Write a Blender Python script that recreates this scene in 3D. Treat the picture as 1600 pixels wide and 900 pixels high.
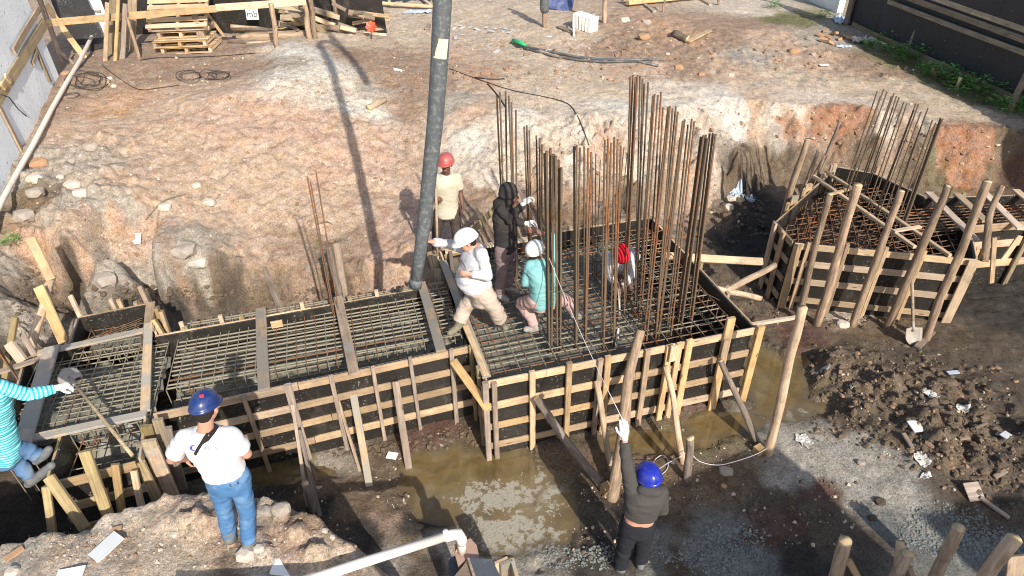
import bpy, bmesh, math, random
import numpy as np
from mathutils import Vector, Matrix, Euler, noise as mnoise
from mathutils.geometry import delaunay_2d_cdt
from mathutils.bvhtree import BVHTree

for _o in list(bpy.data.objects):
    bpy.data.objects.remove(_o, do_unlink=True)
scene = bpy.context.scene
COL = scene.collection
rnd = random.Random(7)
R = math.radians

# ------------------------------------------------------------------ camera
CAM_H, PITCH, ROLL, FPX = 6.3, 35.0, 1.0, 1018.0
_th, _r = R(PITCH), R(ROLL)
_R0 = Vector((1, 0, 0)); _D0 = Vector((0, -math.sin(_th), -math.cos(_th)))
FWD = Vector((0, math.cos(_th), -math.sin(_th)))
RT = math.cos(_r) * _R0 + math.sin(_r) * _D0
DN = -math.sin(_r) * _R0 + math.cos(_r) * _D0
CAMP = Vector((0, 0, CAM_H))
cam_data = bpy.data.cameras.new("camera")
cam = bpy.data.objects.new("camera", cam_data)
COL.objects.link(cam)
_m = Matrix((RT, -DN, -FWD)).transposed().to_4x4()
_m.translation = CAMP
cam.matrix_world = _m
cam_data.sensor_width = 36.0
cam_data.lens = FPX / 1600.0 * 36.0
cam_data.clip_start = 0.05
cam_data.clip_end = 500.0
scene.camera = cam

# ------------------------------------------------------------------ light
SUN_AZ, SUN_EL = 24.5, 34.0          # light travels towards -X by AZ degrees from +Y
world = bpy.data.worlds.new("World")
scene.world = world
world.use_nodes = True
wn = world.node_tree.nodes; wl = world.node_tree.links
bg = wn.get("Background") or wn.new("ShaderNodeBackground")
sky = wn.new("ShaderNodeTexSky")
sky.sky_type = 'NISHITA'
sky.sun_disc = False
sky.sun_elevation = R(SUN_EL)
sky.sun_rotation = R(180.0 - SUN_AZ)
sky.air_density = 1.0; sky.dust_density = 2.0
wl.new(sky.outputs[0], bg.inputs[0])
bg.inputs[1].default_value = 0.138
sd = bpy.data.lights.new("sun", 'SUN')
sd.energy = 4.6; sd.angle = R(0.6); sd.color = (1.0, 0.93, 0.83)
sun = bpy.data.objects.new("sun", sd)
COL.objects.link(sun)
LDIR = Vector((-math.sin(R(SUN_AZ)) * math.cos(R(SUN_EL)), math.cos(R(SUN_AZ)) * math.cos(R(SUN_EL)), -math.sin(R(SUN_EL))))
sun.rotation_euler = LDIR.to_track_quat('-Z', 'Y').to_euler()
sun.location = (6, -10, 14)
scene.view_settings.view_transform = 'Standard'
scene.view_settings.look = 'None'
scene.view_settings.exposure = 0.36
scene.view_settings.gamma = 1.0
scene.render.engine = 'CYCLES'
scene.cycles.max_bounces = 5
scene.cycles.diffuse_bounces = 3
scene.cycles.use_denoising = True
scene.cycles.denoiser = 'OPENIMAGEDENOISE'
scene.cycles.denoising_input_passes = 'RGB_ALBEDO_NORMAL'
scene.cycles.denoising_prefilter = 'ACCURATE'
scene.cycles.filter_width = 1.05

# ------------------------------------------------------------------ survey helpers
def ray(u, v):
    return ((u - 800) / FPX) * RT + ((v - 450) / FPX) * DN + FWD
def at(u, v, z):
    d = ray(u, v); return CAMP + d * ((z - CAM_H) / d.z)
def atY(u, v, y):
    d = ray(u, v); return CAMP + d * (y / d.y)
def proj(p):
    q = Vector(p) - CAMP; w = q.dot(FWD)
    return 800 + FPX * q.dot(RT) / w, 450 + FPX * q.dot(DN) / w
ZT = 1.25                                   # top of the shutters
A0 = at(764, 592, ZT)
_e = at(1175, 510, ZT) - A0; _e.z = 0
E1 = _e.normalized(); E2 = Vector((-E1.y, E1.x, 0))
def L(a, b, z):
    p = A0 + E1 * a + E2 * b; return Vector((p.x, p.y, z))
def loc_ab(p):
    d = Vector(p) - A0; return d.dot(E1), d.dot(E2)

# ------------------------------------------------------------------ numpy noise
_rng = np.random.default_rng(11)
_LAT = _rng.random((256, 256)).astype(np.float32)
def vnoise(x, y):
    xi = np.floor(x).astype(int); yi = np.floor(y).astype(int)
    fx = x - xi; fy = y - yi
    fx = fx * fx * (3 - 2 * fx); fy = fy * fy * (3 - 2 * fy)
    g = lambda a, b: _LAT[a & 255, b & 255]
    return (g(xi, yi) * (1 - fx) + g(xi + 1, yi) * fx) * (1 - fy) + (g(xi, yi + 1) * (1 - fx) + g(xi + 1, yi + 1) * fx) * fy
def fbm(x, y, f=1.0, o=4, s=0.0, gain=.5):
    a = 1.0; t = 0; n = 0
    for k in range(o):
        c, sn = math.cos(.7 * k + .3), math.sin(.7 * k + .3)
        n = n + a * (vnoise((x * c - y * sn) * f + s + 17.3 * k, (x * sn + y * c) * f + s * 1.7 + 9.1 * k) - .5)
        t += a; a *= gain; f *= 2.03
    return n / t * 2

# ------------------------------------------------------------------ node helpers
class NT:
    def __init__(s, name):
        s.m = bpy.data.materials.new(name); s.m.use_nodes = True
        s.t = s.m.node_tree; s.n = s.t.nodes; s.l = s.t.links
        s.b = s.n["Principled BSDF"]
        s._tc = None
    def new(s, t, **k):
        n = s.n.new(t)
        for a, v in k.items(): setattr(n, a, v)
        return n
    def put(s, inp, v):
        if hasattr(v, 'links') or isinstance(v, bpy.types.NodeSocket): s.l.new(v, inp)
        else: inp.default_value = v
    def tc(s, w='Object'):
        if s._tc is None: s._tc = s.new('ShaderNodeTexCoord')
        return s._tc.outputs[w]
    def mapped(s, vec, scale):
        n = s.new('ShaderNodeMapping'); s.l.new(vec, n.inputs[0]); n.inputs['Scale'].default_value = scale
        return n.outputs[0]
    def pos(s):
        return s.new('ShaderNodeNewGeometry').outputs['Position']
    def noise(s, vec, scale=5, detail=4, rough=.55, dist=0):
        n = s.new('ShaderNodeTexNoise'); s.l.new(vec, n.inputs['Vector'])
        n.inputs['Scale'].default_value = scale; n.inputs['Detail'].default_value = detail
        n.inputs['Roughness'].default_value = rough; n.inputs['Distortion'].default_value = dist
        return n.outputs['Fac']
    def voro(s, vec, scale=5, out='Distance', feature='F1'):
        n = s.new('ShaderNodeTexVoronoi', feature=feature); s.l.new(vec, n.inputs['Vector'])
        n.inputs['Scale'].default_value = scale
        return n.outputs[out]
    def ramp(s, fac, stops):
        n = s.new('ShaderNodeValToRGB'); s.l.new(fac, n.inputs[0])
        e = n.color_ramp.elements
        while len(e) < len(stops): e.new(.5)
        for el, (p, c) in zip(e, stops):
            el.position = p
            el.color = (c, c, c, 1) if isinstance(c, (int, float)) else (*c, 1)
        return n.outputs[0]
    def mix(s, fac, a, b, mode='MIX'):
        n = s.new('ShaderNodeMix', data_type='RGBA', blend_type=mode)
        s.put(n.inputs[0], fac)
        for i, c in ((6, a), (7, b)):
            s.put(n.inputs[i], (*c, 1) if isinstance(c, tuple) and len(c) == 3 else c)
        return n.outputs[2]
    def math(s, op, a, b=0.0, clamp=False):
        n = s.new('ShaderNodeMath', operation=op, use_clamp=clamp)
        s.put(n.inputs[0], a); s.put(n.inputs[1], b)
        return n.outputs[0]
    def orand(s):
        return s.new('ShaderNodeObjectInfo').outputs['Random']
    def hsv(s, col, h=.5, sat=1.0, val=1.0):
        n = s.new('ShaderNodeHueSaturation')
        s.put(n.inputs['Hue'], h); s.put(n.inputs['Saturation'], sat); s.put(n.inputs['Value'], val)
        s.put(n.inputs['Color'], col); return n.outputs[0]
    def bump(s, h, strength=.3, dist=.01, prev=None):
        n = s.new('ShaderNodeBump'); s.l.new(h, n.inputs['Height'])
        n.inputs['Strength'].default_value = strength; n.inputs['Distance'].default_value = dist
        if prev is not None: s.l.new(prev, n.inputs['Normal'])
        return n.outputs[0]
    def out(s, col, rough=.7, nrm=None, metal=0.0, spec=None):
        s.put(s.b.inputs['Base Color'], (*col, 1) if isinstance(col, tuple) and len(col) == 3 else col)
        s.put(s.b.inputs['Roughness'], rough); s.put(s.b.inputs['Metallic'], metal)
        if nrm is not None: s.l.new(nrm, s.b.inputs['Normal'])
        if spec is not None: s.b.inputs['Specular IOR Level'].default_value = spec
        return s.m

def wood_mat(name, c_lo, c_hi, grime=(.10, .075, .05), grime_amt=.35, cement=0.0, rough=.75, sat=1.0):
    t = NT(name); o = t.tc()
    rn = t.orand()
    sh = t.new('ShaderNodeVectorMath', operation='ADD'); t.l.new(o, sh.inputs[0])
    cb = t.new('ShaderNodeCombineXYZ'); t.l.new(t.math('MULTIPLY', rn, 37.0), cb.inputs[0]); t.l.new(t.math('MULTIPLY', rn, 11.0), cb.inputs[1])
    t.l.new(cb.outputs[0], sh.inputs[1]); v = sh.outputs[0]
    g = t.noise(t.mapped(v, (1.3, 26, 26)), 1.6, 5, .6, .4)
    g2 = t.noise(t.mapped(v, (4, 90, 90)), 1.2, 3, .6)
    gg = t.math('ADD', t.math('MULTIPLY', g, .7), t.math('MULTIPLY', g2, .3))
    col = t.ramp(gg, [(.3, c_lo), (.48, tuple((a + b) / 2 for a, b in zip(c_lo, c_hi))), (.62, c_hi)])
    kn = t.voro(t.mapped(v, (2.2, 9, 9)), 1.0)
    col = t.mix(t.ramp(kn, [(.05, 1.0), (.12, 0.0)]), col, tuple(x * .35 for x in c_lo))
    gr = t.ramp(t.noise(v, 3.2, 5, .65), [(.45, 0.0), (.72, 1.0)])
    col = t.mix(t.math('MULTIPLY', gr, grime_amt), col, grime)
    ck = t.ramp(t.noise(t.mapped(v, (1.1, 60, 60)), 1.0, 6, .7, .2), [(.60, 0.0), (.66, 1.0)])
    col = t.mix(t.math('MULTIPLY', ck, .55), col, tuple(x * .4 for x in c_lo))
    wt = t.ramp(t.noise(v, 1.5, 6, .7, .4), [(.52, 0.0), (.62, 1.0)])
    col = t.mix(t.math('MULTIPLY', wt, .38), col, (.16, .12, .085))
    if cement != 0:
        ce = t.ramp(t.noise(v, 2.3, 4, .6, .3), [(.62 - .3 * cement, 0.0), (.68 - .3 * cement, 1.0)])
        col = t.mix(t.math('MULTIPLY', ce, .85), col, (.30, .285, .235))
        sp = t.ramp(t.noise(v, 30, 2, .5), [(.62, 0.0), (.68, 1.0)])
        col = t.mix(t.math('MULTIPLY', sp, .6), col, (.33, .31, .26))
    rn2 = t.math('FRACT', t.math('MULTIPLY', rn, 57.31))
    col = t.hsv(col, t.math('ADD', t.math('MULTIPLY', rn2, .010), .493), t.math('ADD', t.math('MULTIPLY', rn2, .38), .70), t.math('ADD', t.math('MULTIPLY', rn, .62), .64))
    b = t.bump(gg, .35, .004)
    return t.out(col, rough, b)

def plain_mat(name, col, rough=.6, var=.25, scale=6, bump=.15, metal=0.0, dirt=None, dirt_amt=.5, dirt_scale=4, spec=None):
    t = NT(name); o = t.tc()
    n = t.noise(o, scale, 5, .6)
    c = t.mix(n, tuple(x * (1 - var) for x in col), tuple(min(1, x * (1 + var)) for x in col))
    if dirt is not None:
        d = t.ramp(t.noise(o, dirt_scale, 6, .7), [(.5, 0.0), (.66, 1.0)])
        c = t.mix(t.math('MULTIPLY', d, dirt_amt), c, dirt)
    nb = t.bump(t.noise(o, scale * 7, 4, .6), bump, .004) if bump else None
    return t.out(c, rough, nb, metal, spec)

M = {}
M['pine'] = wood_mat('pine_new', (.40, .24, .105), (.66, .455, .23), cement=-.12, grime_amt=.42)
M['pine_wet'] = wood_mat('pine_stained', (.33, .205, .095), (.57, .39, .20), cement=.25, grime_amt=.45)
M['pine_cement'] = wood_mat('pine_cement', (.38, .25, .13), (.56, .40, .24), cement=.62, grime_amt=.3)
M['grey_wood'] = wood_mat('weathered_wood', (.17, .12, .085), (.40, .30, .21), grime_amt=.45)
M['olive_wood'] = wood_mat('mossy_wood', (.19, .14, .065), (.46, .35, .18), grime=(.09, .075, .04), grime_amt=.45)
M['pale_wood'] = wood_mat('pale_wood', (.40, .27, .15), (.64, .47, .28), grime_amt=.3)

def bark_mat(name, lo, hi):
    t = NT(name); o = t.tc(); rn = t.orand()
    cb = t.new('ShaderNodeCombineXYZ'); t.l.new(t.math('MULTIPLY', rn, 29.0), cb.inputs[0])
    sh = t.new('ShaderNodeVectorMath', operation='ADD'); t.l.new(o, sh.inputs[0]); t.l.new(cb.outputs[0], sh.inputs[1]); v = sh.outputs[0]
    n = t.noise(t.mapped(v, (2.0, 18, 18)), 1.5, 6, .65, .6)
    c = t.ramp(n, [(.3, lo), (.62, hi)])
    p = t.ramp(t.noise(v, 5, 4, .6), [(.5, 0.0), (.7, 1.0)])
    c = t.mix(t.math('MULTIPLY', p, .5), c, (.10, .075, .05))
    c = t.hsv(c, .5, 1.0, t.math('ADD', t.math('MULTIPLY', rn, .5), .75))
    return t.out(c, .85, t.bump(n, .6, .012))
M['bark'] = bark_mat('bark_log', (.13, .085, .055), (.38, .27, .18))
M['bark_pale'] = bark_mat('peeled_log', (.30, .20, .12), (.56, .42, .29))
M['bark_dark'] = bark_mat('dark_log', (.07, .055, .045), (.24, .19, .15))
M['log_end'] = plain_mat('log_end', (.60, .43, .24), .8, .3, 14)

def ply_mat():
    t = NT('film_plywood'); p = t.pos()
    n = t.noise(p, 3, 5, .6)
    c = t.mix(n, (.010, .009, .008), (.032, .028, .024))
    s = t.ramp(t.noise(p, 38, 3, .6, .4), [(.61, 0.0), (.67, 1.0)])
    s2 = t.ramp(t.noise(p, 1.9, 5, .75), [(.48, 0.0), (.58, 1.0)])
    c = t.mix(t.math('MULTIPLY', s, t.math('ADD', t.math('MULTIPLY', s2, .75), .12)), c, (.34, .32, .27))
    sm = t.ramp(t.noise(t.mapped(p, (1, 1, .4)), 5, 5, .7), [(.55, 0.0), (.75, 1.0)])
    c = t.mix(t.math('MULTIPLY', sm, .35), c, (.17, .15, .12))
    return t.out(c, .42, t.bump(n, .1, .003))
M['ply'] = ply_mat()

def rebar_mat(name, a, b, c2, amt):
    t = NT(name); p = t.pos()
    n = t.noise(p, 9, 5, .65)
    c = t.ramp(n, [(.32, a), (.6, b)])
    k = t.ramp(t.noise(p, 2.0, 4, .6), [(.5 - amt * .3, 0.0), (.62 - amt * .3, 1.0)])
    c = t.mix(t.math('MULTIPLY', k, .9), c, c2)
    return t.out(c, .8, t.bump(t.noise(p, 160, 2, .5), .4, .002))
M['rust'] = rebar_mat('rebar_rust', (.11, .046, .021), (.28, .118, .048), (.15, .095, .058), .35)
M['rust_dark'] = rebar_mat('rebar_dark', (.055, .036, .022), (.17, .095, .045), (.125, .092, .06), .6)
M['rebar_cement'] = rebar_mat('rebar_cement', (.12, .08, .045), (.21, .165, .105), (.25, .225, .165), .75)

def conc_mat():
    t = NT('wet_concrete'); p = t.pos()
    n = t.noise(p, 6, 6, .65)
    c = t.ramp(n, [(.3, (.075, .077, .062)), (.6, (.185, .175, .135))])
    st = t.voro(p, 55)
    c = t.mix(t.ramp(st, [(.1, .5), (.35, 0.0)]), c, (.32, .31, .27))
    return t.out(c, t.ramp(n, [(.35, .22), (.65, .6)]), t.bump(t.noise(p, 45, 4, .7), .5, .01))
M['concrete'] = conc_mat()

# ------------------------------------------------------------------ object helpers
def mesh_obj(name, V, F, mat, par=None, mtx=None, smooth=False, midx=None):
    me = bpy.data.meshes.new(name)
    me.from_pydata([tuple(v) for v in V], [], F)
    mats = mat if isinstance(mat, (list, tuple)) else [mat]
    for m_ in mats: me.materials.append(m_)
    if midx is not None: me.polygons.foreach_set('material_index', midx)
    if smooth: me.polygons.foreach_set('use_smooth', [True] * len(me.polygons))
    me.update()
    return link(name, me, par, mtx)
def link(name, me, par=None, mtx=None):
    o = bpy.data.objects.new(name, me); COL.objects.link(o)
    place(o, par, mtx); return o
def place(o, par, mtx):
    mtx = mtx if mtx is not None else Matrix.Identity(4)
    if par is not None:
        o.parent = par
        w = Matrix.Identity(4); p = par
        while p is not None:
            w = p.matrix_basis @ w; p = p.parent
        o.matrix_basis = w.inverted() @ mtx
    else:
        o.matrix_basis = mtx
def tag(o, label=None, cat=None, group=None, kind=None):
    if label: o['label'] = label
    if cat: o['category'] = cat
    if group: o['group'] = group
    if kind: o['kind'] = kind
    return o
def root(name, loc, label, cat, group=None):
    o = bpy.data.objects.new(name, None); COL.objects.link(o)
    o.empty_display_size = .1
    o.matrix_basis = Matrix.Translation(Vector(loc))
    return tag(o, label, cat, group)
def axes(p0, p1, up=Vector((0, 0, 1))):
    p0, p1 = Vector(p0), Vector(p1); x = (p1 - p0); ln = x.length; x.normalize()
    up = Vector(up); z = up - x * up.dot(x)
    if z.length < 1e-4:
        up = Vector((0, 1, 0)); z = up - x * up.dot(x)
    z.normalize(); y = z.cross(x)
    m = Matrix((x, y, z)).transposed().to_4x4(); m.translation = p0
    return m, ln
def board_vf(ln, w, h, segs=3, jit=.003, bow=None, taper=0):
    c = min(w, h) * .14
    prof = [(-w/2 + c, -h/2), (w/2 - c, -h/2), (w/2, -h/2 + c), (w/2, h/2 - c), (w/2 - c, h/2), (-w/2 + c, h/2), (-w/2, h/2 - c), (-w/2, -h/2 + c)]
    V = []; F = []
    bow = rnd.uniform(-.004, .004) * ln if bow is None else bow
    for i in range(segs + 1):
        s = i / segs; dy = bow * 4 * s * (1 - s); dz = rnd.uniform(-jit, jit); k = 1 - taper * s
        for (a, b) in prof: V.append((s * ln + (rnd.uniform(-jit, jit) if i in (0, segs) else 0), (a + dy) * k + rnd.uniform(-jit, jit) * .4, b + dz * .5))
    for i in range(segs):
        for j in range(8):
            a = i * 8 + j; b = i * 8 + (j + 1) % 8
            F.append((a, b, b + 8, a + 8))
    F.append(tuple(range(7, -1, -1))); F.append(tuple(segs * 8 + j for j in range(8)))
    return V, F
def board(name, p0, p1, w, h, mat, par=None, up=(0, 0, 1), **k):
    m, ln = axes(p0, p1, up)
    V, F = board_vf(ln, w, h, **k)
    return mesh_obj(name, V, F, M[mat] if isinstance(mat, str) else mat, par, m)
def tube_vf(path, rad, sides=8, closed_ends=True, ph=0.0):
    path = [Vector(p) for p in path]; n = len(path)
    rads = rad if isinstance(rad, (list, tuple)) else [rad] * n
    V = []; F = []
    t = (path[1] - path[0]).normalized()
    u = t.orthogonal().normalized()
    for i, p in enumerate(path):
        a = path[max(0, i - 1)]; b = path[min(n - 1, i + 1)]
        t2 = (b - a).normalized()
        u = (u - t2 * u.dot(t2)).normalized(); w = t2.cross(u)
        for j in range(sides):
            an = ph + 2 * math.pi * j / sides
            V.append(p + (u * math.cos(an) + w * math.sin(an)) * rads[i])
    for i in range(n - 1):
        for j in range(sides):
            a = i * sides + j; b = i * sides + (j + 1) % sides
            F.append((a, b, b + sides, a + sides))
    if closed_ends:
        F.append(tuple(range(sides - 1, -1, -1))); F.append(tuple((n - 1) * sides + j for j in range(sides)))
    return V, F
def tube(name, path, rad, mat, par=None, sides=8, smooth=True, loc=None):
    loc = Vector(loc) if loc is not None else (Vector(path[0]) if par is None else None)
    if par is None:
        path2 = [Vector(p) - loc for p in path]; mt = Matrix.Translation(loc)
    else:
        path2 = path; mt = None
    V, F = tube_vf(path2, rad, sides)
    return mesh_obj(name, V, F, M[mat] if isinstance(mat, str) else mat, par, mt, smooth)
def smooth_path(pts, n=5):
    P_ = [Vector(p) for p in pts]; o = []
    for i in range(len(P_) - 1):
        a = P_[max(0, i - 1)]; b = P_[i]; c = P_[i + 1]; d = P_[min(len(P_) - 1, i + 2)]
        for k in range(n):
            t = k / n
            o.append(.5 * ((2 * b) + (c - a) * t + (2 * a - 5 * b + 4 * c - d) * t * t + (3 * b - a - 3 * c + d) * t ** 3))
    return o + [P_[-1]]
def log_mesh(ln, r0, r1, sides=11, wob=.02, knots=True):
    n = max(4, int(ln / .16)); path = []; rr = []
    sx, sy = rnd.uniform(0, 99), rnd.uniform(0, 99)
    V = []; F = []; mi = []
    for i in range(n + 1):
        s = i / n
        c = Vector((s * ln, (mnoise.noise((s * 2.2, sx, 0))) * wob * 2, (mnoise.noise((s * 2.2, sy, 3))) * wob * 2))
        r = r0 + (r1 - r0) * s
        for j in range(sides):
            an = 2 * math.pi * j / sides
            rrj = r * (1 + .16 * mnoise.noise((s * ln * 3.5, math.cos(an) * 1.3 + sx, math.sin(an) * 1.3)))
            V.append(c + Vector((rnd.uniform(-.012, .012) if i in (0, n) else 0, math.cos(an) * rrj, math.sin(an) * rrj)))
    for i in range(n):
        for j in range(sides):
            a = i * sides + j; b = i * sides + (j + 1) % sides
            F.append((a, b, b + sides, a + sides)); mi.append(0)
    F.append(tuple(range(sides - 1, -1, -1))); F.append(tuple(n * sides + j for j in range(sides))); mi += [1, 1]
    return V, F, mi
def log(name, p0, p1, r0, r1, mat='bark', par=None, wob=.02):
    m, ln = axes(p0, p1)
    V, F, mi = log_mesh(ln, r0, r1, wob=wob)
    return mesh_obj(name, V, F, [M[mat], M['log_end']], par, m, True, mi)
_unit = {}
def unit_bar(mat, sides=6):
    k = (mat, sides)
    if k not in _unit:
        V, F = tube_vf([(0, 0, 0), (1, 0, 0)], 1.0, sides)
        me = bpy.data.meshes.new('rebar'); me.from_pydata([tuple(v) for v in V], [], F); me.materials.append(M[mat])
        me.polygons.foreach_set('use_smooth', [True] * len(me.polygons)); me.update(); _unit[k] = me
    return _unit[k]
def bar(p0, p1, r, mat='rust', par=None, name='rebar'):
    m, ln = axes(p0, p1)
    return link(name, unit_bar(mat), par, m @ Matrix.Diagonal((ln, r, r, 1)))
def box_vf(sx, sy, sz, c=(0, 0, 0)):
    V = [(c[0] + x * sx / 2, c[1] + y * sy / 2, c[2] + z * sz / 2) for x in (-1, 1) for y in (-1, 1) for z in (-1, 1)]
    F = [(0, 1, 3, 2), (4, 6, 7, 5), (0, 4, 5, 1), (2, 3, 7, 6), (0, 2, 6, 4), (1, 5, 7, 3)]
    return V, F
class MB:
    def __init__(s): s.V = []; s.F = []; s.mi = []
    def add(s, V, F, mi=0):
        o = len(s.V); s.V += [tuple(v) for v in V]; s.F += [tuple(i + o for i in f) for f in F]
        s.mi += [mi] * len(F) if isinstance(mi, int) else list(mi)
        return s
    def build(s, name, mat, par=None, mtx=None, smooth=False):
        return mesh_obj(name, s.V, s.F, mat, par, mtx, smooth, s.mi)
# ------------------------------------------------------------------ terrain (one height sheet)
TP = []           # (x, y, z)
def tp(u, v, z): p = at(u, v, z); TP.append((p.x, p.y, z))
def line(pts, step=.35):
    w = [at(*p) if len(p) == 3 and abs(p[0]) + abs(p[1]) > 40 else Vector(p) for p in pts]
    for a, b in zip(w[:-1], w[1:]):
        n = max(1, int((b - a).length / step))
        for i in range(n): q = a.lerp(b, i / n); TP.append((q.x, q.y, q.z))
    TP.append(tuple(w[-1]))
for p in [(90,120,2.35),(200,100,2.28),(320,85,2.2),(400,90,2.2),(445,68,2.45),(500,75,2.38),(560,70,2.2),(650,60,2.0),(750,40,2.0),(850,43,2.0),(945,37,2.0),(1050,30,1.9),(1200,50,1.8),(1330,72,1.65),
          (60,230,1.9),(10,310,1.55),(150,150,2.1),(250,150,2.1),(350,150,2.2),(440,120,2.35),(530,110,2.25),(620,110,2.1),(700,110,2.0),(800,110,1.95),(900,110,1.9),(1000,110,1.85),(1100,110,1.75),(1200,110,1.65),(1300,110,1.6),(1400,130,1.55),(1500,160,1.5),(1590,185,1.5),
          (1300,10,1.75),(1000,5,2.0),(600,8,2.05),(300,5,2.1),
          (150,230,1.85),(250,230,1.8),(350,230,1.75),(450,200,1.85),(450,300,1.25),(350,330,1.2),(550,200,1.7),(550,300,1.1),(620,200,1.6),(620,300,1.02),(150,310,1.72),(250,310,1.5),(400,380,.85),(520,370,.8),(600,360,.85)]:
    tp(*p)
line([(0,392,1.35),(45,370,1.4),(110,375,1.5),(160,385,1.5),(230,388,1.3),(300,392,1.08),(340,402,.95),(420,418,.62),(520,422,.6),(620,420,.7),(648,402,.85)])
line([(110,492,.28),(200,488,.25),(300,478,.18),(400,468,.15),(500,460,.2),(600,455,.3),(650,446,.4)])
line([(700,160,1.9),(780,175,1.85),(850,182,1.8),(920,188,1.78),(1000,183,1.75),(1080,160,1.7),(1150,150,1.65),(1215,162,1.6),(1330,166,1.55),(1400,178,1.5),(1475,200,1.42),(1560,200,1.42),(1640,205,1.42)])
line([(700,330,1.05),(760,330,.95),(830,330,.78),(900,330,.68),(960,320,.7),(1040,290,.8),(1090,272,.8),(1130,258,.9),(1175,255,.75)])
line([(690,392,.9),(760,368,.78),(860,352,.5),(960,345,.35),(1040,338,.3),(1100,330,.22),(1140,302,.2),(1190,290,.2),(1250,288,.3),(1330,285,.4),(1400,284,.42),(1450,290,.42),(1520,292,.42),(1640,294,.42)])
line([(1190,312,.1),(1250,310,.1),(1330,306,.1),(1450,312,.08),(1640,315,.08)], .8)
for p in [(300,520,.06),(450,500,.06),(550,485,.08),(640,470,.1),(700,700,0),(900,800,0),(1100,650,0),(1100,800,0),(1250,600,0),(1200,450,.04),(1150,400,.05),(1300,540,.10),(1400,560,.12),(1500,600,.22),(1590,560,.2),
          (1590,700,.30),(1500,750,.24),(1400,720,.18),(1300,700,.05),(1330,620,.16),(1290,560,.1),(1450,850,.03),(1590,860,.05),(600,700,.0),(450,750,.03),(640,830,.06),(640,890,.04),(900,560,0),(850,500,0),(400,620,0),(200,600,0),(60,760,.15),(1000,895,0),(1350,450,.0),(1600,430,.02)]:
    tp(*p)
# foreground mound
line([(-5.2,3.2,1.5),(0,850,1.46),(60,828,1.48),(120,822,1.48),(170,795,1.48),(230,778,1.48),(300,772,1.50),(345,757,1.50),(400,775,1.50),(432,785,1.52),(485,805,1.48),(540,842,1.40),(572,880,1.33),(585,915,1.28),(-.9,2.0,1.45),(-.8,.5,1.5)])
line([(-5.4,3.6,.35),(-4.3,3.55,.2),(-3.6,3.75,.12),(-3.0,4.05,.08),(-2.4,4.25,.06),(-1.9,4.05,.05),(-1.45,3.75,.05),(-1.0,3.5,.06),(-.62,3.1,.06),(-.5,2.5,.06),(-.4,1.5,.06),(-.3,.5,.06)])
for p in [(-3.5,2.4,1.55),(-2.2,2.6,1.55),(-1.6,2.3,1.5),(-3.5,1,1.8),(-2,1,1.8)]: TP.append(p)
# left cut
line([(-6.45,7.7,.35),(-6.35,6.4,.3),(-6.2,5.2,.3),(-6.0,4.3,.3),(-5.8,3.8,.35)])
line([(-7.3,7.2,1.4),(-7.1,6.4,1.5),(-6.9,5.6,1.6),(-6.7,4.6,1.7),(-6.4,3.5,1.72)])
for p in [(-9,9,1.8),(-9,5,1.75),(-8,2,1.75),(-12,14,2.1),(-12,22,2.15),(0,24,2.1),(8,24,1.8),(14,22,1.6),(13,14,1.5),(14,9,1.45),(14,6,.3),(14,1,.1),(-9,-6,1.75),(0,-6,.1),(14,-6,.1),(-1.6,-6,1.6),
          (-70,-30,1.8),(70,-30,.5),(70,120,1.8),(-70,120,2.2),(3,0.5,0.0),(8,1,0.02),(5,3,.0)]: TP.append(p)
ramp_ = lambda a, b, s: list(np.arange(a, b, s))
def geo(a, b, s0, k):
    o = []; x = a; s = s0
    while abs(x - a) < abs(b - a): o.append(x); s *= k; x += s * (1 if b > a else -1)
    return o
XS = np.array(sorted(set(np.round(geo(-8.2, -70, .06, 1.35) + ramp_(-8.2, 11.2, .036) + geo(11.2, 70, .06, 1.35), 4))))
YS = np.array(sorted(set(np.round(geo(1.6, -30, .06, 1.35) + ramp_(1.6, 13.6, .036) + ramp_(13.6, 20.5, .07) + geo(20.5, 120, .1, 1.35), 4))))
_pts = []
for p in TP:
    if all((p[0] - q[0]) ** 2 + (p[1] - q[1]) ** 2 > .0009 for q in _pts): _pts.append(p)
dv, _, df, *_r2 = delaunay_2d_cdt([Vector((p[0], p[1])) for p in _pts], [], [], 0, 1e-5)
_key = {}
zz = []
_pa = np.array(_pts)
for v in dv:
    i = int(np.argmin((_pa[:, 0] - v.x) ** 2 + (_pa[:, 1] - v.y) ** 2)); zz.append(_pa[i, 2])
NX, NY = len(XS), len(YS)
GX, GY = np.meshgrid(XS, YS)
HZ = np.full((NY, NX), np.nan)
for f in df:
    (x0, y0), (x1, y1), (x2, y2) = [(dv[i].x, dv[i].y) for i in f[:3]]
    z0, z1, z2 = [zz[i] for i in f[:3]]
    i0, i1 = np.searchsorted(XS, min(x0, x1, x2) - 1e-6), np.searchsorted(XS, max(x0, x1, x2) + 1e-6)
    j0, j1 = np.searchsorted(YS, min(y0, y1, y2) - 1e-6), np.searchsorted(YS, max(y0, y1, y2) + 1e-6)
    if i1 <= i0 or j1 <= j0: continue
    X = GX[j0:j1, i0:i1]; Y = GY[j0:j1, i0:i1]
    d = (y1 - y2) * (x0 - x2) + (x2 - x1) * (y0 - y2)
    if abs(d) < 1e-12: continue
    a = ((y1 - y2) * (X - x2) + (x2 - x1) * (Y - y2)) / d
    b = ((y2 - y0) * (X - x2) + (x0 - x2) * (Y - y2)) / d
    c = 1 - a - b; m_ = (a >= -1e-6) & (b >= -1e-6) & (c >= -1e-6)
    H = HZ[j0:j1, i0:i1]; H[m_] = (a * z0 + b * z1 + c * z2)[m_]
HZ[np.isnan(HZ)] = 1.0
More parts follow.
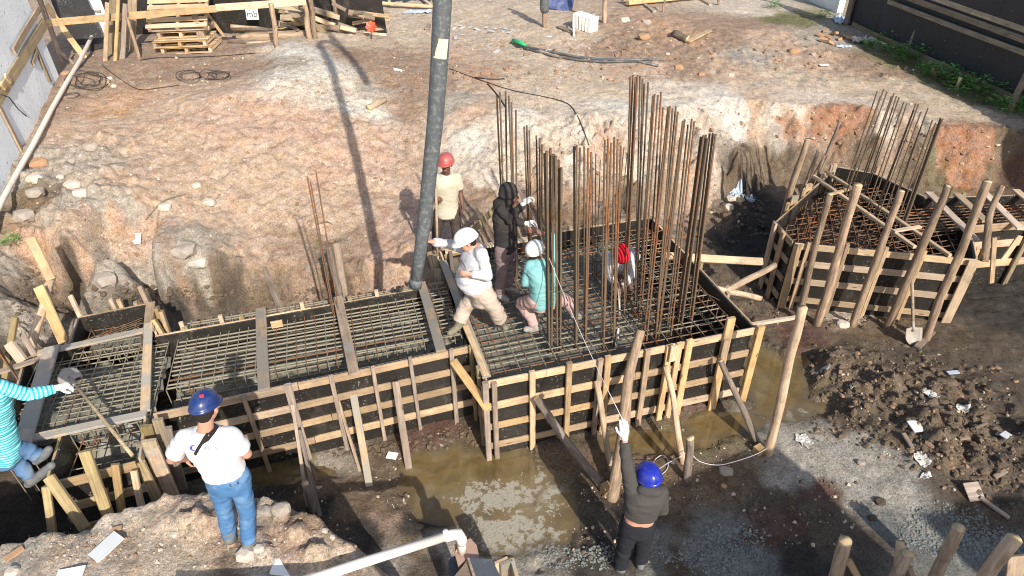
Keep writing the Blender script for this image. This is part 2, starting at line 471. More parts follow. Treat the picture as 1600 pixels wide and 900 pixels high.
def blur(a, n):
    for _ in range(n):
        p = np.pad(a, 1, mode='edge')
        a = (p[:-2, 1:-1] + p[2:, 1:-1] + p[1:-1, :-2] + p[1:-1, 2:] + 2 * p[1:-1, 1:-1]) / 6
    return a
HZ = blur(HZ, 5)
H_BASE = HZ.copy()
def hgt(x, y, H=None):
    H = HZ if H is None else H
    i = min(max(np.searchsorted(XS, x) - 1, 0), NX - 2); j = min(max(np.searchsorted(YS, y) - 1, 0), NY - 2)
    fx = (x - XS[i]) / (XS[i + 1] - XS[i]); fy = (y - YS[j]) / (YS[j + 1] - YS[j])
    return float((H[j, i] * (1 - fx) + H[j, i + 1] * fx) * (1 - fy) + (H[j + 1, i] * (1 - fx) + H[j + 1, i + 1] * fx) * fy)
def ground(u, v, H=None):
    d = ray(u, v); t = 2.0; prev = t
    while t < 60:
        p = CAMP + d * t
        if p.z < hgt(p.x, p.y, H):
            lo, hi = prev, t
            for _ in range(14):
                mid = (lo + hi) / 2; p = CAMP + d * mid
                if p.z < hgt(p.x, p.y, H): hi = mid
                else: lo = mid
            return CAMP + d * hi
        prev = t; t += .05
    return CAMP + d * 40
def ell(u, v, ru, rv):
    """ground ellipse: centre and half axes in metres, from its size in the survey picture"""
    c = ground(u, v, H_BASE); t = (c - CAMP).dot(FWD)
    up = at(u, v - rv, c.z); dn_ = at(u, v + rv, c.z)
    return c, ru * t / FPX, max(.05, (up - dn_).length / 2)
def bmask(u, v, ru, rv, soft=.35, warp=.5):
    c, rx, ry = ell(u, v, ru, rv)
    w = 1 + warp * fbm(GX, GY, 1.6 / max(.4, min(rx, ry)), 4, u * .37 + v * .11)
    d = np.sqrt(((GX - c.x) / rx) ** 2 + ((GY - c.y) / ry) ** 2) * w
    return np.clip((1 + soft - d) / (2 * soft), 0, 1)
# --- relief
slope = np.hypot(*np.gradient(HZ, YS, XS))
steep = np.clip(blur(slope, 6) / .9, 0, 1)
pit = np.clip((.75 - H_BASE) / .35, 0, 1)
n1 = fbm(GX, GY, .8, 5, 3.1); n2 = fbm(GX, GY, 3.2, 5, 8.8, .6); n3 = fbm(GX, GY, 11, 3, 1.3, .6)
rid = 1 - np.abs(fbm(GX, GY, 2.1, 5, 5.5, .6)) * 2
def worley(x, y, f, seed):
    x = x * f; y = y * f; xi = np.floor(x).astype(int); yi = np.floor(y).astype(int); best = np.full(x.shape, 9.0); val = np.zeros(x.shape)
    for dx in (-1, 0, 1):
        for dy in (-1, 0, 1):
            a = xi + dx; b = yi + dy
            px = a + _LAT[(a + seed) & 255, (b * 3 + seed) & 255]; py = b + _LAT[(a * 5 + 77 + seed) & 255, (b + 31) & 255]
            d = np.hypot(x - px, y - py); k = d < best; best = np.where(k, d, best); val = np.where(k, _LAT[(a + 9) & 255, (b + 101 + seed) & 255], val)
    return best, val
cw = np.zeros_like(HZ)
for f_, amp, sd_ in ((3.3, .085, 3), (6.5, .05, 41), (13.0, .026, 90)):
    d_, v_ = worley(GX + .03 * n2, GY + .03 * n3, f_, sd_)
    cw += amp * np.clip(v_ - .45, 0, 1) * 1.8 * np.sqrt(np.clip(1 - (d_ / .62) ** 2, 0, 1))
HZ = HZ + (1 - pit) * cw * (.05 + .5 * steep + .12 * np.clip(n1 * 2, 0, 1)) + pit * cw * .28
HZ = HZ + (1 - pit) * (.05 * n1 + .024 * n2 + .012 * n3) + steep * (.105 * n2 + .10 * (rid - .6) + .035 * n3) + pit * (.03 * n1 + .022 * n2 + .012 * n3)
rough_zone = np.zeros_like(HZ)
for b in [(1440,660,150,70),(1330,590,70,40),(1560,720,90,60),(1040,70,150,38),(1360,110,60,14),(1250,85,90,30),(1200,560,30,60),(1090,640,60,22),(470,830,90,40),(330,800,90,25),(100,290,100,60),(600,420,80,20),(1120,330,50,50),(960,275,130,40)]:
    rough_zone = np.maximum(rough_zone, bmask(*b) * (.42 if b[1] < 130 else 1))
clod = np.maximum(0, fbm(GX, GY, 5.5, 3, 21.0)) ** 1.0
clod2 = np.maximum(0, fbm(GX, GY, 13, 3, 4.0)) ** 1.0
HZ = HZ + rough_zone * (.12 * clod + .05 * clod2 + .05 * n2 + 1.3 * cw)
# water hollows
WATER = [(760,750,130,60),(690,790,60,34),(790,820,75,50),(690,725,75,22),(1010,690,95,16),(1130,660,70,18),(1215,600,62,48),(1190,560,34,26),(1235,640,60,24),(440,735,80,18),(1250,560,24,10),(870,800,36,50)]
wet = np.zeros_like(HZ)
for b in WATER: wet = np.maximum(wet, bmask(*b, soft=.3, warp=.45))
HZ = HZ + pit * .03
HZ = HZ * (1 - wet) + wet * (-.06 + .12 * HZ + .02 * n2)
# slurry plain is smooth
slur = np.zeros_like(HZ)
for b in [(1290,690,95,45),(1350,740,80,45),(1400,780,90,45),(1440,800,100,60),(1230,690,60,40)]: slur = np.maximum(slur, bmask(*b))
HZ = HZ * (1 - .75 * slur) + .75 * slur * (blur(H_BASE, 20) + .018 * n1)
# --- soil colours: what the ground itself is made of
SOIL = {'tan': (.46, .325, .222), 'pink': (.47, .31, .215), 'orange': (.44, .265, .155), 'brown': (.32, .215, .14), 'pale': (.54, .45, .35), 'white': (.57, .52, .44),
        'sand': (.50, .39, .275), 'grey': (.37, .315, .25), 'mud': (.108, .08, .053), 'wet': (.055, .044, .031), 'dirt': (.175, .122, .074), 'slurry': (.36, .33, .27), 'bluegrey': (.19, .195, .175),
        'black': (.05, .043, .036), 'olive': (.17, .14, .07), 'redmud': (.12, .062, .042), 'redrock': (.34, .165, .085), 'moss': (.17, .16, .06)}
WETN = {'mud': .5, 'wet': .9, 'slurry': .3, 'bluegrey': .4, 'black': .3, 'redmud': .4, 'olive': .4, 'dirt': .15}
SAMP = [(90,160,'brown'),(200,120,'brown'),(120,140,'brown'),(320,100,'brown'),(390,110,'brown'),(150,200,'tan'),(200,170,'orange'),(185,165,'orange'),(250,170,'tan'),(270,230,'tan'),(330,200,'pink'),(300,260,'tan'),(220,300,'tan'),
 (330,140,'tan'),(380,180,'pink'),(430,190,'pink'),(480,190,'pink'),(540,200,'tan'),(520,250,'pink'),(440,250,'tan'),(380,280,'tan'),(450,320,'tan'),(500,350,'tan'),(380,330,'tan'),(300,330,'tan'),(580,300,'tan'),(630,330,'pink'),(600,240,'pink'),(640,250,'tan'),
 (460,85,'white'),(500,110,'white'),(450,120,'white'),(540,150,'pale'),(560,170,'white'),(480,140,'pale'),(440,100,'grey'),(560,85,'brown'),(540,65,'sand'),(600,100,'brown'),(620,130,'brown'),(590,140,'grey'),(640,160,'brown'),(660,110,'brown'),(540,40,'tan'),
 (620,30,'sand'),(650,50,'sand'),(720,30,'sand'),(780,20,'sand'),(760,60,'sand'),(820,80,'sand'),(740,90,'tan'),(800,130,'sand'),(880,60,'sand'),(900,110,'sand'),(880,140,'sand'),(960,150,'sand'),(840,155,'sand'),(720,130,'tan'),(755,125,'orange'),(700,130,'brown'),(720,160,'grey'),(740,170,'tan'),
 (820,190,'white'),(870,180,'pale'),(840,210,'pale'),(940,190,'pale'),(970,165,'white'),(930,220,'pink'),(890,215,'pale'),(780,200,'pale'),(740,220,'white'),(720,250,'pale'),(760,270,'pale'),(740,300,'brown'),(800,260,'pale'),(850,250,'tan'),(900,260,'pale'),(960,250,'tan'),
 (760,330,'brown'),(860,300,'brown'),(870,330,'dirt'),(930,310,'brown'),(920,340,'dirt'),(980,300,'dirt'),(1000,250,'pale'),(1030,270,'grey'),(1060,250,'tan'),(1050,310,'brown'),(1080,290,'tan'),
 (1000,60,'brown'),(1040,80,'brown'),(1060,60,'orange'),(980,80,'brown'),(1000,110,'tan'),(1080,110,'brown'),(1120,60,'brown'),(1160,40,'brown'),(1130,110,'tan'),(1180,90,'grey'),(1200,60,'tan'),(1230,30,'moss'),(1180,15,'pale'),(1260,100,'tan'),(1230,120,'sand'),(1300,100,'tan'),(1340,100,'brown'),
 (1380,110,'brown'),(1330,140,'sand'),(1420,140,'sand'),(1480,165,'sand'),(1550,180,'sand'),(1590,190,'grey'),(1290,60,'grey'),(1320,50,'grey'),(1400,100,'moss'),(1480,130,'moss'),(1540,160,'moss'),
 (1100,160,'white'),(1130,175,'white'),(1080,150,'pale'),(1150,160,'white'),(1110,200,'pale'),(1150,200,'white'),(1190,160,'tan'),(1180,200,'tan'),(1210,180,'pale'),(1230,170,'pale'),(1100,230,'pale'),(1130,240,'grey'),(1170,240,'dirt'),(1150,280,'dirt'),(1190,260,'dirt'),(1210,220,'grey'),
 (1260,155,'pale'),(1300,158,'pale'),(1340,160,'pale'),(1230,190,'redrock'),(1270,190,'redrock'),(1300,190,'redrock'),(1330,185,'redrock'),(1240,210,'pink'),(1280,215,'brown'),(1220,250,'dirt'),(1260,250,'dirt'),(1340,240,'dirt'),
 (1390,190,'pale'),(1400,180,'tan'),(1450,195,'pale'),(1420,220,'brown'),(1480,220,'redrock'),(1520,235,'redrock'),(1500,260,'redrock'),(1460,245,'olive'),(1550,230,'redrock'),(1580,220,'dirt'),(1480,285,'olive'),(1430,260,'dirt'),(1590,260,'redmud'),(1550,280,'dirt'),
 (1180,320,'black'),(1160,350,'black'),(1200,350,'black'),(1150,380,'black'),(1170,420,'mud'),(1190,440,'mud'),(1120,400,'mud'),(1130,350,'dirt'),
 (120,270,'grey'),(70,270,'grey'),(60,320,'dirt'),(100,330,'grey'),(150,320,'grey'),(200,320,'grey'),(180,350,'orange'),(200,365,'pink'),(170,365,'tan'),(100,360,'tan'),(230,370,'pink'),(60,380,'orange'),(120,385,'orange'),(150,400,'grey'),(130,410,'grey'),(180,430,'grey'),(220,410,'grey'),(250,420,'grey'),
 (300,380,'grey'),(320,400,'grey'),(280,410,'brown'),(310,435,'mud'),(260,450,'wet'),(200,460,'wet'),(350,440,'dirt'),(360,460,'wet'),(420,450,'brown'),(420,470,'dirt'),(470,440,'brown'),(560,440,'brown'),(540,470,'dirt'),(620,440,'pink'),(600,410,'pink'),(480,370,'brown'),(500,390,'dirt'),(550,400,'brown'),(380,400,'tan'),(440,410,'brown'),
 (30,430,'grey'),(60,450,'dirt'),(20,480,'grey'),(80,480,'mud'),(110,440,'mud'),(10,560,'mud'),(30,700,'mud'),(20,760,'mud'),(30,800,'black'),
 (100,860,'sand'),(200,840,'sand'),(300,820,'sand'),(60,870,'grey'),(30,880,'pale'),(250,870,'sand'),(180,810,'pale'),(330,800,'tan'),(320,860,'tan'),(400,800,'grey'),(440,830,'tan'),(480,850,'tan'),(520,850,'tan'),(540,880,'sand'),(420,870,'pale'),(480,820,'brown'),(560,890,'sand'),(350,890,'dirt'),(270,890,'sand'),
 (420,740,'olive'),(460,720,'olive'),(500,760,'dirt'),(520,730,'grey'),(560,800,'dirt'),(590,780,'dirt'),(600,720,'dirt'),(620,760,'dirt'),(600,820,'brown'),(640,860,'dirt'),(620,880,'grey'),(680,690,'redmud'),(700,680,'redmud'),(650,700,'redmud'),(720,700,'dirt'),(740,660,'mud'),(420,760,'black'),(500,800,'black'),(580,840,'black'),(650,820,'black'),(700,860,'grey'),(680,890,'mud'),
 (760,850,'olive'),(800,880,'slurry'),(830,880,'slurry'),(860,850,'slurry'),(780,780,'olive'),(850,760,'olive'),(860,720,'dirt'),(900,720,'dirt'),(900,780,'mud'),(900,850,'mud'),(940,800,'mud'),(930,870,'black'),(870,690,'mud'),(940,690,'mud'),(1000,720,'dirt'),(1050,770,'dirt'),(1100,720,'dirt'),(1130,740,'dirt'),(1150,690,'olive'),(1170,680,'bluegrey'),(1090,640,'redmud'),(1080,690,'olive'),(1150,610,'mud'),
 (1060,820,'mud'),(1100,860,'bluegrey'),(1130,830,'bluegrey'),(1060,880,'mud'),(1170,880,'bluegrey'),(1180,840,'redmud'),(1220,820,'redmud'),(1240,860,'black'),(1260,880,'black'),(1200,780,'mud'),(1260,790,'mud'),(1300,850,'mud'),(1030,870,'bluegrey'),
 (1230,700,'slurry'),(1280,690,'slurry'),(1320,720,'slurry'),(1350,750,'slurry'),(1270,775,'redmud'),(1380,760,'slurry'),(1370,800,'bluegrey'),(1400,830,'bluegrey'),(1430,790,'bluegrey'),(1450,830,'bluegrey'),(1500,830,'bluegrey'),(1350,830,'mud'),(1560,860,'bluegrey'),(1530,800,'mud'),(1580,800,'mud'),(1400,700,'dirt'),(1250,660,'slurry'),
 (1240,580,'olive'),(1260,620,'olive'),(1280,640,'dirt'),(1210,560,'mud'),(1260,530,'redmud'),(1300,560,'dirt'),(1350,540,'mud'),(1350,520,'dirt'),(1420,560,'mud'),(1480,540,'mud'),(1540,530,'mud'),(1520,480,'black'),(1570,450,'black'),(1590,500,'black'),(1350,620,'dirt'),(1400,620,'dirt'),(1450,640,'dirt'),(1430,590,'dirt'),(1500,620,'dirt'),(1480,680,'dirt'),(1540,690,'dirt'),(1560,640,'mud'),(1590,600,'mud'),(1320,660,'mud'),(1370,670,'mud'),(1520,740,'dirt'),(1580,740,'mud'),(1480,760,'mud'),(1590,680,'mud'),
 (1250,720,'slurry'),(1300,705,'slurry'),(1330,690,'slurry'),(1365,735,'slurry'),(1405,770,'slurry'),(1330,765,'slurry'),(1210,690,'slurry'),(1230,740,'slurry'),(1290,725,'slurry'),(1430,800,'slurry'),(1320,500,'pale'),(1400,510,'dirt'),(1270,500,'dirt')]
SX = []; SC = []; SW = []
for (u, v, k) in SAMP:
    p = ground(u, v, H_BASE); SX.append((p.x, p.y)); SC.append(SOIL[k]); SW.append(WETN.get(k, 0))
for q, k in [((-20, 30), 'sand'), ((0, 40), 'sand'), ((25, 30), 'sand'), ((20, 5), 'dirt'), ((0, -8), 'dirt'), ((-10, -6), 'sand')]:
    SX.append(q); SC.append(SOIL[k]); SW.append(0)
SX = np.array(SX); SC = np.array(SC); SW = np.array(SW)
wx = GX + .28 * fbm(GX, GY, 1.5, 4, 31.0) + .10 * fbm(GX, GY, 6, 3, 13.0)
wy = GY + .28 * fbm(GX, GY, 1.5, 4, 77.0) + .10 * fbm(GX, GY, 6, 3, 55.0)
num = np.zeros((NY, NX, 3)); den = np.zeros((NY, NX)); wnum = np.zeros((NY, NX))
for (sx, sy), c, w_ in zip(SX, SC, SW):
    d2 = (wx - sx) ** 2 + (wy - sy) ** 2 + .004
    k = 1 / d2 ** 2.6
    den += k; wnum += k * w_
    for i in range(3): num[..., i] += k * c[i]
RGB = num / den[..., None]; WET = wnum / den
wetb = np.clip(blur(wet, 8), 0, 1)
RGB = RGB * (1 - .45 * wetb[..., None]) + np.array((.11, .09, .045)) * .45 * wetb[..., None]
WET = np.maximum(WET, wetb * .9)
def grid_faces(nx, ny):
    i = np.arange(nx - 1)[None, :] + np.arange(ny - 1)[:, None] * nx
    return np.stack([i, i + 1, i + nx + 1, i + nx], -1).reshape(-1, 4)
def np_mesh(name, V, F4, attrs=None, mat=None, smooth=True):
    me = bpy.data.meshes.new(name)
    me.vertices.add(len(V)); me.vertices.foreach_set('co', np.ascontiguousarray(V, np.float32).ravel())
    me.loops.add(F4.size); me.loops.foreach_set('vertex_index', F4.ravel().astype(np.int32))
    me.polygons.add(len(F4)); me.polygons.foreach_set('loop_start', np.arange(0, F4.size, F4.shape[1], dtype=np.int32))
    me.polygons.foreach_set('use_smooth', np.full(len(F4), smooth))
    me.update(calc_edges=True)
    for k, (typ, arr) in (attrs or {}).items():
        a = me.attributes.new(k, typ, 'POINT')
        a.data.foreach_set('color' if typ == 'FLOAT_COLOR' else 'value', np.ascontiguousarray(arr, np.float32).ravel())
    if mat: me.materials.append(mat)
    return me
def soil_mat():
    t = NT('soil'); p = t.pos()
    a = t.new('ShaderNodeAttribute', attribute_name='soil').outputs['Color']
    w = t.new('ShaderNodeAttribute', attribute_name='wetness').outputs['Fac']
    n1_ = t.noise(p, 2.3, 9, .7, .4); n2_ = t.noise(p, 9, 9, .75, .3); n3_ = t.noise(p, 38, 7, .75); n4_ = t.noise(p, 110, 4, .7)
    c = t.hsv(a, .5, 1.0, t.math('ADD', t.math('MULTIPLY', n1_, 1.0), .52))
    c = t.hsv(c, t.math('ADD', t.math('MULTIPLY', t.noise(p, 3.1, 6, .65), .05), .475), t.math('ADD', t.math('MULTIPLY', t.noise(p, 4.3, 5), .8), .5), 1.0)
    # caked pale patches and bare brown ones, ragged at every size
    pp_ = t.ramp(t.noise(p, 3.6, 10, .74, .5), [(.52, 0.0), (.60, 1.0)])
    c = t.mix(t.math('MULTIPLY', pp_, .34), c, t.hsv(a, .5, .74, 1.4))
    pb_ = t.ramp(t.noise(t.mapped(p, (1, 1.2, .8)), 4.7, 10, .74, .4), [(.55, 0.0), (.63, 1.0)])
    c = t.mix(t.math('MULTIPLY', pb_, .42), c, t.hsv(a, .49, 1.15, .55))
    c = t.mix(.85, c, t.ramp(n2_, [(.28, .38), (.5, .92), (.7, 1.3)]), 'MULTIPLY')
    c = t.mix(.85, c, t.ramp(n3_, [(.34, .32), (.47, .9), (.56, 1.05), (.68, 1.6)]), 'MULTIPLY')
    c = t.mix(.6, c, t.ramp(n4_, [(.36, .45), (.5, 1.0), (.66, 1.5)]), 'MULTIPLY')
    v1 = t.voro(p, 31); sel = t.ramp(t.noise(p, 6, 4), [(.5, 0.0), (.58, 1.0)])
    c = t.mix(t.math('MULTIPLY', t.ramp(v1, [(.12, 1.0), (.2, 0.0)]), t.math('MULTIPLY', sel, .6)), c, t.hsv(a, .5, .6, 1.5))
    v2 = t.voro(t.mapped(p, (1.13, .9, 1)), 47); sel2 = t.ramp(t.noise(p, 9, 4), [(.5, 0.0), (.58, 1.0)])
    c = t.mix(t.math('MULTIPLY', t.ramp(v2, [(.14, 1.0), (.24, 0.0)]), t.math('MULTIPLY', sel2, .6)), c, t.hsv(a, .5, 1.0, .3))
    h = t.math('ADD', t.math('MULTIPLY', n2_, .55), t.math('MULTIPLY', n3_, .3))
    h = t.math('SUBTRACT', h, t.math('MULTIPLY', t.ramp(v1, [(.1, 0.0), (.3, 1.0)]), .10))
    b = t.bump(h, .9, .05); b = t.bump(n4_, .5, .008, b)
    r = t.math('SUBTRACT', .97, t.math('MULTIPLY', w, t.math('ADD', t.math('MULTIPLY', n1_, .6), .22)), True)
    return t.out(c, r, b, 0, .3)
M['soil'] = soil_mat()
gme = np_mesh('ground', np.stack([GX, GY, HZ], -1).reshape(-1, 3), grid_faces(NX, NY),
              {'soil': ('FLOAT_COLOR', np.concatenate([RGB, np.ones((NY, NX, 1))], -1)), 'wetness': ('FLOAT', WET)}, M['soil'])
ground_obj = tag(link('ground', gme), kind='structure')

# ------------------------------------------------------------------ puddles
def water_mat():
    t = NT('puddle_water'); p = t.pos()
    f = t.new('ShaderNodeAttribute', attribute_name='foam').outputs['Fac']
    dp = t.new('ShaderNodeAttribute', attribute_name='depth').outputs['Fac']
    n = t.noise(p, 1.7, 7, .65, .5)
    c = t.ramp(n, [(.33, (.09, .062, .024)), (.5, (.155, .108, .044)), (.66, (.20, .16, .09))])
    c = t.mix(t.ramp(t.noise(p, 4, 6, .7), [(.5, 0.0), (.7, .5)]), c, (.07, .055, .03))
    fo = t.noise(p, 8.5, 9, .7, .25)
    th = t.math('ADD', t.math('MULTIPLY', f, .30), fo)
    k = t.ramp(th, [(.72, 0.0), (.745, 1.0)])
    c = t.mix(t.math('MULTIPLY', f, .45), c, (.205, .175, .125))
    c = t.mix(t.math('MULTIPLY', k, .85), c, t.ramp(t.noise(p, 40, 3), [(.35, (.27, .25, .2)), (.65, (.40, .375, .31))]))
    c = t.mix(dp, t.ramp(t.noise(p, 12, 6, .7), [(.3, (.07, .055, .035)), (.7, (.13, .10, .062))]), c)
    b = t.bump(t.math('ADD', t.noise(p, 11, 4, .6), t.math('MULTIPLY', k, .2)), .07, .012)
    return t.out(c, t.math('ADD', t.math('MULTIPLY', k, .55), .07), b)
M['water'] = water_mat()
WZ = .0
for nm, (x0, x1, y0, y1) in {'puddle': (-4.2, 4.4, 3.6, 8.1)}.items():
    a = np.arange(x0, x1, .06); b = np.arange(y0, y1, .06); X, Y = np.meshgrid(a, b)
    fm = np.zeros_like(X)
    for (u, v, ru, rv, s) in [(775,775,75,26,1.0),(800,835,90,40,.95),(850,770,40,50,.75),(740,800,30,22,.8),(1250,650,50,15,.7)]:
        c, rx, ry = ell(u, v, ru, rv)
        d = np.sqrt(((X - c.x) / rx) ** 2 + ((Y - c.y) / ry) ** 2); fm = np.maximum(fm, np.clip(1.5 - d, 0, 1) * s)
    fm = np.clip(fm, 0, 1)
    Fq = grid_faces(len(a), len(b))
    cx = X.ravel()[Fq].mean(1); cy = Y.ravel()[Fq].mean(1)
    hb = np.array([hgt(q, w) for q, w in zip(cx, cy)])
    wb = np.array([hgt(q, w, wetb) for q, w in zip(cx, cy)])
    keep = (hb < WZ + .12) & (wb > .03)
    inside = np.array([(lambda ab: (-.0 < ab[0] < 3.5 and ab[1] > .0) or (ab[0] <= 0 and ab[1] > .95) )(loc_ab((q, w, 0))) for q, w in zip(cx, cy)])
    keep &= ~inside
    me = np_mesh(nm, np.stack([X, Y, np.full_like(X, WZ)], -1).reshape(-1, 3), Fq[keep], {'foam': ('FLOAT', fm), 'depth': ('FLOAT', np.clip((WZ - np.array([hgt(q, w) for q, w in zip(X.ravel(), Y.ravel())])) / .045, 0, 1))}, M['water'])
    tag(link('puddle_water' , me), kind='structure')
# ------------------------------------------------------------------ timber shutters
def wall(par, p0, p1, zt, zb, n, walers, ww=.10, stud_px=(), studs=(), ply='ply', mat='pine', rail=True, ext=(0, 0), stud_mat='olive_wood', sw=.075, sd=.045):
    """one side of a shutter: black face panel, horizontal boards outside, uprights outside those"""
    p0 = Vector(p0).copy(); p1 = Vector(p1).copy(); p0.z = p1.z = 0
    d = (p1 - p0).normalized(); n = Vector(n); up = Vector((0, 0, 1)); ln = (p1 - p0).length
    n = (n - d * n.dot(d)).normalized()
    zc = Vector((0, 0, (zt - .006 + zb) / 2))
    board('plywood_panel', p0 + zc + n * .009, p1 + zc + n * .009, zt - .006 - zb, .018, ply, par, up=n, segs=1, jit=0, bow=0)
    for k, z in enumerate(walers):
        nseg = 2 if ln > 2.6 else 1
        cut = rnd.uniform(.4, .6)
        for s in range(nseg):
            a = -ext[0] if s == 0 else ln * cut + .004
            b = ln + ext[1] if s == nseg - 1 else ln * cut - .004
            off = n * (.034 + rnd.uniform(-.001, .001))
            zz_ = Vector((0, 0, z + rnd.uniform(-.008, .008)))
            board('waler', p0 + d * a + off + zz_, p0 + d * b + off + zz_, ww * rnd.uniform(.93, 1.07), .026, mat, par, up=n, segs=5)
    for (t, top, w_) in studs:
        q = p0 + d * (t * ln) + n * (.047 + sd / 2 + rnd.uniform(.001, .004))
        board('stud', q + Vector((0, 0, zb - .08)), q + Vector((rnd.uniform(-.012, .012), 0, zt + top)), w_, sd, stud_mat, par, up=n, segs=4)

def stud_t(p0, p1, u, v):
    q = at(u, v, ZT); d = Vector(p1) - Vector(p0); return (q - Vector(p0)).dot(d) / d.length_squared

Z4 = [ZT - .055, ZT - .40, ZT - .73, ZT - 1.06]
# --- main square cap
c00, c10, c11, c01 = L(0, 0, 0), None, None, None
CW = (at(1175, 510, ZT) - A0).length
CD = 2.87
c10, c11, c01 = L(CW, 0, 0), L(CW, CD, 0), L(0, CD, 0)
mcap = root('formwork', L(CW / 2, 0, 0), "large square timber formwork with black panels, filled with standing rebar columns", 'formwork', 'timber formworks in the pit')
st = []
for (u, v, top, w) in [(829,578,.05,.07),(886,566,.07,.07),(932,557,.03,.06),(946,555,.05,.075),(1006,541,.03,.07),(1040,533,.02,.075),(1056,531,.03,.07),(1072,529,.05,.085),(1131,517,.27,.11)]:
    st.append((stud_t(c00, c10, u, v), top, w))
wall(mcap, c00, c10, ZT, .0, -E2, Z4, studs=st, stud_mat='pine', ext=(.03, .09))
for i, (t, top, w) in enumerate([(-.018, .03, .07), (.012, .0, .06), (1.02, .05, .1)]):
    q = c00 + E1 * (t * CW) - E2 * (.075 + .003 * i)
    board('corner_post', q + Vector((0, 0, -.06)), q + Vector((0, 0, ZT + top)), w, .05, 'grey_wood' if i < 2 else 'pine', mcap, up=-E2, segs=4)
for (u, v, zt_, zb_, w) in [(1048,540,ZT+.06,ZT-.18,.09),(1135,528,ZT-.02,ZT-.3,.08)]:
    q = c00 + E1 * (stud_t(c00, c10, u, v) * CW) - E2 * .125
    board('cleat', q + Vector((0, 0, zb_)), q + Vector((0, 0, zt_)), w, .03, 'pine', mcap, up=-E2)
wall(mcap, c10, c11, ZT, .0, E1, Z4, studs=[(.25, .02, .07), (.5, .04, .07), (.78, .02, .07)], mat='pale_wood')
wall(mcap, c11, c01, ZT, .0, E2, Z4, studs=[(.15, .03, .07), (.4, .05, .07), (.65, .03, .07), (.9, .04, .07)], mat='pale_wood')
wall(mcap, c01, L(0, 2.42, 0), ZT, .0, -E1, [ZT - .05], mat='pale_wood')
wall(mcap, L(0, .90, 0), c00, ZT, .0, -E1, Z4, studs=[(.35, .02, .07), (.8, .04, .07)], mat='pine_wet')
board('cross_plank', L(-.05, 2.55, ZT + .02), L(-.02, .02, ZT + .02), .1, .03, 'pine_cement', mcap)
board('cross_plank', L(.10, 2.78, ZT + .005), L(-.12, 1.02, ZT + .005), .055, .045, 'grey_wood', mcap)
board('cross_plank', L(.03, 2.83, ZT - .01), L(1.3, 2.82, ZT - .01), .09, .03, 'pale_wood', mcap)
board('cross_plank', L(-.06, .98, ZT + .018), L(-.02, .03, ZT + .02), .07, .04, 'pale_wood', mcap)
# --- long beam
BA, BB0, BB1 = -3.56, .92, 2.36
bm = root('formwork', L(-1.8, BB0, 0), "long narrow timber formwork with planks laid across its grey rebar mat", 'formwork', 'timber formworks in the pit')
f0, f1 = L(BA, BB0, 0), L(-.07, BB0, 0)
f0 = at(240, 643, ZT); f1 = at(731, 537, ZT); f0.z = f1.z = 0
st = [(stud_t(f0, f1, u, v), top, w) for (u, v, top, w) in [(310,630,.0,.085),(381,615,.0,.05),(450,600,.03,.085),(516,585,.02,.05),(580,571,.02,.045),(641,558,.04,.045),(702,545,.03,.055)]]
wall(bm, f0, f1, ZT, .06, -E2, [ZT - .055, ZT - .36, ZT - .64, ZT - .95], studs=st, stud_mat='grey_wood', sd=.04)
g0 = at(242, 527, ZT); g1 = at(668, 450, ZT)
wall(bm, g1, g0, ZT, .06, E2, [ZT - .05, ZT - .5, ZT - .95], studs=[(.1,.02,.06),(.3,.03,.06),(.52,.02,.06),(.7,.03,.06),(.9,.03,.06)], mat='pale_wood')
for (u0, v0, u1, v1, w, mt, zz_) in [(408,488,413,606,.13,'pine_cement',.018),(529,470,553,582,.12,'pine_wet',.018),(659,447,688,546,.12,'pine_cement',.018),(233,512,228,640,.10,'pine_cement',.02)]:
    p0 = at(u0, v0, ZT); p1 = at(u1, v1, ZT); e = (p1 - p0).normalized()
    board('cross_plank', p0 - e * .06 + Vector((0, 0, zz_)), p1 + e * .05 + Vector((0, 0, zz_)), w, .03, mt, bm)
q = at(423, 506, ZT); board('cleat', q + Vector((0, 0, -.02)), q + E1 * .14 + Vector((0, 0, -.02)), .1, .03, 'pine', bm, up=E2)
# --- left cross-shaped cap
lcap = root('formwork', L(-4.2, .3, 0), "cross shaped timber formwork with concrete covered rebar beside the striped sweater", 'formwork', 'timber formworks in the pit')
lf0, lf1 = at(78, 752, ZT), at(212, 718, ZT)
lb0, lb1 = at(124, 497, ZT), at(233, 475, ZT)
lm0, lm1 = at(60, 680, ZT), at(222, 650, ZT)
lk0, lk1 = at(66, 552, ZT), at(236, 515, ZT)
ll0, ll1 = at(42, 560, ZT), at(8, 690, ZT)
wall(lcap, lf0, lf1, ZT, .1, -E2, [ZT - .05, ZT - .38, ZT - .72], ww=.11, mat='pine_wet')
wall(lcap, lf1, lm1, ZT, .1, E1, [ZT - .05, ZT - .6], mat='pine_wet')
wall(lcap, lm0 + E1 * .25, lf0, ZT, .1, -E1, [ZT - .05, ZT - .6], mat='pine_wet')
wall(lcap, lb1, lb0, ZT, .1, E2, [ZT - .05, ZT - .5], mat='pale_wood', studs=[(.2, .03, .05), (.6, .03, .05)])
wall(lcap, lb0, lk0 + E1 * .3, ZT, .1, -E1, [ZT - .05, ZT - .6], mat='grey_wood')
wall(lcap, lk1, lb1, ZT, .1, E1, [ZT - .05, ZT - .6], mat='pine')
wall(lcap, ll0, ll1, ZT, .1, -E1, [ZT - .05, ZT - .6], mat='pine_wet')
wall(lcap, lk0 + E1 * .3, ll0, ZT, .1, E2, [ZT - .05, ZT - .6], mat='pine_wet')
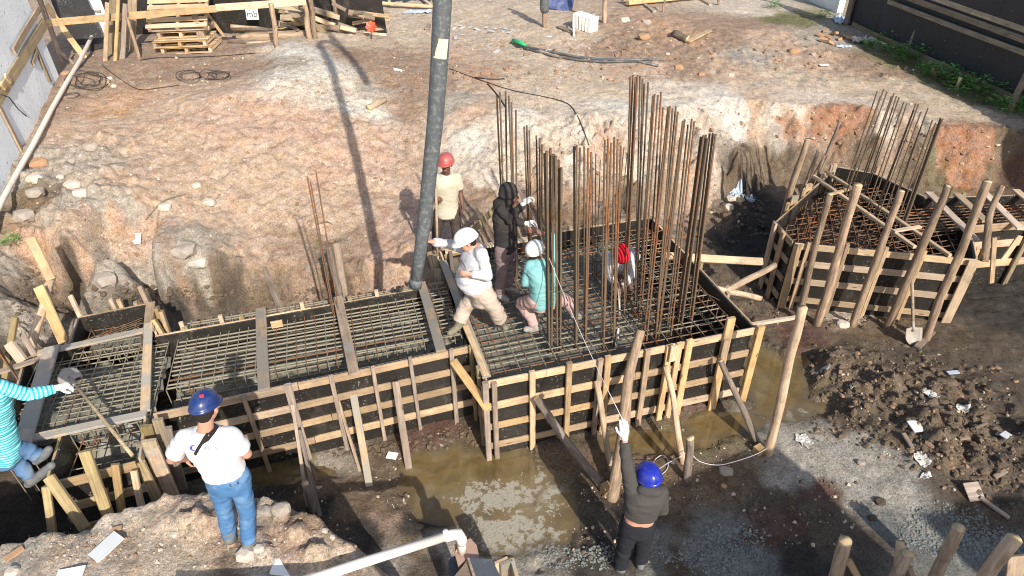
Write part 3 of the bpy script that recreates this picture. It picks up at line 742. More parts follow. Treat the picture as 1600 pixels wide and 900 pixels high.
def cplank(par, u0, v0, u1, v1, w, mt, dz=.018, h=.03, ext=.04, z=ZT):
    p0 = at(u0, v0, z); p1 = at(u1, v1, z); e = (p1 - p0).normalized()
    return board('cross_plank', p0 - e * ext + Vector((0, 0, dz)), p1 + e * ext + Vector((0, 0, dz)), w, h, mt, par)
cplank(lcap, 66, 553, 236, 516, .10, 'pine_cement', .02)
cplank(lcap, 83, 550, 38, 700, .17, 'pine_cement', .05)
cplank(lcap, 20, 694, 224, 650, .11, 'pine_cement', .02)
cplank(lcap, 5, 582, 70, 561, .08, 'grey_wood', .022)
cplank(lcap, 236, 478, 232, 520, .11, 'pine_wet', .02)
for (u0, v0, zt_, du, dv_, w, mt) in [(132,705,.16,38,110,.10,'olive_wood'),(162,763,-.3,2,55,.07,'olive_wood'),(209,735,-.1,12,70,.06,'pine_wet'),(72,760,-.05,5,75,.07,'olive_wood'),(76,745,-.1,50,70,.10,'olive_wood'),(222,690,.05,38,105,.10,'grey_wood'),(232,688,.1,40,108,.14,'olive_wood'),(246,655,.15,30,100,.10,'olive_wood'),(228,665,.1,34,130,.12,'olive_wood'),(238,700,.0,38,90,.13,'pine_wet'),(218,722,-.05,38,80,.10,'olive_wood'),(262,668,.02,20,85,.08,'grey_wood'),(180,725,-.1,8,90,.07,'pine_wet')]:
    if u0 < 215:
        k_ = (u0 - 78) / (212 - 78); yw = lf0.lerp(lf1, k_).y
        p0 = atY(u0, v0, yw - .10); p1 = atY(u0 + du, v0 + dv_, yw - .34)
    else:
        p0 = at(u0, v0, ZT + zt_); p1 = atY(u0 + du, v0 + dv_, p0.y - .06)
    p1.z = max(p1.z, .02)
    board('stud', p1 + Vector((0, 0, -.1)), p0, w, .045, mt, lcap, up=-E2 + Vector((0, 0, .3)), segs=4)
for (u, v, du, dv_, w) in [(244,480,16,44,.12),(252,486,14,42,.09),(240,500,16,25,.10)]:
    p0 = at(u, v, ZT + .03); p1 = atY(u + du, v + dv_, p0.y - .1)
    board('corner_post', p1, p0, w, .05, 'pine_wet', lcap, up=E1, segs=3)
# --- right hexagonal cap
rcap = root('formwork', at(1380, 480, 0), "six sided timber formwork by the orange bank, hollow and full of rusty bars", 'formwork', 'timber formworks in the pit')
RC = [at(u, v, ZT) for (u, v) in [(1242,377),(1522,403),(1512,353),(1445,309),(1362,271),(1311,262),(1216,347)]]
for q in RC: q.z = 0
nf = (RC[1] - RC[0]).normalized(); nfo = Vector((nf.y, -nf.x, 0))
st = [(stud_t(RC[0], RC[1], u, v), top, w) for (u, v, top, w) in [(1262,379,.04,.06),(1322,384,.08,.055),(1381,390,.08,.055),(1440,396,.08,.055),(1498,402,.08,.06)]]
wall(rcap, RC[0], RC[1], ZT, .08, nfo, [ZT - .055, ZT - .36, ZT - .68, ZT - 1.0], studs=st, stud_mat='pine', ext=(.0, .02), mat='pale_wood')
cen = sum(RC, Vector()) / len(RC)
for i in range(1, 7):
    a, b = RC[i], RC[(i + 1) % 7]; d = (b - a).normalized(); n_ = Vector((d.y, -d.x, 0))
    if n_.dot((a + b) / 2 - cen) < 0: n_ = -n_
    if i == 2: continue
    stl = {1: [(.3, .0, .08)], 5: [(.2, .05, .08), (.55, .1, .08), (.8, .1, .07)], 6: [(.12, .04, .10), (.6, .03, .09)]}.get(i, [(.5, .02, .06)])
    wall(rcap, a, b, ZT, .08, n_, [ZT - .05, ZT - .36, ZT - .68, ZT - 1.0], studs=stl, mat='pale_wood', stud_mat='pine')
q = RC[1] + nfo * .09
board('end_post', q + Vector((0, 0, -.02)) - nf * .03, q + Vector((0, 0, ZT + .01)) - nf * .03, .13, .03, 'pale_wood', rcap, up=nfo)
q = RC[0] + nfo * .085
board('end_post', q + Vector((0, 0, -.05)) + nf * .04, q + Vector((0, 0, ZT + .0)) + nf * .04, .12, .03, 'pine', rcap, up=nfo)
for (a) in [(1272,279,1425,387,.06,'pale_wood',.03,.05),(1292,272,1480,400,.06,'pale_wood',.03,.05),(1298,309,1326,301,.06,'pine',.07,.03),(1397,367,1432,361,.07,'pale_wood',.07,.03)]:
    cplank(rcap, a[0], a[1], a[2], a[3], a[4], a[5], a[6], a[7])
for (u, v, h0, h1) in [(1240,316,-.25,.12),(1262,296,-.25,.1),(1300,268,-.2,.14),(1372,268,-.2,.12)]:
    q = at(u, v, ZT); board('cleat', q + Vector((0, 0, h0)), q + Vector((0, 0, h1)), .13, .04, 'pine_wet', rcap, up=-E2)
# --- beam running off to the right
rb = root('formwork', at(1590, 430, .3), "timber formwork beam running out past the six sided one", 'formwork', 'timber formworks in the pit')
x0, x1 = at(1513, 352, ZT), at(1700, 338, ZT); y0_, y1_ = at(1446, 310, ZT), at(1700, 303, ZT)
wall(rb, x0, x1, ZT, .12, Vector((0, -1, 0)), [ZT - .05, ZT - .36, ZT - .72], ww=.13, studs=[(.52, .08, .08)], mat='pine', stud_mat='olive_wood')
wall(rb, y1_, y0_, ZT, .12, Vector((0, 1, 0)), [ZT - .05], mat='grey_wood', studs=[(.3, .05, .06), (.75, .05, .06)])
for a in [(1452,304,1521,374),(1497,307,1538,346),(1537,302,1593,358),(1588,300,1650,352)]:
    cplank(rb, *a, .12, 'pale_wood', .02)
for (u, v, u1, v1, w) in [(1546,365,1549,442,.07),(1586,362,1567,406,.09)]:
    p0 = at(u, v, ZT - .02) + Vector((0, -.12, 0)); p1 = atY(u1, v1, p0.y - .05)
    board('brace', p1, p0, w, .03, 'pine', rb, up=Vector((0, -1, 0)))

# ------------------------------------------------------------------ reinforcement mats
def mat_bars(par, a0, a1, b0, b1, z, sa, sb, r1, r2, m1, m2, zz2=.014, jit=.019, fade=None):
    n = int((b1 - b0) / sb)
    for i in range(n + 1):
        b = b0 + (b1 - b0) * i / n + rnd.uniform(-jit, jit)
        m_ = m1 if not callable(m1) else m1()
        bar(L(a0 + rnd.uniform(-.02, .02), b, z + rnd.uniform(-.006, .006)), L(a1 + rnd.uniform(-.02, .02), b + rnd.uniform(-jit, jit), z + rnd.uniform(-.006, .006)), r1, m_, par)
    n = int((a1 - a0) / sa)
    for i in range(n + 1):
        a = a0 + (a1 - a0) * i / n + rnd.uniform(-jit, jit)
        m_ = m2 if not callable(m2) else m2()
        bar(L(a, b0 - .02, z + zz2), L(a + rnd.uniform(-jit, jit), b1 + .02, z + zz2), r2, m_, par)
        bar(L(a, b0 - .02, z + zz2), L(a, b0 - .02, z - .8), r2, m_, par); bar(L(a, b1 + .02, z + zz2), L(a, b1 + .02, z - .8), r2, m_, par)
pick = lambda *w: (lambda: rnd.choices([x[0] for x in w], [x[1] for x in w])[0])
ZM = 1.13
rm = root('rebar_mat', L(CW / 2, CD / 2, ZM), "rusty rebar grid over wet concrete in the square formwork under the workers", 'rebar mat')
mat_bars(rm, .08, CW - .08, .1, CD - .1, ZM, .155, .115, .0085, .0065, pick(('rust', 6), ('rebar_cement', 5)), pick(('rust', 5), ('rebar_cement', 4)))
for i in range(12):
    b = .15 + i * .235
    bar(L(.1, b, .86), L(CW - .1, b, .86), .008, 'rust_dark', rm)
for i in range(14):
    a = .15 + i * .235
    bar(L(a, .1, .845), L(a, CD - .1, .845), .008, 'rust_dark', rm)
for z in (.95, .75, .55):
    for (a, b, c, d) in [(CW - .08, .1, CW - .08, CD - .1), (.1, CD - .08, CW - .1, CD - .08), (.08, 1.9, .08, CD - .1)]:
        bar(L(a, b, z), L(c, d, z), .007, 'rust', rm)
for i in range(22):                              # hooked ends at the right hand side
    b = .14 + i * (CD - .28) / 21
    bar(L(CW - .07, b, ZM), L(CW - .09, b, ZM - .3), .0085, 'rust', rm)
for (a, b) in [(.5, 2.0), (1.1, 2.2), (1.7, 1.9), (2.4, 2.1), (2.9, 1.6)]:  # loose diagonal bars
    bar(L(a, b, ZM + .03), L(a + rnd.uniform(.3, .8), b - rnd.uniform(.9, 1.4), ZM + .025), .006, 'rust', rm)
bmm = root('rebar_mat', L(-1.8, 1.6, ZM), "dense grey rebar grid splashed with concrete in the long formwork", 'rebar mat')
a0_, b0_ = loc_ab(at(236, 640, ZT)); a1_ = -.1
bf0 = loc_ab(f0)[1]; 
mat_bars(bmm, a0_ + .07, a1_, .98, 2.26, ZM, .115, .078, .0115, .0065, pick(('rebar_cement', 8), ('rust', 1)), pick(('rebar_cement', 6), ('rust', 4)))
for i in range(9): bar(L(a0_ + .1, 1.03 + i * .15, .92), L(a1_, 1.03 + i * .15, .92), .0115, 'rebar_cement', bmm)
lmm = root('rebar_mat', L(-4.3, 1.6, ZM), "rebar grid half buried in fresh concrete at the cross shaped formwork", 'rebar mat')
al = loc_ab(at(36, 600, ZT))[0]
mat_bars(lmm, al, a0_ - .06, .52, 1.98, ZM, .105, .085, .009, .0065, 'rebar_cement', pick(('rebar_cement', 5), ('rust', 1)))
aa0, bb0_ = loc_ab(lf0); aa1 = loc_ab(lf1)[0]
mat_bars(lmm, aa0 + .06, aa1 - .06, bb0_ + .08, .46, ZM - .04, .13, .15, .008, .0065, 'rebar_cement', pick(('rebar_cement', 2), ('rust', 4)))
ba0, bb1_ = loc_ab(lb0); ba1 = loc_ab(lb1)[0]
mat_bars(lmm, ba0 + .12, ba1 - .06, 2.06, bb1_ - .08, ZM - .06, .11, .12, .007, .006, pick(('rebar_cement', 2), ('rust', 2)), pick(('rebar_cement', 2), ('rust', 3)))
for i in range(5): bar(L(ba0 + .05, 2.1 + i * .04, ZM - .02), L(ba1 - .1, bb1_ - .25 + i * .05, ZM + .0), .005, 'rust', lmm)

# --- bars of the hexagonal cap
rcm = root('rebar_cage', cen + Vector((0, 0, ZM - .1)), "rust coloured cage of crossing bars inside the six sided formwork", 'rebar cage')
def clip_poly(p, d, poly, inset=.08):
    """span of the line p + s d inside a convex plan polygon"""
    lo, hi = -99, 99
    for i in range(len(poly)):
        a, b = poly[i], poly[(i + 1) % len(poly)]; e = (b - a).normalized(); n_ = Vector((-e.y, e.x, 0))
        if n_.dot(cen - a) < 0: n_ = -n_
        k = n_.dot(d); c = n_.dot(p - a) - inset
        if abs(k) < 1e-6: continue
        s = -c / k
        if k > 0: lo = max(lo, s)
        else: hi = min(hi, s)
    return lo, hi
HEX = [RC[0], RC[1], RC[2], RC[3], RC[4], RC[5], RC[6]]
nb = Vector((-nf.y, nf.x, 0))
for z, ang, sp, r_ in [(ZM - .05, 12, .14, .0075), (ZM - .035, 72, .17, .0075), (ZM - .25, -35, .2, .007), (ZM - .55, 30, .22, .008), (ZM - .75, 100, .22, .008)]:
    d = Vector((math.cos(R(ang)), math.sin(R(ang)), 0)); n_ = Vector((-d.y, d.x, 0))
    for k in range(-14, 15):
        p = cen + n_ * (k * sp + rnd.uniform(-.015, .015)); lo, hi = clip_poly(p, d, HEX)
        if hi - lo > .25:
            bar(p + d * lo + Vector((0, 0, z)), p + d * hi + Vector((0, 0, z + rnd.uniform(-.02, .02))), r_, 'rust', rcm)
for k in range(26):                               # orange bunch of stirrups at the near left
    p = at(1262, 345, 1.0) + Vector((rnd.uniform(-.16, .2), rnd.uniform(-.5, .45), 0))
    bar(p + Vector((0, 0, -.75)), p + Vector((rnd.uniform(-.03, .03), 0, .14)), .006, 'rust', rcm)
for i in range(1, 7):
    a, b = RC[i], RC[(i + 1) % 7]
    if i == 2: continue
    for k in range(max(2, int((b - a).length / .3))):
        p = a.lerp(b, (k + .5) / max(2, int((b - a).length / .3))) ; p = p + (cen - p).normalized() * .12
        bar(p + Vector((0, 0, .15)), p + Vector((0, 0, ZM)), .006, 'rust', rcm)
rbm = root('rebar_mat', at(1570, 325, ZM), "rebar grid under the planks of the formwork beam past the cage", 'rebar mat')
dx = (x1 - x0).normalized(); dy_ = Vector((-dx.y, dx.x, 0)); wdt = (y0_ - x0).dot(dy_)
for i in range(9):
    p = x0 + dy_ * (.1 + i * (wdt - .2) / 8) - dx * .75
    bar(Vector((p.x, p.y, ZM - .02)), Vector((p.x, p.y, ZM - .02)) + dx * 2.6, .010, 'rust', rbm)
for i in range(15):
    p = x0 + dx * (.05 + i * .13); q = p + dy_ * (wdt - .08)
    bar(Vector((p.x, p.y, ZM)), Vector((q.x, q.y, ZM)), .0065, 'rust', rbm)

# ------------------------------------------------------------------ fresh concrete inside the shutters
def conc_sheet(name, a0, a1, b0, b1, zf, label):
    A = np.arange(a0, a1 + .001, .03); B = np.arange(b0, b1 + .001, .03); X, Y = np.meshgrid(A, B)
    W = A0.x + E1.x * X + E2.x * Y; W2 = A0.y + E1.y * X + E2.y * Y
    Z = zf(X, Y, W, W2)
    o = link(name, np_mesh(name, np.stack([W, W2, Z], -1).reshape(-1, 3), grid_faces(len(A), len(B)), None, M['concrete']))
    return tag(o, label, 'concrete', None, 'stuff')
conc_sheet('wet_concrete', .03, CW - .03, .03, CD - .03, lambda a, b, x, y: np.clip(.97 + .05 * fbm(x, y, 1.2, 4, 5) + .02 * fbm(x, y, 7, 3, 9) - .75 * np.clip((a - 2.25 + .3 * fbm(x, y, 1.5, 3, 2) - .25 * (b - 1.4)) / .5, 0, 1) + .16 * np.clip((.75 - a) / .5, 0, 1) * np.clip((b - .5), 0, 1), .1, 1.16), "smooth wet concrete poured inside the square formwork")
conc_sheet('wet_concrete', a0_ + .05, -.05, .96, 2.30, lambda a, b, x, y: np.clip(.86 + .20 * fbm(x, y, 1.7, 4, 15) + .12 * fbm(x, y, 6, 4, 19, .6) + .30 * np.clip((a + .75) / .5, 0, 1) * (fbm(x, y, 4, 4, 8) + .25), .6, 1.17), "lumpy fresh concrete between the bars of the long formwork")
conc_sheet('wet_concrete', al - .03, a0_ - .03, .51, 2.02, lambda a, b, x, y: np.clip(.96 + .24 * fbm(x, y, 1.6, 4, 45) + .16 * fbm(x, y, 5, 4, 49, .6) + .06, .6, 1.2), "heaps of fresh concrete on the bars of the cross shaped formwork")
conc_sheet('wet_concrete', aa0 + .04, aa1 - .04, bb0_ + .05, .49, lambda a, b, x, y: .62 + .12 * fbm(x, y, 3, 4, 4) + .4 * np.clip((b - .2) / .3, 0, 1), "thin fresh concrete in the near arm of the cross shaped formwork")
conc_sheet('wet_concrete', ba0 + .06, ba1 - .04, 2.04, bb1_ - .04, lambda a, b, x, y: .93 + .08 * fbm(x, y, 3, 4, 4) + .08 * np.clip((2.25 - b) / .3, 0, 1), "fresh concrete in the far arm of the cross shaped formwork")

# ------------------------------------------------------------------ standing columns of bars
def column(label, bars_px, base, z0=.55, r=.0115, mat=('rust_dark', 'rust_dark', 'rust'), ties=(), group='rebar columns standing in the square formwork', cat='rebar column'):
    b0 = Vector(base)
    o = root('rebar_column', b0, label, cat, group)
    tops = []
    for (u, v, du, dv_) in bars_px:              # top pixel, offset of the foot from the base (m)
        ft = Vector((b0.x + du, b0.y + dv_, z0))
        tp_ = atY(u, v, ft.y)
        bar(ft, tp_, r, rnd.choice(mat), o); tops.append((ft, tp_))
    if len(tops) > 2 and ties:
        for z in ties:
            ps = []
            for ft, t_ in tops:
                s = (z - ft.z) / (t_.z - ft.z)
                if s < .97: ps.append(ft.lerp(t_, s))
            if len(ps) < 3: continue
            c = sum(ps, Vector()) / len(ps)
            ps.sort(key=lambda p: math.atan2(p.y - c.y, p.x - c.x))
            for i in range(len(ps)):
                bar(ps[i] + (ps[i] - c) * .1, ps[(i + 1) % len(ps)] + (ps[(i + 1) % len(ps)] - c) * .1, .004, 'rust_dark', o, 'stirrup')
    return o
def spread(n, w, d):
    return [((i % 2) * 2 * w - w + rnd.uniform(-.02, .02), -d + 2 * d * (i / max(1, n - 1)) + rnd.uniform(-.015, .015)) for i in range(n)]
def col(label, tops, bu, bv, w=.09, d=.10, **k):
    b = at(bu, bv, ZM); sp = spread(len(tops), w, d); sp.sort(key=lambda s: s[0])
    tops = sorted(tops)
    return column(label, [(u, v, s[0], s[1]) for (u, v), s in zip(tops, sp)], (b.x, b.y, ZM), **k)
TZ = (1.2, 1.35, 1.5)
col("thick bundle of bars in front of the kneeling worker in teal", [(851,240),(854,236),(860,232),(865,241),(868,244),(873,250),(877,262)], 868, 533, .055, .05, ties=TZ + (1.9,), r=.0145)
col("rebar bundle just beyond the teal worker, between him and the red cap", [(897,229),(901,227),(906,231),(913,229),(919,232),(924,238)], 910, 528, .06, .05, ties=TZ)
col("rebar bundle on the near side of the red cap", [(945,219),(950,217),(955,224),(960,214),(965,218),(970,228)], 953, 528, .07, .07, ties=TZ)
col("tallest rebar cluster, rising highest above the far bank", [(985,120),(989,118),(993,121),(996,118),(1000,119),(1004,124),(1007,131),(1013,129)], 988, 470, .08, .16, ties=TZ)
col("rebar bundle on the far side of the tallest cluster, second in height", [(1020,150),(1023,147),(1028,149),(1033,144),(1036,168)], 1012, 452, .07, .12, ties=TZ)
col("rebar bundle in the near row with a medium height top beside the red cap", [(1044,168),(1047,166),(1051,170),(1056,167),(1059,175),(1041,200)], 1020, 520, .08, .09, ties=TZ)
col("rebar bundle with staggered tops, last but one before the formwork edge", [(1067,189),(1070,187),(1075,195),(1081,186),(1085,190),(1063,215)], 1040, 512, .08, .09, ties=TZ)
col("thick rebar bundle at the corner nearest the dark mud", [(1095,214),(1099,212),(1103,211),(1109,209),(1114,208),(1118,210),(1106,216)], 1073, 497, .07, .08, ties=TZ, r=.014)
col("rebar bundle behind the hooded worker, against the pale bank", [(776,150),(781,145),(790,142),(795,150),(799,160),(806,172)], 800, 440, .07, .1, ties=TZ)
col("shorter rebar bundle between the hooded worker and the teal one", [(819,198),(823,196),(827,204),(838,212),(843,216),(847,226)], 838, 432, .07, .1, ties=TZ)
col("thin bars at the back of the square formwork behind the red cap", [(925,245),(931,240),(938,250),(975,230),(980,240)], 945, 420, .12, .06, r=.007, ties=(1.3,))
o = root('rebar_column', at(518, 476, ZT), "three thin bright orange bars leaning over the back edge of the long formwork", 'rebar bars')
for (u, v, u1, v1) in [(480,276,519,492),(485,284,521,494),(494,270,528,498)]:
    b = at(u1, v1, ZM); bar(Vector((b.x, b.y, .5)), atY(u, v, b.y), .0085, 'rust', o)
o = root('rebar_column', at(1350, 330, ZM), "row of tall dark bars fanning up from the six sided formwork", 'rebar column')
for (u, v) in [(1371,142),(1381,139),(1376,150),(1386,144),(1393,151),(1397,146),(1401,150),(1405,152),(1412,160),(1417,162),(1431,162),(1435,163),(1428,172),(1439,175),(1450,169),(1446,180),(1457,188),(1462,192)]:
    dv_ = 165 + rnd.uniform(-15, 25); b = at(u - .36 * dv_ + rnd.uniform(-5, 5), v + dv_, ZM - .1)
    bar(Vector((b.x, b.y, .4)), atY(u, v, b.y), .0105, 'rust_dark', o)
for (u, v) in [(1470,184),(1473,186),(1471,190)]:
    b = at(u - 62, v + 175, ZM - .1); bar(Vector((b.x, b.y, .4)), atY(u, v, b.y), .013, 'rust_dark', o)
o = root('rebar_column', at(20, 560, .5), "loose rusty bars sloping past the striped sweater at the picture edge", 'rebar bars')
for k in range(5):
    p0 = at(-25 + 4 * k, 505 + 9 * k, 1.5); p1 = at(26 + 2 * k, 590 + 3 * k, 1.2); bar(p1, p0, .009, 'rust', o)
o = root('tie_bar', at(980, 385, 1.75), "thin orange bar tied level across the rebar bundles above the red cap", 'tie bar')
p0, p1 = at(858, 406, 1.75), at(1098, 365, 1.75)
bar(p0, p1, .008, 'rust', o); bar(p0 + Vector((.02, .05, .02)), p1 + Vector((0, .3, .01)), .006, 'rust', o)
# ------------------------------------------------------------------ props and braces around the shutters
def gpt(u, v): return ground(u, v)
def prop(name, label, u0, v0, z0, u1, v1, r0, r1, mat='bark', sink=.06, cat='timber prop', group='props bracing the formworks', wob=.015, y1=None):
    """round pole: top at pixel (u0,v0) height z0, foot on the ground under pixel (u1,v1)"""
    f = gpt(u1, v1) if y1 is None else atY(u1, v1, y1); t = at(u0, v0, z0); d = (f - t).normalized()
    o = log(name, f + d * sink, t, r0, r1, mat, None, wob)
    return tag(o, label, cat, group)
def stand(name, label, u0, v0, u1, v1, r0, r1, mat='bark', sink=.08, dy=0.0, **k):
    f = gpt(u1, v1); t = atY(u0, v0, f.y + dy); d = (f - t).normalized()
    return tag(log(name, f + d * sink, t, r0, r1, mat, None, k.get('wob', .015)), label, k.get('cat', 'timber pole'), k.get('group'))
def lean(name, label, u0, v0, z0, u1, v1, w, h, mat, up=None, sink=.03, cat='plank', group='planks bracing the formworks'):
    f = gpt(u1, v1); t = at(u0, v0, z0); d = (f - t).normalized()
    o = board(name, f + d * sink, t, w, h, mat, None, up=-E2 if up is None else up, segs=5)
    return tag(o, label, cat, group)
prop('timber_prop', "thick dark log leaning from the front of the square formwork down to a small block", 836, 622, .95, 943, 762, .055, .045, 'bark_dark')
prop('timber_prop', "thick brown log standing against the square formwork, top sticking up above its rim", 997, 516, 1.5, 957, 775, .075, .055, 'bark', wob=.03)
prop('timber_prop', "slim pale pole leaning beside the thick brown log", 931, 595, .95, 953, 724, .035, .035, 'bark_pale')
prop('timber_prop', "pale peeled pole leaning just before the short stake", 1041, 572, 1.0, 1068, 724, .04, .035, 'bark_pale')
stand('timber_stake', "short round stake with a pale sawn top standing in the mud by the wire", 1079, 683, 1073, 750, .05, .045, 'bark_dark', group=None, cat='stake')
prop('timber_prop', "thin grey pole leaning from the formwork corner to a small block by the long pole", 1127, 562, 1.0, 1186, 696, .04, .035, 'bark_dark')
stand('timber_pole', "long upright pole standing alone in the slurry with the wire round its foot", 1252, 481, 1200, 709, .055, .05, 'bark_pale', dy=.1)
def block(name, label, u, v, sx, sy, sz, mat, rz=0.3, cat='wood block', lift=0):
    p = gpt(u, v); V, F = box_vf(sx, sy, sz, (0, 0, sz / 2 - .02 + lift))
    return tag(mesh_obj(name, V, F, M[mat], None, Matrix.Translation(p) @ Matrix.Rotation(rz, 4, 'Z')), label, cat)
block('wood_block', "small wooden block at the foot of the thick dark log", 946, 770, .10, .09, .16, 'pine_wet', .5)
block('wood_block', "small pale block at the foot of the thin grey pole", 1184, 708, .11, .09, .13, 'pine', .5)
o = board('plank', at(1170, 508, 1.22), at(1250, 495, 1.25), .05, .04, 'pale_wood', None); tag(o, "narrow batten nailed from the formwork corner to the long upright pole", 'plank')
o = board('plank', at(1040, 400, 1.1), at(1192, 409, .95), .12, .03, 'pale_wood', None, up=(0, -.6, .8)); tag(o, "wide board bridging the dark gap between the two big formworks", 'plank')
o = log('timber_prop', at(1112, 449, 1.1), at(1188, 466, .55), .045, .04, 'bark_pale'); tag(o, "short round pole at the back corner, lower of two crossing in the dark mud", 'timber prop')
o = log('timber_prop', at(1120, 466, .9), at(1210, 414, 1.0), .05, .045, 'bark_pale'); tag(o, "round pole propped between the square and the six sided formwork", 'timber prop')
o = board('plank', at(1112, 470, .8), at(1140, 448, 1.0), .06, .05, 'pale_wood'); tag(o, "short offcut nailed under the crossing poles at the back corner", 'plank')
# six leaning logs of the hexagonal cap
for (lab, u0, v0, z0, u1, v1, r) in [("shortest and first log on the six sided formwork, reddish at its foot", 1297, 302, 1.75, 1240, 490, .05),
        ("second leaning log along the six sided formwork, thick with a flat cut top", 1338, 287, 1.95, 1274, 497, .065),
        ("third leaning log along the six sided formwork, dark and crooked near the top", 1408, 298, 1.9, 1330, 499, .055),
        ("fourth leaning log along the six sided formwork, with a split pale side", 1483, 290, 1.95, 1384, 503, .06),
        ("fifth leaning log, tallest along the six sided formwork by its end post", 1542, 283, 1.95, 1439, 520, .058)]:
    f = gpt(u1 + 2, v1 + 8) + Vector((0, -.03, 0)); t = atY(u0, v0, f.y + .06); d = (f - t).normalized()
    tag(log('leaning_log', f + d * .08, t, r, r * .85, 'bark', None, .03), lab, 'log', 'logs leaning on the six sided formwork')
o = log('leaning_log', at(1527, 402, 1.1) + Vector((0, -.1, 0)), at(1565, 291, 1.98), .055, .04, 'bark', None, .03); tag(o, "sixth log, standing where the six sided formwork meets the beam", 'log', 'logs leaning on the six sided formwork')
for (lab, u0, v0, u1, v1, r, zb) in [("tallest post behind the six sided formwork, against the grey bank", 1262, 218, 1244, 322, .06, .9), ("slim post behind the six sided formwork, second from the grey bank", 1279, 236, 1267, 305, .04, .9), ("squared post behind the six sided formwork", 1290, 243, 1281, 290, .045, 1.0), ("dark thin post behind the six sided formwork, nearest its back corner", 1312, 188, 1296, 270, .03, 1.0)]:
    b = at(u1, v1, zb) + Vector((-.1, .12, 0)); t = atY(u0, v0, b.y); d = (b - t).normalized()
    tag(log('back_post', b + d * .9, t, r, r * .85, 'bark_dark' if r < .035 else 'bark'), lab, 'post', 'posts behind the six sided formwork')
# braces of the long beam
lean('brace_plank', "wide cement stained plank leaning at the middle of the long formwork", 550, 605, .95, 577, 758, .085, .03, 'pine_cement')
lean('brace_plank', "wide brown plank leaning nearest the square formwork", 618, 596, 1.0, 640, 738, .085, .03, 'grey_wood')
lean('brace_plank', "thin pale batten leaning just behind the cement stained plank", 519, 592, 1.05, 562, 735, .035, .03, 'pine')
lean('brace_plank', "long thin stick leaning from the long formwork, first of the pair by the mound", 452, 602, 1.15, 480, 788, .04, .035, 'pale_wood')
lean('brace_plank', "long thin stick leaning from the long formwork, second of the pair by the mound", 468, 672, .7, 499, 802, .045, .035, 'grey_wood')
o = board('brace_plank', at(759, 628, .95) - E2 * .12, at(706, 556, 1.12) - E2 * .1, .10, .028, 'pine', None, up=-E2 + Vector((0, 0, .5))); tag(o, "light board slanting across the corner between long and square formwork", 'plank')
stand('timber_stake', "dark short stake between the two long thin sticks", 478, 756, 490, 800, .05, .04, 'bark_dark', cat='stake')
# far-left loose planks
def span(name, label, u0, v0, y0, u1, v1, y1, w, h, mat, cat='plank', up=(0, -1, .4), group=None):
    return tag(board(name, atY(u0, v0, y0), atY(u1, v1, y1), w, h, mat, None, up=up, segs=4), label, cat, group)
span('loose_plank', "yellow plank leaning on the ochre lip of the cut", 48, 372, 7.45, 80, 437, 7.2, .13, .03, 'pine')
span('loose_plank', "long yellow plank leaning down to the cross shaped formwork", 60, 448, 7.0, 100, 535, 6.6, .14, .03, 'pine')
tag(log('timber_pole', atY(45, 560, 6.2), atY(80, 432, 7.3), .055, .05, 'bark_pale'), "grey round pole crossing behind the long yellow plank", 'timber pole')
span('loose_plank', "short plank end poking up beside the round pole", 34, 520, 6.2, 58, 562, 6.0, .07, .03, 'grey_wood')
span('loose_plank', "upright squared batten behind the striped sweater", 24, 495, 6.1, 8, 590, 5.9, .07, .05, 'olive_wood')
span('loose_plank', "two tone board stub behind the striped sweater", 14, 536, 6.0, 36, 565, 5.9, .12, .06, 'pale_wood')
span('loose_plank', "narrow stake behind the far edge of the cross shaped formwork", 110, 462, 7.2, 126, 496, 7.0, .06, .04, 'pale_wood')
span('loose_plank', "stake poking up behind the corner of the long formwork", 218, 447, 7.4, 232, 478, 7.3, .06, .04, 'grey_wood')
span('loose_plank', "splintered post leaning against the wet bank", 413, 420, 8.5, 440, 487, 7.3, .09, .05, 'grey_wood')
tag(log('timber_post', atY(532, 470, 7.35), atY(512, 388, 7.7), .045, .045, 'bark_dark'), "grey round post beside the thin orange bars", 'post')
span('loose_plank', "pale board standing between the orange bars and the bank", 540, 470, 7.4, 526, 380, 7.8, .10, .03, 'grey_wood')
for lab, u, v in [("stub of a stake behind the far arm of the cross shaped formwork, thicker of two", 176, 480), ("thin stub of a stake behind the far arm of the cross shaped formwork", 187, 481), ("stub of a stake at the end of the long formwork near the cross shaped one", 284, 517), ("stub of a stake over the back edge of the long formwork, beside the white lump", 346, 506), ("stub of a stake behind the long formwork next to the orange bars", 473, 486), ("stub of a stake behind the long formwork near the hose end", 590, 466)]:
    b = at(u, v, ZT); tag(board('stake', b + E2 * .06 + Vector((0, 0, -.5)), b + E2 * .06 + Vector((rnd.uniform(-.02, .02), 0, .09)), .05, .04, 'pale_wood', None, up=E2), lab, 'stake', 'stake stubs behind the left formworks')
# wood under the hose: old pump stand behind the corner
span('loose_plank', "long slanting batten behind the workers, from the spade up to the hooded man", 683, 416, 8.0, 778, 322, 8.9, .09, .05, 'olive_wood', up=(0, -.8, .6))
span('loose_plank', "upright olive board behind the hose end", 690, 482, 7.6, 676, 398, 8.0, .12, .04, 'olive_wood')
span('loose_plank', "upright board under the spade blade", 688, 470, 7.7, 684, 420, 7.8, .10, .05, 'olive_wood')
span('loose_plank', "level board the man in the red helmet stands on", 668, 402, 8.25, 745, 383, 8.45, .22, .05, 'pale_wood', up=(0, 0, 1))
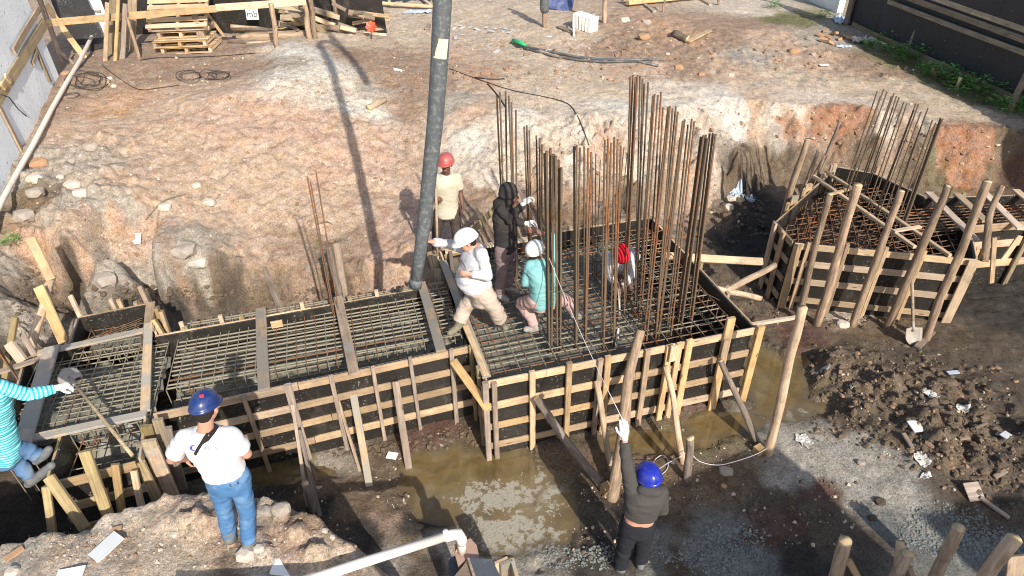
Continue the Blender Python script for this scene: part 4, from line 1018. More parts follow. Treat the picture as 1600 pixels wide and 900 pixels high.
# bottom right stubs
for (lab, u, v, u1, v1, z, r) in [("thick pale log stub with a split top, first of the row along the bottom edge", 1322, 846, 1300, 925, 1.35, .055), ("dark log stub hidden behind a paler one at the bottom edge", 1409, 848, 1392, 925, 1.25, .04), ("short pale log stub with a round sawn face at the bottom edge", 1420, 864, 1388, 935, 1.4, .052), ("tall log stub with a notched top at the bottom edge", 1497, 822, 1452, 925, 1.4, .052), ("slanting log stub closest to the bottom corner", 1590, 842, 1530, 925, 1.35, .06)]:
    t = at(u, v, z); e = atY(u1, v1, t.y - .1); d = (e - t).normalized(); e = t + d * (z / max(.3, -d.z) + .1)
    tag(log('log_stub', e, t, r * 1.05, r, 'bark_pale', None, .02), lab, 'log', 'log stubs along the bottom edge')
for (lab, u, v, u1, v1, w) in [("thin plank end between the first two log stubs", 1326, 876, 1356, 930, .06), ("plank end beside the sawn round stub", 1420, 886, 1438, 930, .05), ("board corner under the last log stub", 1588, 868, 1580, 930, .16)]:
    t = at(u, v, 1.0); e = atY(u1, v1, t.y - .15); tag(board('plank', e, t, w, .03, 'pine_wet', None, up=(0, -.5, .8)), lab, 'plank')
# ------------------------------------------------------------------ people
def cloth_mat(name, col, var=.18, rough=.9, stain=None, stain_amt=.4, stain_scale=5):
    t = NT(name); o = t.tc()
    n = t.noise(o, 9, 5, .6)
    c = t.mix(n, tuple(x * (1 - var) for x in col), tuple(min(1, x * (1 + var)) for x in col))
    if stain:
        d = t.ramp(t.noise(o, stain_scale, 5, .65), [(.48, 0.0), (.64, 1.0)]); c = t.mix(t.math('MULTIPLY', d, stain_amt), c, stain)
    return t.out(c, rough, t.bump(t.noise(o, 260, 2, .5), .15, .002), 0, .25)
M['tee_white'] = cloth_mat('white_cotton', (.66, .66, .67), .05)
M['shirt_grey'] = cloth_mat('pale_grey_cotton', (.54, .54, .57), .1, stain=(.40, .37, .33), stain_amt=.35)
M['shirt_cream'] = cloth_mat('cream_cotton', (.52, .485, .39), .1, stain=(.40, .33, .2), stain_amt=.5, stain_scale=4)
M['teal'] = cloth_mat('teal_cotton', (.20, .43, .43), .12)
M['hoodie'] = cloth_mat('black_hoodie', (.035, .032, .033), .3, stain=(.075, .06, .05), stain_amt=.6)
M['jacket'] = cloth_mat('charcoal_jacket', (.062, .057, .055), .2)
M['blackpant'] = cloth_mat('black_trousers', (.018, .019, .026), .3)
M['darkpant'] = cloth_mat('dark_brown_trousers', (.05, .036, .032), .3, stain=(.13, .1, .08), stain_amt=.4)
M['brownpant'] = cloth_mat('brown_trousers', (.13, .075, .065), .25, stain=(.24, .19, .16))
M['mauvepant'] = cloth_mat('mauve_trousers', (.22, .165, .165), .2, stain=(.05, .055, .085), stain_amt=.8, stain_scale=2.2)
M['pinkpant'] = cloth_mat('pale_pink_trousers', (.50, .33, .30), .15, stain=(.34, .27, .24), stain_amt=.35)
M['beigepant'] = cloth_mat('beige_trousers', (.47, .39, .32), .15, stain=(.30, .25, .2), stain_amt=.5)
M['jeans'] = cloth_mat('blue_jeans', (.065, .165, .34), .4, stain=(.17, .29, .44), stain_amt=.6, stain_scale=6)
M['jeans_old'] = cloth_mat('faded_jeans', (.085, .165, .30), .35, stain=(.24, .27, .30), stain_amt=.6, stain_scale=4)
M['boot_mud'] = cloth_mat('muddy_boot', (.19, .175, .125), .25, .6, stain=(.27, .25, .19))
M['boot_grey'] = cloth_mat('grey_boot', (.15, .155, .16), .3, .7, stain=(.22, .2, .17))
M['shoe'] = cloth_mat('cement_shoe', (.36, .33, .30), .3, .8, stain=(.2, .17, .14))
M['glove'] = cloth_mat('white_glove', (.78, .78, .77), .05)
M['capwhite'] = plain_mat('white_helmet', (.82, .82, .80), .35, .04, 5, 0)
M['helmet_blue'] = plain_mat('dark_blue_helmet', (.014, .036, .15), .27, .2, 5, .05, dirt=(.12, .13, .18), dirt_amt=.35, dirt_scale=9)
M['helmet_royal'] = plain_mat('royal_blue_helmet', (.014, .028, .34), .24, .15, 5, .05, dirt=(.12, .13, .3), dirt_amt=.3, dirt_scale=9)
M['helmet_red'] = plain_mat('worn_red_helmet', (.38, .075, .065), .4, .15, 8, .05, dirt=(.45, .25, .22), dirt_amt=.4)
M['cap_red'] = cloth_mat('red_cap', (.62, .015, .03), .1)
M['strap'] = cloth_mat('black_strap', (.02, .017, .018), .2)
M['hair'] = cloth_mat('dark_hair', (.022, .016, .013), .3)
M['print'] = plain_mat('violet_print', (.085, .06, .36), .8, .05, 5, 0)
M['printgrey'] = plain_mat('grey_print', (.20, .19, .30), .8, .05, 5, 0)
M['red_label'] = plain_mat('red_label', (.65, .04, .06), .5, .05, 5, 0)
M['navy'] = plain_mat('navy_label', (.03, .035, .09), .7, .1, 5, 0)
M['eye'] = plain_mat('dark_eye', (.02, .015, .012), .3, .05, 5, 0)
def skin_mat(name, c):
    t = NT(name); o = t.tc(); n = t.noise(o, 12, 4)
    col = t.mix(n, tuple(x * .85 for x in c), tuple(min(1, x * 1.12) for x in c))
    t.b.inputs['Subsurface Weight'].default_value = .08
    t.b.inputs['Subsurface Radius'].default_value = (.01, .004, .002)
    return t.out(col, .55)
M['skin_pale'] = skin_mat('skin_pale', (.52, .27, .19)); M['skin_dark'] = skin_mat('skin_dark', (.15, .07, .045)); M['skin_brown'] = skin_mat('skin_brown', (.24, .115, .07))
M['lip'] = plain_mat('lip', (.30, .10, .08), .5, .05, 5, 0)
t_ = NT('striped_knit'); _a = t_.new('ShaderNodeAttribute', attribute_name='along').outputs['Fac']
_s = t_.math('SINE', t_.math('MULTIPLY', _a, 2 * math.pi / .034)); _k = t_.ramp(t_.math('ADD', t_.math('MULTIPLY', _s, .5), .5), [(.3, 0.0), (.6, 1.0)])
M['stripes'] = t_.out(t_.mix(_k, (.02, .40, .50), (.33, .72, .76)), .85)

def capsule(p0, r0, p1, r1, flat0=False, flat1=False, sides=14):
    p0, p1 = Vector(p0), Vector(p1); d = (p1 - p0); ln = max(d.length, 1e-4); d = d / ln
    path = []; rr = []
    if not flat0:
        for a in (80, 60, 35, 15): path.append(p0 - d * r0 * math.sin(R(a))); rr.append(r0 * math.cos(R(a)))
    for s in (0, .33, .66, 1): path.append(p0 + d * ln * s); rr.append(r0 + (r1 - r0) * s)
    if not flat1:
        for a in (15, 35, 60, 80): path.append(p1 + d * r1 * math.sin(R(a))); rr.append(r1 * math.cos(R(a)))
    return tube_vf(path, rr, sides)
def ellip(c, a, b, d, n=12):
    """ellipsoid from three half-axis vectors"""
    V = []; F = []; c = Vector(c)
    for i in range(n + 1):
        th = math.pi * i / n
        for j in range(n * 2):
            ph = math.pi * j / n
            V.append(c + a * (math.sin(th) * math.cos(ph)) + b * (math.sin(th) * math.sin(ph)) + d * math.cos(th))
    m = n * 2
    for i in range(n):
        for j in range(m):
            q = (i * m + j, i * m + (j + 1) % m, (i + 1) * m + (j + 1) % m, (i + 1) * m + j)
            F.append(q if a.cross(b).dot(d) < 0 else q[::-1])
    return V, F
def loft(rings, sides=20):
    V = []; F = []
    for c, r, f in rings:
        for j in range(sides):
            an = 2 * math.pi * j / sides
            co, si = math.cos(an), math.sin(an)
            V.append(c + r * (math.copysign(abs(co) ** .85, co)) + f * (math.copysign(abs(si) ** .85, si)))
    for i in range(len(rings) - 1):
        for j in range(sides):
            a = i * sides + j; b = i * sides + (j + 1) % sides
            F.append((a, b, b + sides, a + sides))
    F.append(tuple(range(sides - 1, -1, -1))); F.append(tuple((len(rings) - 1) * sides + j for j in range(sides)))
    bm_ = bmesh.new(); vs = [bm_.verts.new(v) for v in V]
    for f_ in F: bm_.faces.new([vs[i] for i in f_])
    bmesh.ops.recalc_face_normals(bm_, faces=bm_.faces)
    bm_.verts.index_update(); F = [tuple(v.index for v in f_.verts) for f_ in bm_.faces]; bm_.free()
    return V, F
def union(name, parts, mat, par, vox=.011, smooth=4, wrinkle=0, seed=0, along=None, clip=None):
    mb = MB()
    for V, F in parts: mb.add(V, F)
    me = bpy.data.meshes.new('tmp'); me.from_pydata(mb.V, [], mb.F); me.update()
    bm_ = bmesh.new(); bm_.from_mesh(me); bmesh.ops.triangulate(bm_, faces=bm_.faces)
    # make every shell face outwards
    bmesh.ops.recalc_face_normals(bm_, faces=bm_.faces); bm_.to_mesh(me); bm_.free()
    o = bpy.data.objects.new('tmp', me); COL.objects.link(o)
    r = o.modifiers.new('r', 'REMESH'); r.mode = 'VOXEL'; r.voxel_size = vox; r.adaptivity = 0
    if smooth:
        s = o.modifiers.new('s', 'SMOOTH'); s.factor = .5; s.iterations = smooth
    dg = bpy.context.evaluated_depsgraph_get(); ev = o.evaluated_get(dg)
    m2 = bpy.data.meshes.new_from_object(ev); bpy.data.objects.remove(o); bpy.data.meshes.remove(me)
    m2.name = name; m2.materials.clear(); m2.materials.append(M[mat] if isinstance(mat, str) else mat)
    m2.polygons.foreach_set('use_smooth', [True] * len(m2.polygons))
    if wrinkle:
        n = len(m2.vertices); co = np.empty(n * 3, np.float32); no = np.empty(n * 3, np.float32)
        m2.vertices.foreach_get('co', co); m2.vertices.foreach_get('normal', no); co = co.reshape(-1, 3); no = no.reshape(-1, 3)
        dsp = np.empty(n)
        for i in range(n):
            x, y, z = co[i]
            q = Vector((x * 4.2 + seed, y * 4.2, z * 9)); w = Vector((mnoise.noise(q * .6), mnoise.noise(q * .6 + Vector((9, 2, 4))), 0))
            dsp[i] = (1 - abs(mnoise.noise(q + w * 1.6)) * 2.2) * .6 + mnoise.noise(q * 2.4) * .4
        co += no * (dsp * wrinkle)[:, None].astype(np.float32); m2.vertices.foreach_set('co', co.ravel())
    if along is not None:
        a = m2.attributes.new('along', 'FLOAT', 'POINT')
        vals = [along(v.co) for v in m2.vertices]; a.data.foreach_set('value', vals)
    m2.update()
    return link(name, m2, par)
def hand_parts(wr, d, n, curl=.5, side=1, k=1.0, thumb=.6, fat=0.0):
    """wrist, direction of the hand, palm normal, finger curl in radians per joint"""
    d = Vector(d).normalized(); n = Vector(n); n = (n - d * n.dot(d)).normalized(); ac = d.cross(n) * side
    P_ = [ellip(wr + d * .052 * k, d * .055 * k, ac * (.043 * k + fat), n * (.016 * k + fat)), capsule(wr - d * .02, .027 * k + fat, wr + d * .03 * k, .026 * k + fat)]
    for i, (off, ln) in enumerate([(-.031, .062), (-.011, .078), (.011, .084), (.031, .074)]):
        p = wr + d * (.088 * k - abs(off) * .2) + ac * off * k; dd = d.copy(); c = curl * (1 + .12 * (1.5 - i))
        for q, s in enumerate((.45, .32, .25)):
            dd = (dd * math.cos(c) + n * math.sin(c)); nn = dd.cross(ac) * (-side)
            e = p + dd * ln * s * k * 1.05
            P_.append(capsule(p, (.0100 - .001 * q) * k + fat, e, (.0092 - .001 * q) * k + fat, sides=8)); p = e
            n2 = ac.cross(dd) * side; n = n2 if n2.dot(n) > 0 else -n2
        n = Vector(n)
        n = (ac.cross(d) * side); n = n if n.dot(P_[0][0][0] - P_[0][0][0] + n) >= 0 else -n
    p = wr + d * .022 * k + ac * .03 * k; td = (d * .75 + ac * .75 + n * thumb).normalized(); e = p + td * .045 * k
    P_.append(capsule(p, .0135 * k + fat, e, .0115 * k + fat, sides=8)); P_.append(capsule(e, .0115 * k + fat, e + (td * .5 + d * .7 + n * .25).normalized() * .035 * k, .009 * k + fat, sides=8))
    return P_
def helmet(par, c, up, fwd, mat, brim=.045, cap=False, s=1.0, ridges=3):
    up = up.normalized(); fwd = (fwd - up * fwd.dot(up)).normalized(); rt = fwd.cross(up)
    V = []; F = []; N = 32; rows = 10
    base = c + up * .035 * s
    for i in range(rows + 1):
        ph = math.pi / 2 * i / rows
        for j in range(N):
            an = 2 * math.pi * j / N; cx, cy = math.sin(an), math.cos(an)
            w = .112 * s; dp = .138 * s; h = (.112 if not cap else .100) * s
            k = 1.0
            if ridges and not cap:
                side_d = abs(cx * math.sin(ph)); k += .035 * math.exp(-((side_d) / .07) ** 2) * math.cos(ph * .6) + .02 * math.exp(-((side_d - .33) / .06) ** 2) * math.cos(ph * .7)
            q = base + rt * (cx * w * math.sin(ph) ** .88 * k) + fwd * (cy * dp * math.sin(ph) ** .88 * k) + up * (h * math.cos(ph) * k)
            V.append(q)
    rings = rows + 1
    if brim:
        for (e, dz) in ((.4, -.004), (1.0, -.014), (1.0, -.020), (.15, -.016)):
            for j in range(N):
                an = 2 * math.pi * j / N; cx, cy = math.sin(an), math.cos(an)
                bw = .012 + (brim if cy > 0 else 0) * max(0, cy) ** 1.6
                V.append(base + rt * cx * (.112 * s + bw * e * .7) + fwd * cy * (.138 * s + bw * e) + up * (dz - .012 * e * max(0, cy)))
            rings += 1
    else:
        for (e, dz) in ((0, -.045), (-.012, -.05)):
            for j in range(N):
                an = 2 * math.pi * j / N; cx, cy = math.sin(an), math.cos(an)
                V.append(base + rt * cx * (.108 * s + e) + fwd * cy * (.132 * s + e) + up * dz)
            rings += 1
    for i in range(rings - 1):
        for j in range(N):
            F.append((i * N + j, (i + 1) * N + j, (i + 1) * N + (j + 1) % N, i * N + (j + 1) % N))
    o = mesh_obj('cap' if cap else 'helmet', V, F, M[mat], par, None, True)
    if not cap:      # harness band seen under the shell at the nape
        mb = MB(); pts = []
        for j in range(9):
            an = math.pi * (.62 + .76 * j / 8); pts.append(base - up * .035 + rt * math.sin(an) * .093 * s + fwd * math.cos(an) * .112 * s)
        V2, F2 = tube_vf(pts, .011, 6); mesh_obj('helmet_strap', V2, F2, M['strap'], o, None, True)
    return o
def person(label, y0, J, facing, head_f, skin, shirt, pants, shoe, hat=None, s=1.0, belly=0.0, sleeve=1.0, bend=(0, 0, 0), hood=False, glove=(None, None), curl=(.5, .5), palm=(None, None), head_up=(0, 0, 1), wr_amt=.015, shoe_h=.0, hem=-.12, face=False, pant_loose=.0, hand_dir=(None, None), bare_waist=False, hair=True, shirt_name='shirt', shoe_name='boot', group='people working in the pit'):
    g = {k: atY(u, v, y0 + dy) for k, (u, v, dy) in J.items()}
    facing = Vector(facing).normalized()
    pel = (g['hipL'] + g['hipR']) / 2; shm = (g['shL'] + g['shR']) / 2
    base = Vector(((g['anL'].x + g['anR'].x) / 2, (g['anL'].y + g['anR'].y) / 2, min(g['anL'].z, g['anR'].z) - .08))
    o = root('person', base, label, 'person', group)
    up = (shm - pel).normalized()
    rs = (g['shR'] - g['shL']); rs = (rs - up * rs.dot(up)).normalized()
    rh = (g['hipR'] - g['hipL']); rh = (rh - up * rh.dot(up)); rh = rh.normalized() if rh.length > .08 else rs
    if rh.dot(rs) < .2: rh = rs
    nb_ = shm + up * .06
    bend = Vector(bend)
    hw_s = min(.20, max(.155, (g['shR'] - g['shL']).length / 2)) * s
    def ring(t, hw, hd, dh=0):
        c = pel.lerp(nb_, t) + bend * (4 * max(t, 0) * (1 - max(t, 0)) if t > 0 else 0)
        r = rh.lerp(rs, min(1, max(0, t * 1.2))).normalized(); f = up.cross(r).normalized()
        return (c + f * dh, r * hw, f * hd)
    def torso(inf, t0, t1):
        tab = [(-.2, .14, .11, 0), (-.12, .155, .118, 0), (0, .168, .122, 0), (.15, .158, .115 + belly * .6, belly * .4), (.3, .152, .112 + belly, belly * .7), (.48, .160, .115 + belly * .7, belly * .5), (.65, .172, .122, 0), (.8, .178, .118, 0), (.92, hw_s * .86, .088, 0), (1.0, .085, .068, 0), (1.06, .06, .058, 0)]
        return loft([ring(t, (hw if t > .5 else hw * (.95 if not belly else 1)) * s + inf, hd * s + inf, dh) for (t, hw, hd, dh) in tab if t0 - 1e-6 <= t <= t1 + 1e-6])
    hd = g['head']; hu = Vector(head_up).normalized(); hf = Vector(head_f); hf = (hf - hu * hf.dot(hu)).normalized(); hr = hf.cross(hu)
    P_ = [torso(-.016 if not bare_waist else -.006, -.2, 1.06), capsule(nb_ - up * .03, .062 * s, hd - hu * .05 - hf * .015, .052 * s),
          ellip(hd + hu * .03 - hf * .008, hr * .074, hf * .094, hu * .098), ellip(hd - hu * .045 + hf * .028, hr * .056, hf * .062, hu * .072),
          ellip(hd - hu * .085 + hf * .062, hr * .028, hf * .026, hu * .022), capsule(hd + hu * .012 + hf * .088, .009, hd - hu * .028 + hf * .108, .014),
          ellip(hd - hu * .01 + hr * .078, hr * .012, hf * .02, hu * .034), ellip(hd - hu * .01 - hr * .078, hr * .012, hf * .02, hu * .034), capsule(hd + hu * .028 + hf * .082 - hr * .04, .011, hd + hu * .028 + hf * .082 + hr * .04, .011)]
    for sd_ in 'LR':
        sh, el, wr = g['sh' + sd_], g['el' + sd_], g['wr' + sd_]; hp, kn, an, to = g['hip' + sd_], g['kn' + sd_], g['an' + sd_], g['to' + sd_]
        P_ += [capsule(sh, .050 * s, el, .040 * s), capsule(el, .040 * s, wr, .029 * s), capsule(shm.lerp(sh, .5), .06 * s, sh, .058 * s)]
        P_ += [capsule(hp, .074 * s, kn, .048 * s), capsule(kn, .048 * s, kn.lerp(an, .35), .047 * s), capsule(kn.lerp(an, .35), .047 * s, an, .036 * s)]
        i = 0 if sd_ == 'L' else 1
        d = Vector(hand_dir[i]) if hand_dir[i] is not None else (wr - el).normalized()
        pn = Vector(palm[i]) if palm[i] is not None else facing.cross(Vector((0, 0, 1))) * (-1 if i else 1) + Vector((.01, .02, .03))
        hp_ = hand_parts(wr, d, pn, curl[i], 1 if i == 0 else -1, 1.0, fat=.003 if glove[i] else 0)
        if glove[i]: union('glove', hp_, glove[i], o, .0065, 2)
        else: P_ += hp_
        # footwear
        fd = (to - an); ft = Vector((to.x, to.y, to.z)); heel = an - fd.normalized() * .05 + Vector((0, 0, -.045))
        S_ = [capsule(an + (kn - an).normalized() * (.06 + shoe_h * .6), .066 if shoe_h else .056, an - Vector((0, 0, .03)), .05), capsule(heel, .042, an.lerp(ft, .55) + Vector((0, 0, -.03)), .045), capsule(an.lerp(ft, .5) + Vector((0, 0, -.028)), .047, ft + Vector((0, 0, -.005)), .038)]
        union(shoe_name, S_, shoe, o, .010, 3, .004, 3)
    union('body', P_, skin, o, .0085, 3)
    inf = .016
    S_ = [torso(inf, hem, .92), loft([ring(.88, hw_s * .9 + .01, .098 * s), ring(.97, hw_s * .62, .085 * s), ring(1.02, .08, .075)])]
    for sd_ in 'LR':
        sh, el, wr = g['sh' + sd_], g['el' + sd_], g['wr' + sd_]
        S_.append(capsule(shm.lerp(sh, .45), .066 * s, sh, .066 * s))
        if sleeve >= 1:
            e2 = el.lerp(wr, max(0, sleeve - 1)) 
            S_ += [capsule(sh, .066 * s, el, .055 * s), capsule(el, .055 * s, e2, .043 * s, False, True)]
        else: S_.append(capsule(sh, .068 * s, sh.lerp(el, sleeve), .070 * s, False, True))
    if hood: S_ += [ellip(hd + hu * .025 - hf * .03, hr * .112, hf * .118, hu * .135), capsule(nb_ - hf * .03, .10, hd - hu * .06 - hf * .03, .095)]
    elif shirt_name == 'jacket': S_ += [ellip(nb_ - facing * .06 + up * .01, rs * .11, facing * .06, up * .06)]
    al = None
    if shirt == 'stripes':
        segs = [(pel, nb_), (g['shL'], g['elL']), (g['elL'], g['wrL']), (g['shR'], g['elR']), (g['elR'], g['wrR'])]
        def al(co):
            best = 9; val = 0
            for q, (a, b) in enumerate(segs):
                d = b - a; t = max(0, min(1, (co - a).dot(d) / d.length_squared)); e = (a + d * t - co).length - (.13 if q == 0 else 0)
                if e < best: best = e; val = (co - a).dot(d) / d.length
            return val
    sh_o = union(shirt_name, S_, shirt, o, .011, 4, wr_amt, rnd.random() * 50, al)
    T_ = [torso(.003, -.2, .15)]
    for sd_ in 'LR':
        hp, kn, an = g['hip' + sd_], g['kn' + sd_], g['an' + sd_]; L_ = pant_loose; e = kn.lerp(an, .95 if shoe_h == 0 else .86)
        T_ += [capsule(hp, .098 * s + L_, kn, .071 * s + L_), capsule(kn, .071 * s + L_, e, .066 * s + L_, False, True)]
    union('trousers', T_, pants, o, .012, 4, wr_amt * 1.2, rnd.random() * 50)
    if hair and not hood:
        union('hair', [ellip(hd + hu * .02 - hf * .02, hr * .079, hf * .088, hu * .092), ellip(hd - hu * .035 - hf * .05, hr * .062, hf * .045, hu * .05)], 'hair', o, .009, 2)
    if face:
        for sg in (-1, 1):
            V, F = ellip(hd + hu * .004 + hf * .081 + hr * .031 * sg, hr * .014, hf * .008, hu * .007, 6); mesh_obj('eye', V, F, M['eye'], o, None, True)
            V, F = ellip(hd + hu * .030 + hf * .092 + hr * .032 * sg, hr * .022, hf * .006, hu * .005, 6); mesh_obj('eyebrow', V, F, M['hair'], o, None, True)
        V, F = ellip(hd - hu * .062 + hf * .084, hr * .022, hf * .012, hu * .007, 6); mesh_obj('mouth', V, F, M['lip'], o, None, True)
    if hat:
        helmet(o, hd + hu * (.012), hu, hf, **hat)
    ln = lambda a, b: round((g[a] - g[b]).length, 2)
    print('PERSON', label[:30], 'upper', ln('shL', 'elL'), ln('shR', 'elR'), 'fore', ln('elL', 'wrL'), ln('elR', 'wrR'), 'thigh', ln('hipL', 'knL'), ln('hipR', 'knR'), 'calf', ln('knL', 'anL'), ln('knR', 'anR'), 'sh', ln('shL', 'shR'), 'spine', round((shm - pel).length, 2), 'feet z', round(g['anL'].z, 2), round(g['anR'].z, 2), 'head', round((hd - shm).length, 2))
    return o, g, sh_o

# man in the white T-shirt on the mound, seen from behind
y = ground(372, 850).y
P1, G1, shirt1 = person("man in white T-shirt and dark blue helmet on the near mound, back turned", y, {
    'head': (321, 637, .03), 'shL': (288, 684, 0), 'shR': (360, 680, 0), 'elL': (268, 718, .06), 'elR': (386, 709, .05), 'wrL': (291, 716, .24), 'wrR': (368, 712, .26),
    'hipL': (340, 750, 0), 'hipR': (372, 744, 0), 'knL': (351, 797, .03), 'knR': (385, 794, .0), 'anL': (358, 838, 0), 'anR': (389, 846, -.02), 'toL': (366, 838, .12), 'toR': (404, 842, .08)},
    (.1, 1, 0), (.12, 1, -.28), 'skin_pale', 'tee_white', 'jeans', 'boot_grey', dict(mat='helmet_blue', brim=.026, s=.82), sleeve=.72, belly=.0, hem=.1, s=.93, wr_amt=.011, pant_loose=-.006, head_up=(0, .2, 1), curl=(.4, .4), shoe_name='shoe')
# red helmet
y = 8.45
P2, G2, _ = person("man in a red helmet and cream T-shirt standing behind the formwork", y, {
    'head': (697, 256, -.08), 'shR': (680, 279, -.01), 'shL': (714, 277, 0), 'elR': (672, 300, -.04), 'elL': (719, 300, .02), 'wrR': (678, 312, -.2), 'wrL': (722, 318, -.06),
    'hipR': (688, 331, 0), 'hipL': (709, 329, 0), 'knR': (682, 362, -.08), 'knL': (713, 359, -.06), 'anR': (682, 393, 0), 'anL': (716, 389, .03), 'toR': (679, 402, -.14), 'toL': (719, 397, -.12)},
    (0, -1, 0), (-.12, -1, -.08), 'skin_dark', 'shirt_cream', 'darkpant', 'boot_grey', dict(mat='helmet_red', brim=.045), sleeve=.75, head_up=(0, .08, 1), face=True, curl=(.35, 1.0), palm=(None, (0, 1, 0)), hand_dir=(None, (.8, -.4, .1)), hair=False, shoe_h=.1, wr_amt=.007)
# white helmet, leaning on the hose
y = 6.35
P3, G3, _ = person("stout man in a white helmet stepping wide, one hand on the hose", y, {
    'head': (730, 377, .0), 'shL': (752, 397, -.14), 'shR': (736, 390, .16), 'elL': (762, 432, -.2), 'elR': (704, 382, .26), 'wrL': (735, 428, -.27), 'wrR': (677, 378, .12),
    'hipL': (756, 458, -.09), 'hipR': (748, 458, .09), 'knL': (772, 480, -.1), 'knR': (727, 480, .08), 'anL': (783, 502, .02), 'anR': (716, 506, .0), 'toL': (790, 512, -.12), 'toR': (703, 520, -.1)},
    (-1, 0, 0), (-1, -.25, -.3), 'skin_pale', 'shirt_grey', 'beigepant', 'boot_mud', dict(mat='capwhite', brim=.04), sleeve=1.95, belly=.062, bend=(-.04, 0, 0), head_up=(-.35, 0, 1), hem=.04, face=True, curl=(.7, .25), hand_dir=((-.9, -.1, .1), (-.9, .1, .1)), palm=((.2, 1, 0), (.2, -.3, -1)), shoe_h=.14, pant_loose=.014, s=1.06)
# hooded man
y = 7.25
P4, G4, _ = person("man in a black hooded top and mauve trousers pointing with a white glove", y, {
    'head': (797, 304, -.02), 'shL': (789, 326, .15), 'shR': (784, 329, -.13), 'elR': (797, 343, -.22), 'elL': (806, 345, .08), 'wrR': (818, 318, -.26), 'wrL': (822, 349, .02),
    'hipL': (796, 388, .09), 'hipR': (785, 389, -.08), 'knL': (797, 418, .1), 'knR': (784, 421, -.1), 'anL': (793, 447, .12), 'anR': (781, 458, -.1), 'toL': (808, 455, .08), 'toR': (792, 468, -.16)},
    (1, -.15, 0), (1, -.35, -.2), 'skin_dark', 'hoodie', 'mauvepant', 'shoe', None, sleeve=1.92, hood=True, glove=("glove", "glove"), curl=(.5, .35), hem=.0, face=True, palm=(None, (.2, -1, -.2)), hand_dir=((1, 0, 0), (.7, -.1, .6)), shirt_name='hooded_top', shoe_name='shoe')
# teal crouching man
y = 6.35
P5, G5, _ = person("man in a teal top, white cap and pink trousers crouching with his back turned", y, {
    'head': (836, 394, .12), 'shL': (829, 416, .02), 'shR': (863, 405, .1), 'elL': (822, 442, .0), 'elR': (862, 372, .25), 'wrL': (840, 446, .2), 'wrR': (838, 361, .3),
    'hipL': (838, 470, -.02), 'hipR': (862, 466, .08), 'knL': (815, 474, .22), 'knR': (888, 472, .34), 'anL': (838, 509, .1), 'anR': (898, 489, .2), 'toL': (822, 514, .1), 'toR': (906, 494, .32)},
    (-.1, 1, 0), (.5, 1, -.2), 'skin_brown', 'teal', 'pinkpant', 'shoe', dict(mat='capwhite', brim=0, cap=True, s=.98), sleeve=1.4, hem=-.14, bend=(0, -.04, .02), curl=(.5, .8), hand_dir=(None, (-.9, .1, .1)), palm=(None, (0, 1, -.2)), shoe_name='shoe', head_up=(-.1, .1, 1))
# red cap, bending
y = 7.35
P6, G6, _ = person("man in a red cap bending forward among the rebar bundles with a pale vibrator hose", y, {
    'head': (971, 398, -.34), 'shR': (953, 404, -.16), 'shL': (992, 399, -.14), 'elR': (950, 427, -.22), 'elL': (988, 428, -.22), 'wrR': (961, 443, -.34), 'wrL': (972, 450, -.36),
    'hipR': (965, 416, .16), 'hipL': (982, 414, .18), 'knR': (965, 458, -.02), 'knL': (980, 458, 0), 'anR': (964, 494, .06), 'anL': (977, 492, .08), 'toR': (962, 506, -.1), 'toL': (977, 504, -.1)},
    (0, -1, -.3), (-.05, -1, -.75), 'skin_brown', 'shirt_grey', 'brownpant', 'boot_mud', dict(mat='cap_red', brim=0, cap=True, s=.98), sleeve=1.9, head_up=(0, -.75, 1), face=True, curl=(.9, .9), palm=((-.3, .3, -1), (.3, .3, -1)), shoe_h=.2)
# blue helmet man at the bottom
y = ground(985, 893).y + .02
P7, G7, _ = person("man in a charcoal jacket and royal blue helmet raising a white glove", y, {
    'head': (1014, 747, .08), 'shL': (987, 764, .04), 'shR': (1032, 768, .03), 'elL': (978, 717, .12), 'elR': (1035, 796, .06), 'wrL': (976, 683, .2), 'wrR': (1018, 798, .24),
    'hipL': (985, 820, 0), 'hipR': (1007, 818, 0), 'knL': (975, 856, .02), 'knR': (1004, 853, .04), 'anL': (969, 886, 0), 'anR': (1000, 876, .05), 'toL': (955, 888, .1), 'toR': (996, 866, .16)},
    (-.2, 1, 0), (-.25, 1, -.15), 'skin_pale', 'jacket', 'blackpant', 'boot_grey', dict(mat='helmet_royal', brim=.04), sleeve=1.8, glove=('glove', None), curl=(.35, .5), bare_waist=True, hem=.21, head_up=(-.15, .1, 1), shirt_name='jacket', palm=((0, 1, 0), None))
# striped sweater at the left edge
y = 4.25
P8, G8, _ = person("man in a turquoise striped sweater stepping on the cross shaped formwork", y, {
    'head': (-40, 552, .05), 'shL': (-48, 596, .12), 'shR': (4, 606, -.08), 'elL': (-52, 650, .1), 'elR': (46, 617, -.02), 'wrL': (-30, 690, .1), 'wrR': (89, 606, .12),
    'hipL': (-6, 702, .05), 'hipR': (10, 700, .02), 'knL': (22, 714, .08), 'knR': (41, 703, .1), 'anL': (47, 748, .0), 'anR': (60, 712, .12), 'toL': (80, 727, .02), 'toR': (76, 702, .14)},
    (1, .3, 0), (1, .4, -.3), 'skin_brown', 'stripes', 'jeans_old', 'boot_grey', dict(mat='helmet_blue', brim=.03), sleeve=1.92, glove=(None, 'glove'), curl=(.5, .8), palm=(None, (0, .2, -1)), hem=-.16, shirt_name='sweater')
